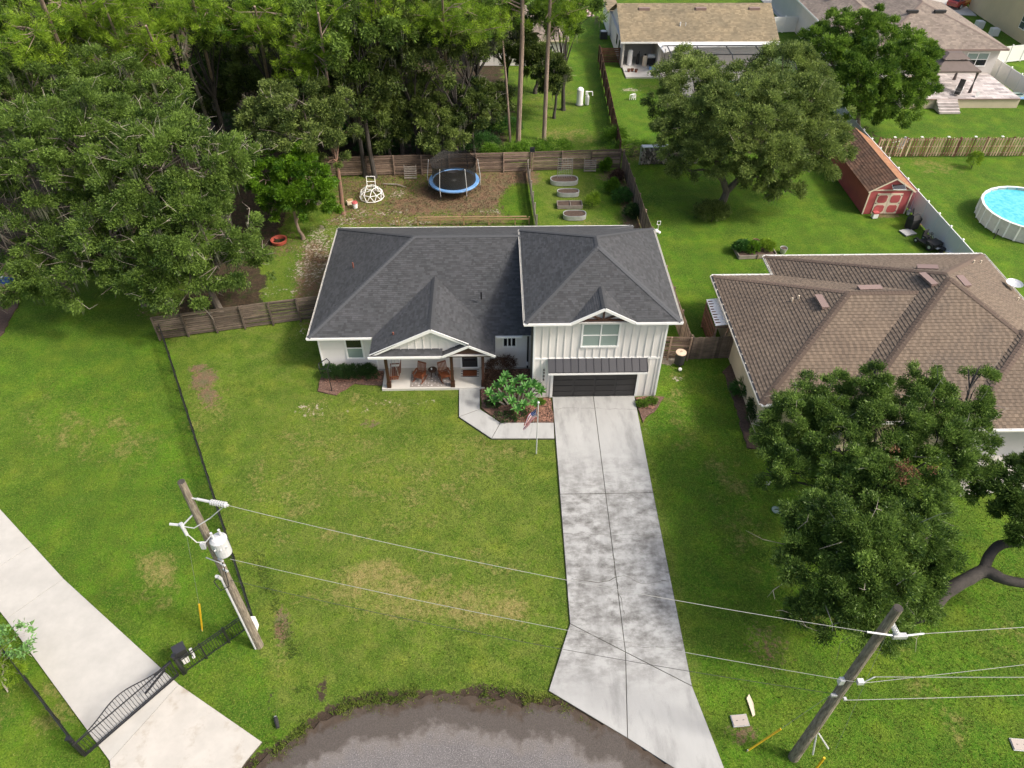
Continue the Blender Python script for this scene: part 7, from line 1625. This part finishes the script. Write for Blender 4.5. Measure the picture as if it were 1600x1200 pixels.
# --- near oak in the lower right, one spreading tree on a bent dark limb
lob = [(1215, 690, 4.2, 1.1), (1250, 660, 4.8, 1.4), (1300, 640, 5.0, 1.5), (1350, 625, 5.6, 1.3), (1235, 735, 4.2, 1.2), (1310, 700, 5.0, 1.6), (1385, 680, 5.4, 1.6), (1450, 650, 5.6, 1.5), (1370, 590, 6.6, .7), (1440, 605, 6.2, .9), (1522, 585, 6.6, .7), (1510, 630, 6.0, 1.0), (1520, 680, 5.4, 1.0), (1465, 710, 5.4, 1.5), (1520, 742, 4.8, 1.0),
       (1330, 770, 5.2, 1.3), (1375, 760, 5.8, 1.3), (1430, 775, 5.4, 1.3), (1290, 830, 4.8, 1.5), (1350, 840, 5.6, 1.7), (1415, 850, 5.0, 1.5), (1280, 900, 4.4, 1.4), (1350, 920, 4.8, 1.7), (1415, 915, 4.2, 1.1), (1295, 960, 3.6, 1.1), (1375, 965, 3.8, 1.15), (1435, 935, 3.6, .9), (1255, 850, 4.4, .9), (1250, 955, 3.2, .7), (1205, 745, 3.6, .6)]
bz = [(*cpt(a, b, z), r_*.93, r_*.93, r_*.8) for a, b, z, r_ in lob]
make_tree('near_oak_tree', 'large glossy dark green oak between the right utility pole and the brown roof', (18.3, 17.6), bz, L_near, 7600, 66, .115, .052, .28, .35, barkd, 103, (.20, .46), tone=.48, twn=80, zmin=-.5, wob_=.2, tvar=.25)
near_t = [o for o in bpy.data.objects if o.name.startswith('near_oak_tree')][0]
rg = np.random.default_rng(9); pc_ = np.array(cpt(1412, 735, 6.9))+rg.normal(size=(22, 3))*np.array([.55, .4, .2]); V, v = leaf_arrays(pc_, rg.normal(size=(22, 3))*.4+np.array([0, 0, .6]), np.full(22, .22), 34, .12, .05, rg, tone=.5)
L_dead = leafmat('dead_brown_leaves', (.09, .04, .022), (.24, .12, .065), .2, .8)
o = bpy.data.objects.new('dead_leaves', leaf_mesh('dead_leaves', V, v, L_dead, tuple(near_t.location))); COL.objects.link(o); o.parent = near_t; o['kind'] = 'stuff'; o['label'] = 'small patch of dead reddish-brown leaves near the top of the crown'
lob = [(1590, 770, 4.6, 1.3), (1620, 800, 4.4, 1.6), (1580, 820, 4.2, .8), (1640, 760, 4.6, 1.6), (1650, 840, 4.0, 1.6), (1600, 735, 4.6, .6)]
tt_ = make_tree('limb_oak_tree', 'oak at the right edge whose thick dark bare limb forks over the grass', (18.9, 17.0), [(*cpt(a, b, z), r_, r_, r_*.8) for a, b, z, r_ in lob], L_near, 1500, 60, .13, .058, .01, .9, barkd, 104, (.18, .4), tone=.42, twn=10)
for ch in list(tt_.children):
    if ch.name.startswith('trunk'): bpy.data.objects.remove(ch)
def smooth(P_, Rr, k=5):
    out = []; ro = []
    for i in range(len(P_)-1):
        p0, p1, p2, p3 = P_[max(0, i-1)], P_[i], P_[i+1], P_[min(len(P_)-1, i+2)]
        for j in range(k):
            t_ = j/k; out.append(.5*((2*p1)+(p2-p0)*t_+(2*p0-5*p1+4*p2-p3)*t_*t_+(3*p1-p0-3*p2+p3)*t_**3)); ro.append((Rr[i]*(1-t_)+Rr[i+1]*t_)*random.uniform(.95, 1.05))
    out.append(P_[-1]); ro.append(Rr[-1]); return out, ro
mb = MB()
mb.tube(*smooth([Vector((18.7, 16.7, -.1)), Vector(cpt(1446, 955, 1.0)), Vector(cpt(1478, 925, 1.9)), Vector(cpt(1515, 903, 2.4)), Vector(cpt(1540, 893, 2.6)), Vector(cpt(1575, 907, 2.8)), Vector(cpt(1640, 913, 3.1)), Vector(cpt(1720, 900, 3.6))], [.40, .34, .30, .29, .29, .22, .19, .14]), 12)
mb.tube(*smooth([Vector(cpt(1536, 893, 2.6)), Vector(cpt(1546, 868, 2.8)), Vector(cpt(1562, 852, 3.0)), Vector(cpt(1590, 847, 3.2)), Vector(cpt(1650, 835, 3.8))], [.24, .22, .21, .19, .12]), 12)
mb.build('trunk', barkd, tt_, smooth=True)
# --- sapling by the pale driveway
make_tree('leafy_sapling', 'open pale-leaved sapling at the left edge beside the pale driveway', gp(8, 1062), [(*cpt(20, 1000, 1.9), .72, .72, .6), (*cpt(2, 1015, 1.9), .6, .6, .6), (*cpt(40, 1020, 1.6), .4, .4, .4)], mat('pale_leaf', (.09, .19, .05), .5, attr=.5), 70, 10, .15, .10, .03, .5, barkl, 105, (.1, .25), tone=.8)
make_tree('yellow_green_shrub', 'yellow-green feathery shrub under the pale-leaved sapling at the left edge', gp(10, 1075), [(*cpt(8, 1048, .8), .75, .75, .5), (*cpt(-8, 1035, .8), .7, .7, .5)], L_pine, 130, 60, .12, .02, .03, .3, barkl, 106, (.12, .25), tone=.7, cat='shrub')

# --- shrubs and bed plants
def shrub(name, label, base, lobes, m, n, per, Ln, Wd, seed, tone=.5, cr=(.08, .2), group=None, r0=.03): return make_tree(name, label, base, lobes, m, n, per, Ln, Wd, r0, .3, barkd, seed, cr, group, tone, cat='shrub')
for i, (x, lb) in enumerate(((-10.1, 'dark green hedge shrub nearest the white house corner'), (-9.3, 'dark hedge shrub under the left window'), (-8.6, 'dark hedge shrub just right of the left window'), (-7.8, 'dark hedge shrub beside the bench swing'))):
    shrub('hedge_shrub', lb, (x, 33.2), [(x, 33.2, .42, .48, .42, .42), (x+.2, 33.1, .35, .35, .35, .35)], L_shrub, 110, 40, .075, .04, 300+i, .45, group='hedge shrubs in the left bed')
shrub('spiky_shrub', 'purple-brown open shrub right of the entry post', (.15, 32.7), [(.15, 32.7, .9, .75, .6, .75), (-.2, 32.3, .5, .5, .4, .4), (.7, 32.9, 1.1, .4, .4, .5)], L_red, 150, 26, .13, .035, 310, .45, (.12, .28))
for i, (px, py, lb) in enumerate(((790, 655, 'low dark ground-cover clump at the walkway bend'), (815, 652, 'low dark ground-cover clump in the middle of the front bed'), (770, 632, 'low dark ground-cover clump beside the straight walkway slab'), (842, 632, 'small green plant in the mulch by the flag'), (1003, 633, 'low green shrub at the right foot of the garage'), (1018, 629, 'second low green shrub at the right foot of the garage'))):
    q = G(px, py); k_ = .62 if i < 3 else .30 if i == 3 else .34; shrub('ground_cover_plant', lb, (q.x, q.y), [(q.x, q.y, .12, k_*1.1, k_*.8, .18)], L_shrub if i < 3 else L_ligust, 60, 26, .07, .04, 320+i, .5, (.05, .13))
# broad-leaved plumeria: every rosette of long leaves at the tip of a grey branch
t = T('plumeria', 'bright green plumeria with rosettes of long leaves in front of the garage wing', 'shrub', (1.0, 31.0, 0)); rd = np.random.default_rng(8); mb = MB(); V = []; vv = []
ros = [(785, 598, 1.5), (765, 615, 1.2), (783, 620, 1.1), (803, 598, 1.4), (812, 612, 1.3), (832, 600, 1.5), (840, 605, 1.3), (822, 604, 1.6), (800, 628, 1.0), (818, 632, .9), (776, 604, 1.2), (795, 610, 1.5), (808, 640, .7), (828, 620, 1.1), (790, 588, 1.6), (815, 592, 1.6), (845, 612, 1.1), (772, 626, .8), (800, 612, 1.2), (835, 630, .8)]
for (px, py, z) in ros:
    c = np.array(cpt(px, py, z)); base_ = Vector((c[0]*.5+.55, c[1]*.4+.6*30.9, 0)); mb.tube([base_, Vector(c).lerp(base_, .4)+Vector((0, 0, .1)), Vector(c)], [.06, .045, .035], 6)
    n = 17
    for k_ in range(n):
        a = 2.4*k_; el = .15+.9*(k_/n); d = np.array([math.cos(a)*math.cos(el), math.sin(a)*math.cos(el), math.sin(el)]); s = np.array([-math.sin(a), math.cos(a), 0]); u = np.cross(d, s); l = rd.uniform(.34, .5); w_ = rd.uniform(.055, .08)
        p1 = c+d*l*.25; p2 = c+d*l*.62+np.array([0, 0, -.01]); p3 = c+d*l+np.array([0, 0, -.09*math.cos(el)])
        V += [[c, p1+s*w_*.9, p2+s*w_], [c, p2+s*w_, p3], [c, p3, p2-s*w_], [c, p2-s*w_, p1-s*w_*.9]]; x_ = np.clip(rd.normal(.5, .22), 0, 1); vv += [x_, x_, x_*.8, x_*.8]
mb.build('stems', barkl, t); o = bpy.data.objects.new('leaves', leaf_mesh('leaves', np.array(V).reshape(-1, 3), np.array(vv), L_plum, (1.0, 31.0, 0))); COL.objects.link(o); o.parent = t
# flowering bush, garden greens
q = G(1112, 345); shrub('flowering_bush', 'dark rounded bush with orange flecks at the foot of the big oak', (q.x, q.y), [(q.x, q.y+.4, .6, 1.3, .9, .75)], L_oakd, 260, 30, .12, .05, 340, .5, (.14, .3))
for i, (px, py, r_, mm, lb) in enumerate(((955, 300, .5, L_laurel, 'bright green leafy plant left of the boundary fence'), (970, 315, .7, L_fern, 'blue-green bush against the boundary fence'), (925, 322, .5, L_pine, 'yellow-green bush overhanging the metal garden bed'), (945, 268, .35, L_laurel, 'small green plant by the leaning pallet'), (962, 285, .5, L_red, 'brown drying shrub in the corner of the back fence'), (985, 340, .6, L_shrub, 'dark shrub low against the boundary fence'))):
    q = G(px, py); shrub('garden_bush', lb, (q.x, q.y), [(q.x, q.y, .45, r_, r_*.8, .5), (q.x+.2, q.y+.3, .6, r_*.6, r_*.6, .45)], mm, 100, 30, .13, .06 if mm is not L_pine else .03, 350+i, .45, (.14, .32))
for i, (dx, dy, mm, lb) in enumerate(((-1.0, .1, L_fern, 'blue-green cabbage-like plant at the left end of the vegetable bed'), (-.3, .0, L_laurel, 'bright green leafy plant in the middle of the vegetable bed'), (.9, .2, L_pine, 'yellow-green sprawling plant at the right end of the vegetable bed'))):
    x, y = 19.35+dx, 46.3+dy; shrub('vegetable_plant', lb, (x, y), [(x, y, .5, .55, .5, .4)], mm, 90, 26, .13, .07 if mm is not L_pine else .04, 370+i, .5, (.1, .22))
shrub('agave_plant', 'spiky grey-green plant in the dark bed beside the beige wall', tuple(G(1163, 615)[:2]), [(*G(1163, 615)[:2], .4, .7, .6, .4)], L_fern, 60, 20, .35, .05, 380, .45, (.1, .2))
shrub('wall_shrub', 'leafy shrub at the front corner of the beige wall', tuple(G(1185, 655)[:2]), [(*G(1185, 655)[:2], .6, .7, .9, .7)], L_shrub, 160, 30, .13, .05, 381, .5, (.14, .3))
q = G(1518, 262); shrub('sapling_shrub', 'small yellow-green sapling on the lawn in front of the bleached fence', (q.x, q.y), [(q.x, q.y, .7, .5, .5, .7)], L_pine, 60, 30, .15, .04, 382, .6, (.12, .25))
q = G(1195, 318)
# ferns and vines behind the back fence
L_weed = leafmat('weed_leaves', (.05, .13, .012), (.22, .40, .04))
for i, (px, py, r_, lb) in enumerate(((555, 215, 1.8, 'tall fern bank behind the left of the back fence'), (590, 235, 1.4, 'lower ferns behind the back fence, left of the trampoline'), (540, 175, 1.8, 'bamboo-like greenery left of the dark gap'), (830, 236, 1.3, 'bright weeds at the foot of the tall pines'), (865, 232, 1.2, 'bright weeds right of the tall pines, behind the fence'), (800, 240, 1.0, 'bright weeds left of the tall pines, behind the fence'), (765, 240, .5, 'vine spilling over the back fence right of the trampoline'), (985, 235, 1.5, 'bright vines heaped in the corner by the woodpile'), (960, 215, .8, 'low greenery at the foot of the far board fence'), (640, 225, 1.7, 'dark undergrowth behind the fence left of the trampoline'), (690, 228, 1.7, 'dark undergrowth behind the trampoline'), (740, 225, 1.6, 'dark undergrowth right of the trampoline net'), (780, 200, 1.5, 'dark undergrowth left of the tall pine feet'), (520, 205, 1.8, 'undergrowth behind the slender tree'), (600, 190, 1.8, 'undergrowth deeper in the gap of the wood'), (460, 170, 2.2, 'undergrowth between the oaks and the wood'), (390, 190, 2.2, 'undergrowth at the foot of the dead forked tree'))):
    q = G(px, py, .6); shrub('weed_bank', lb, (q.x, q.y), [(q.x, q.y, .7, r_, r_*.6, .8), (q.x+r_*.7, q.y+.2, .6, r_*.7, r_*.5, .7), (q.x-r_*.7, q.y+.1, .6, r_*.7, r_*.5, .7)], L_fern if i < 3 or i > 8 else L_weed, 200 if i < 3 or i > 8 else 110, 30, .24, .035, 400+i, .5, (.2, .45))
# --- real grass: short tufts over the lawns, denser where the camera is near
def grass(name, label, n, region, hgt, wid, seed, tone=.45, m=None, stray=None):
    rng = np.random.default_rng(seed); pts = region(rng, n); n = len(pts); k_ = 3
    P_ = np.repeat(pts, k_, 0); nn_ = len(P_); a = rng.uniform(0, 6.28, nn_); lean = rng.normal(size=(nn_, 2))*hgt*.55; h = hgt*rng.uniform(.5, 1.3, nn_); w = wid*rng.uniform(.6, 1.3, nn_)
    P_[:, 0] += rng.normal(size=nn_)*wid*1.2; P_[:, 1] += rng.normal(size=nn_)*wid*1.2
    s = np.stack([np.cos(a)*w, np.sin(a)*w, np.zeros(nn_)], 1)
    V = np.stack([P_-s, P_+s, P_+np.stack([lean[:, 0], lean[:, 1], h], 1)], 1).reshape(-1, 3)
    me = np_mesh(name, V, np.arange(len(V)).reshape(-1, 3), m or L_grass, 3); at = me.attributes.new('v', 'FLOAT', 'FACE'); tt = np.repeat(np.clip(fbm(pts[:, 0], pts[:, 1], .5, 8)*.9+.0+rng.normal(tone-.45, .15, n), 0, 1), k_); at.data.foreach_set('value', tt.astype(np.float32))
    o = bpy.data.objects.new(name, me); COL.objects.link(o); o['kind'] = 'stuff'; o['label'] = label; return o
def zof(x, y): return (fbm(x, y, .25, 2)-.5)*.10-.05
gxs, gys = xs, ys
def samp(A, x, y):
    i = np.clip(np.searchsorted(ys, y)-1, 0, len(ys)-2); j = np.clip(np.searchsorted(xs, x)-1, 0, len(xs)-2); return A.reshape(ny, nx)[i, j]
bare = np.maximum(np.maximum(sand*1.1, dirt), np.maximum(fl, mud*.6))
def inpoly(x, y, poly):
    c = np.zeros(len(x), bool); n = len(poly)
    for i in range(n):
        x1, y1 = poly[i][0], poly[i][1]; x2, y2 = poly[(i+1) % n][0], poly[(i+1) % n][1]
        cnd = ((y1 > y) != (y2 > y)) & (x < (x2-x1)*(y-y1)/(y2-y1+1e-12)+x1); c ^= cnd
    return c
road_poly = [(p.x, p.y) for p in er]+[(30, -20), (-30, -20)]
solids = [[(-11, 33.0), (-6.9, 33.0), (-6.9, 31.9), (-.7, 31.9), (-.95, 30.3), (3.2, 29.0), (3.2, 31.1), (9.6, 31.1), (9.6, 45.3), (-10.8, 45.3)], [(3.3, 31.2), (8.2, 31.2), (8.1, 13.4), (9.3, 8), (7.5, 9), (2.0, 13.6), (3.1, 16.5)], wkp, [tuple(u1), tuple(u0), tuple(ufar), tuple(vfar), tuple(v0), tuple(v1), tuple(v3), tuple(u3), tuple(u25), tuple(u2)], [(14.4, 26), (34, 26), (34, 41.5), (18, 41.5), (14.4, 39)], road_poly]
def region_box(x0, x1, y0, y1, pw):
    def f(rng, n):
        x = rng.uniform(x0, x1, n); y = y0+(y1-y0)*rng.random(n)**pw; z = zof(x, y)
        k = samp(bare, x, y) < rng.uniform(.25, .75, n)
        for s_ in solids: k &= ~inpoly(x, y, s_)
        return np.stack([x, y, z], 1)[k]
    return f
grass('lawn_grass', 'short green and yellowing grass of the lawns near the camera', 60000, region_box(-28, 28, 10, 34, 1.15), .045, .02, 501)
0 and grass('far_lawn_grass', 'short grass of the back lawns', 60000, region_box(-17, 48, 34, 75, 1.2), .12, .04, 502)
def edge_region(rng, n):
    i = rng.integers(0, len(ep)-1, n); d = rng.normal(.10, .22, n); q = ep[i]; c = np.array([C0.x, C0.y]); nv_ = q-c; nv_ /= np.linalg.norm(nv_, axis=1)[:, None]; q = q+nv_*d[:, None]+rng.normal(size=(n, 2))*.1
    keep = fbm(q[:, 0], q[:, 1], 1.6, 12) > .42
    for s_ in solids[1:4]: keep &= ~inpoly(q[:, 0], q[:, 1], s_)
    q = q[keep]; return np.stack([q[:, 0], q[:, 1], np.full(len(q), -.02)], 1)
grass('verge_weeds', 'ragged low weeds spilling over the edge of the road', 6000, edge_region, .10, .02, 503)
def swale(rng, n):
    P_ = [G(*q) for q in ((400, 860), (418, 915), (436, 965), (455, 1020), (478, 1085))]; i = rng.integers(0, 4, n); u = rng.random(n); a = np.array([tuple(p)[:2] for p in P_]); q = a[i]*(1-u)[:, None]+a[i+1]*u[:, None]+rng.normal(size=(n, 2))*np.array([.22, .3]); k = fbm(q[:, 0], q[:, 1], 1.2, 31) > .45; q = q[k]; return np.stack([q[:, 0], q[:, 1], zof(q[:, 0], q[:, 1])], 1)
L_sw = leafmat('swale_weeds', (.05, .09, .015), (.14, .21, .04), .3, .8)
grass('swale_weeds', 'thin weedy strip running down the front lawn towards the road', 900, swale, .07, .022, 505, m=L_sw)
# loose leaves and bits on the bare yard
def litter_region(rng, n):
    x = rng.uniform(-17, 3, n); y = rng.uniform(45.5, 59, n); k = samp(np.maximum(dirt, fl), x, y) > rng.uniform(.2, .8, n); return np.stack([x[k], y[k], np.full(k.sum(), -.01)], 1)
L_lit = leafmat('fallen_leaves', (.06, .035, .02), (.30, .20, .13), .1, .9)
grass('leaf_litter', 'fallen brown leaves and twigs over the bare back yard', 9000, litter_region, .05, .05, 504, m=L_lit)
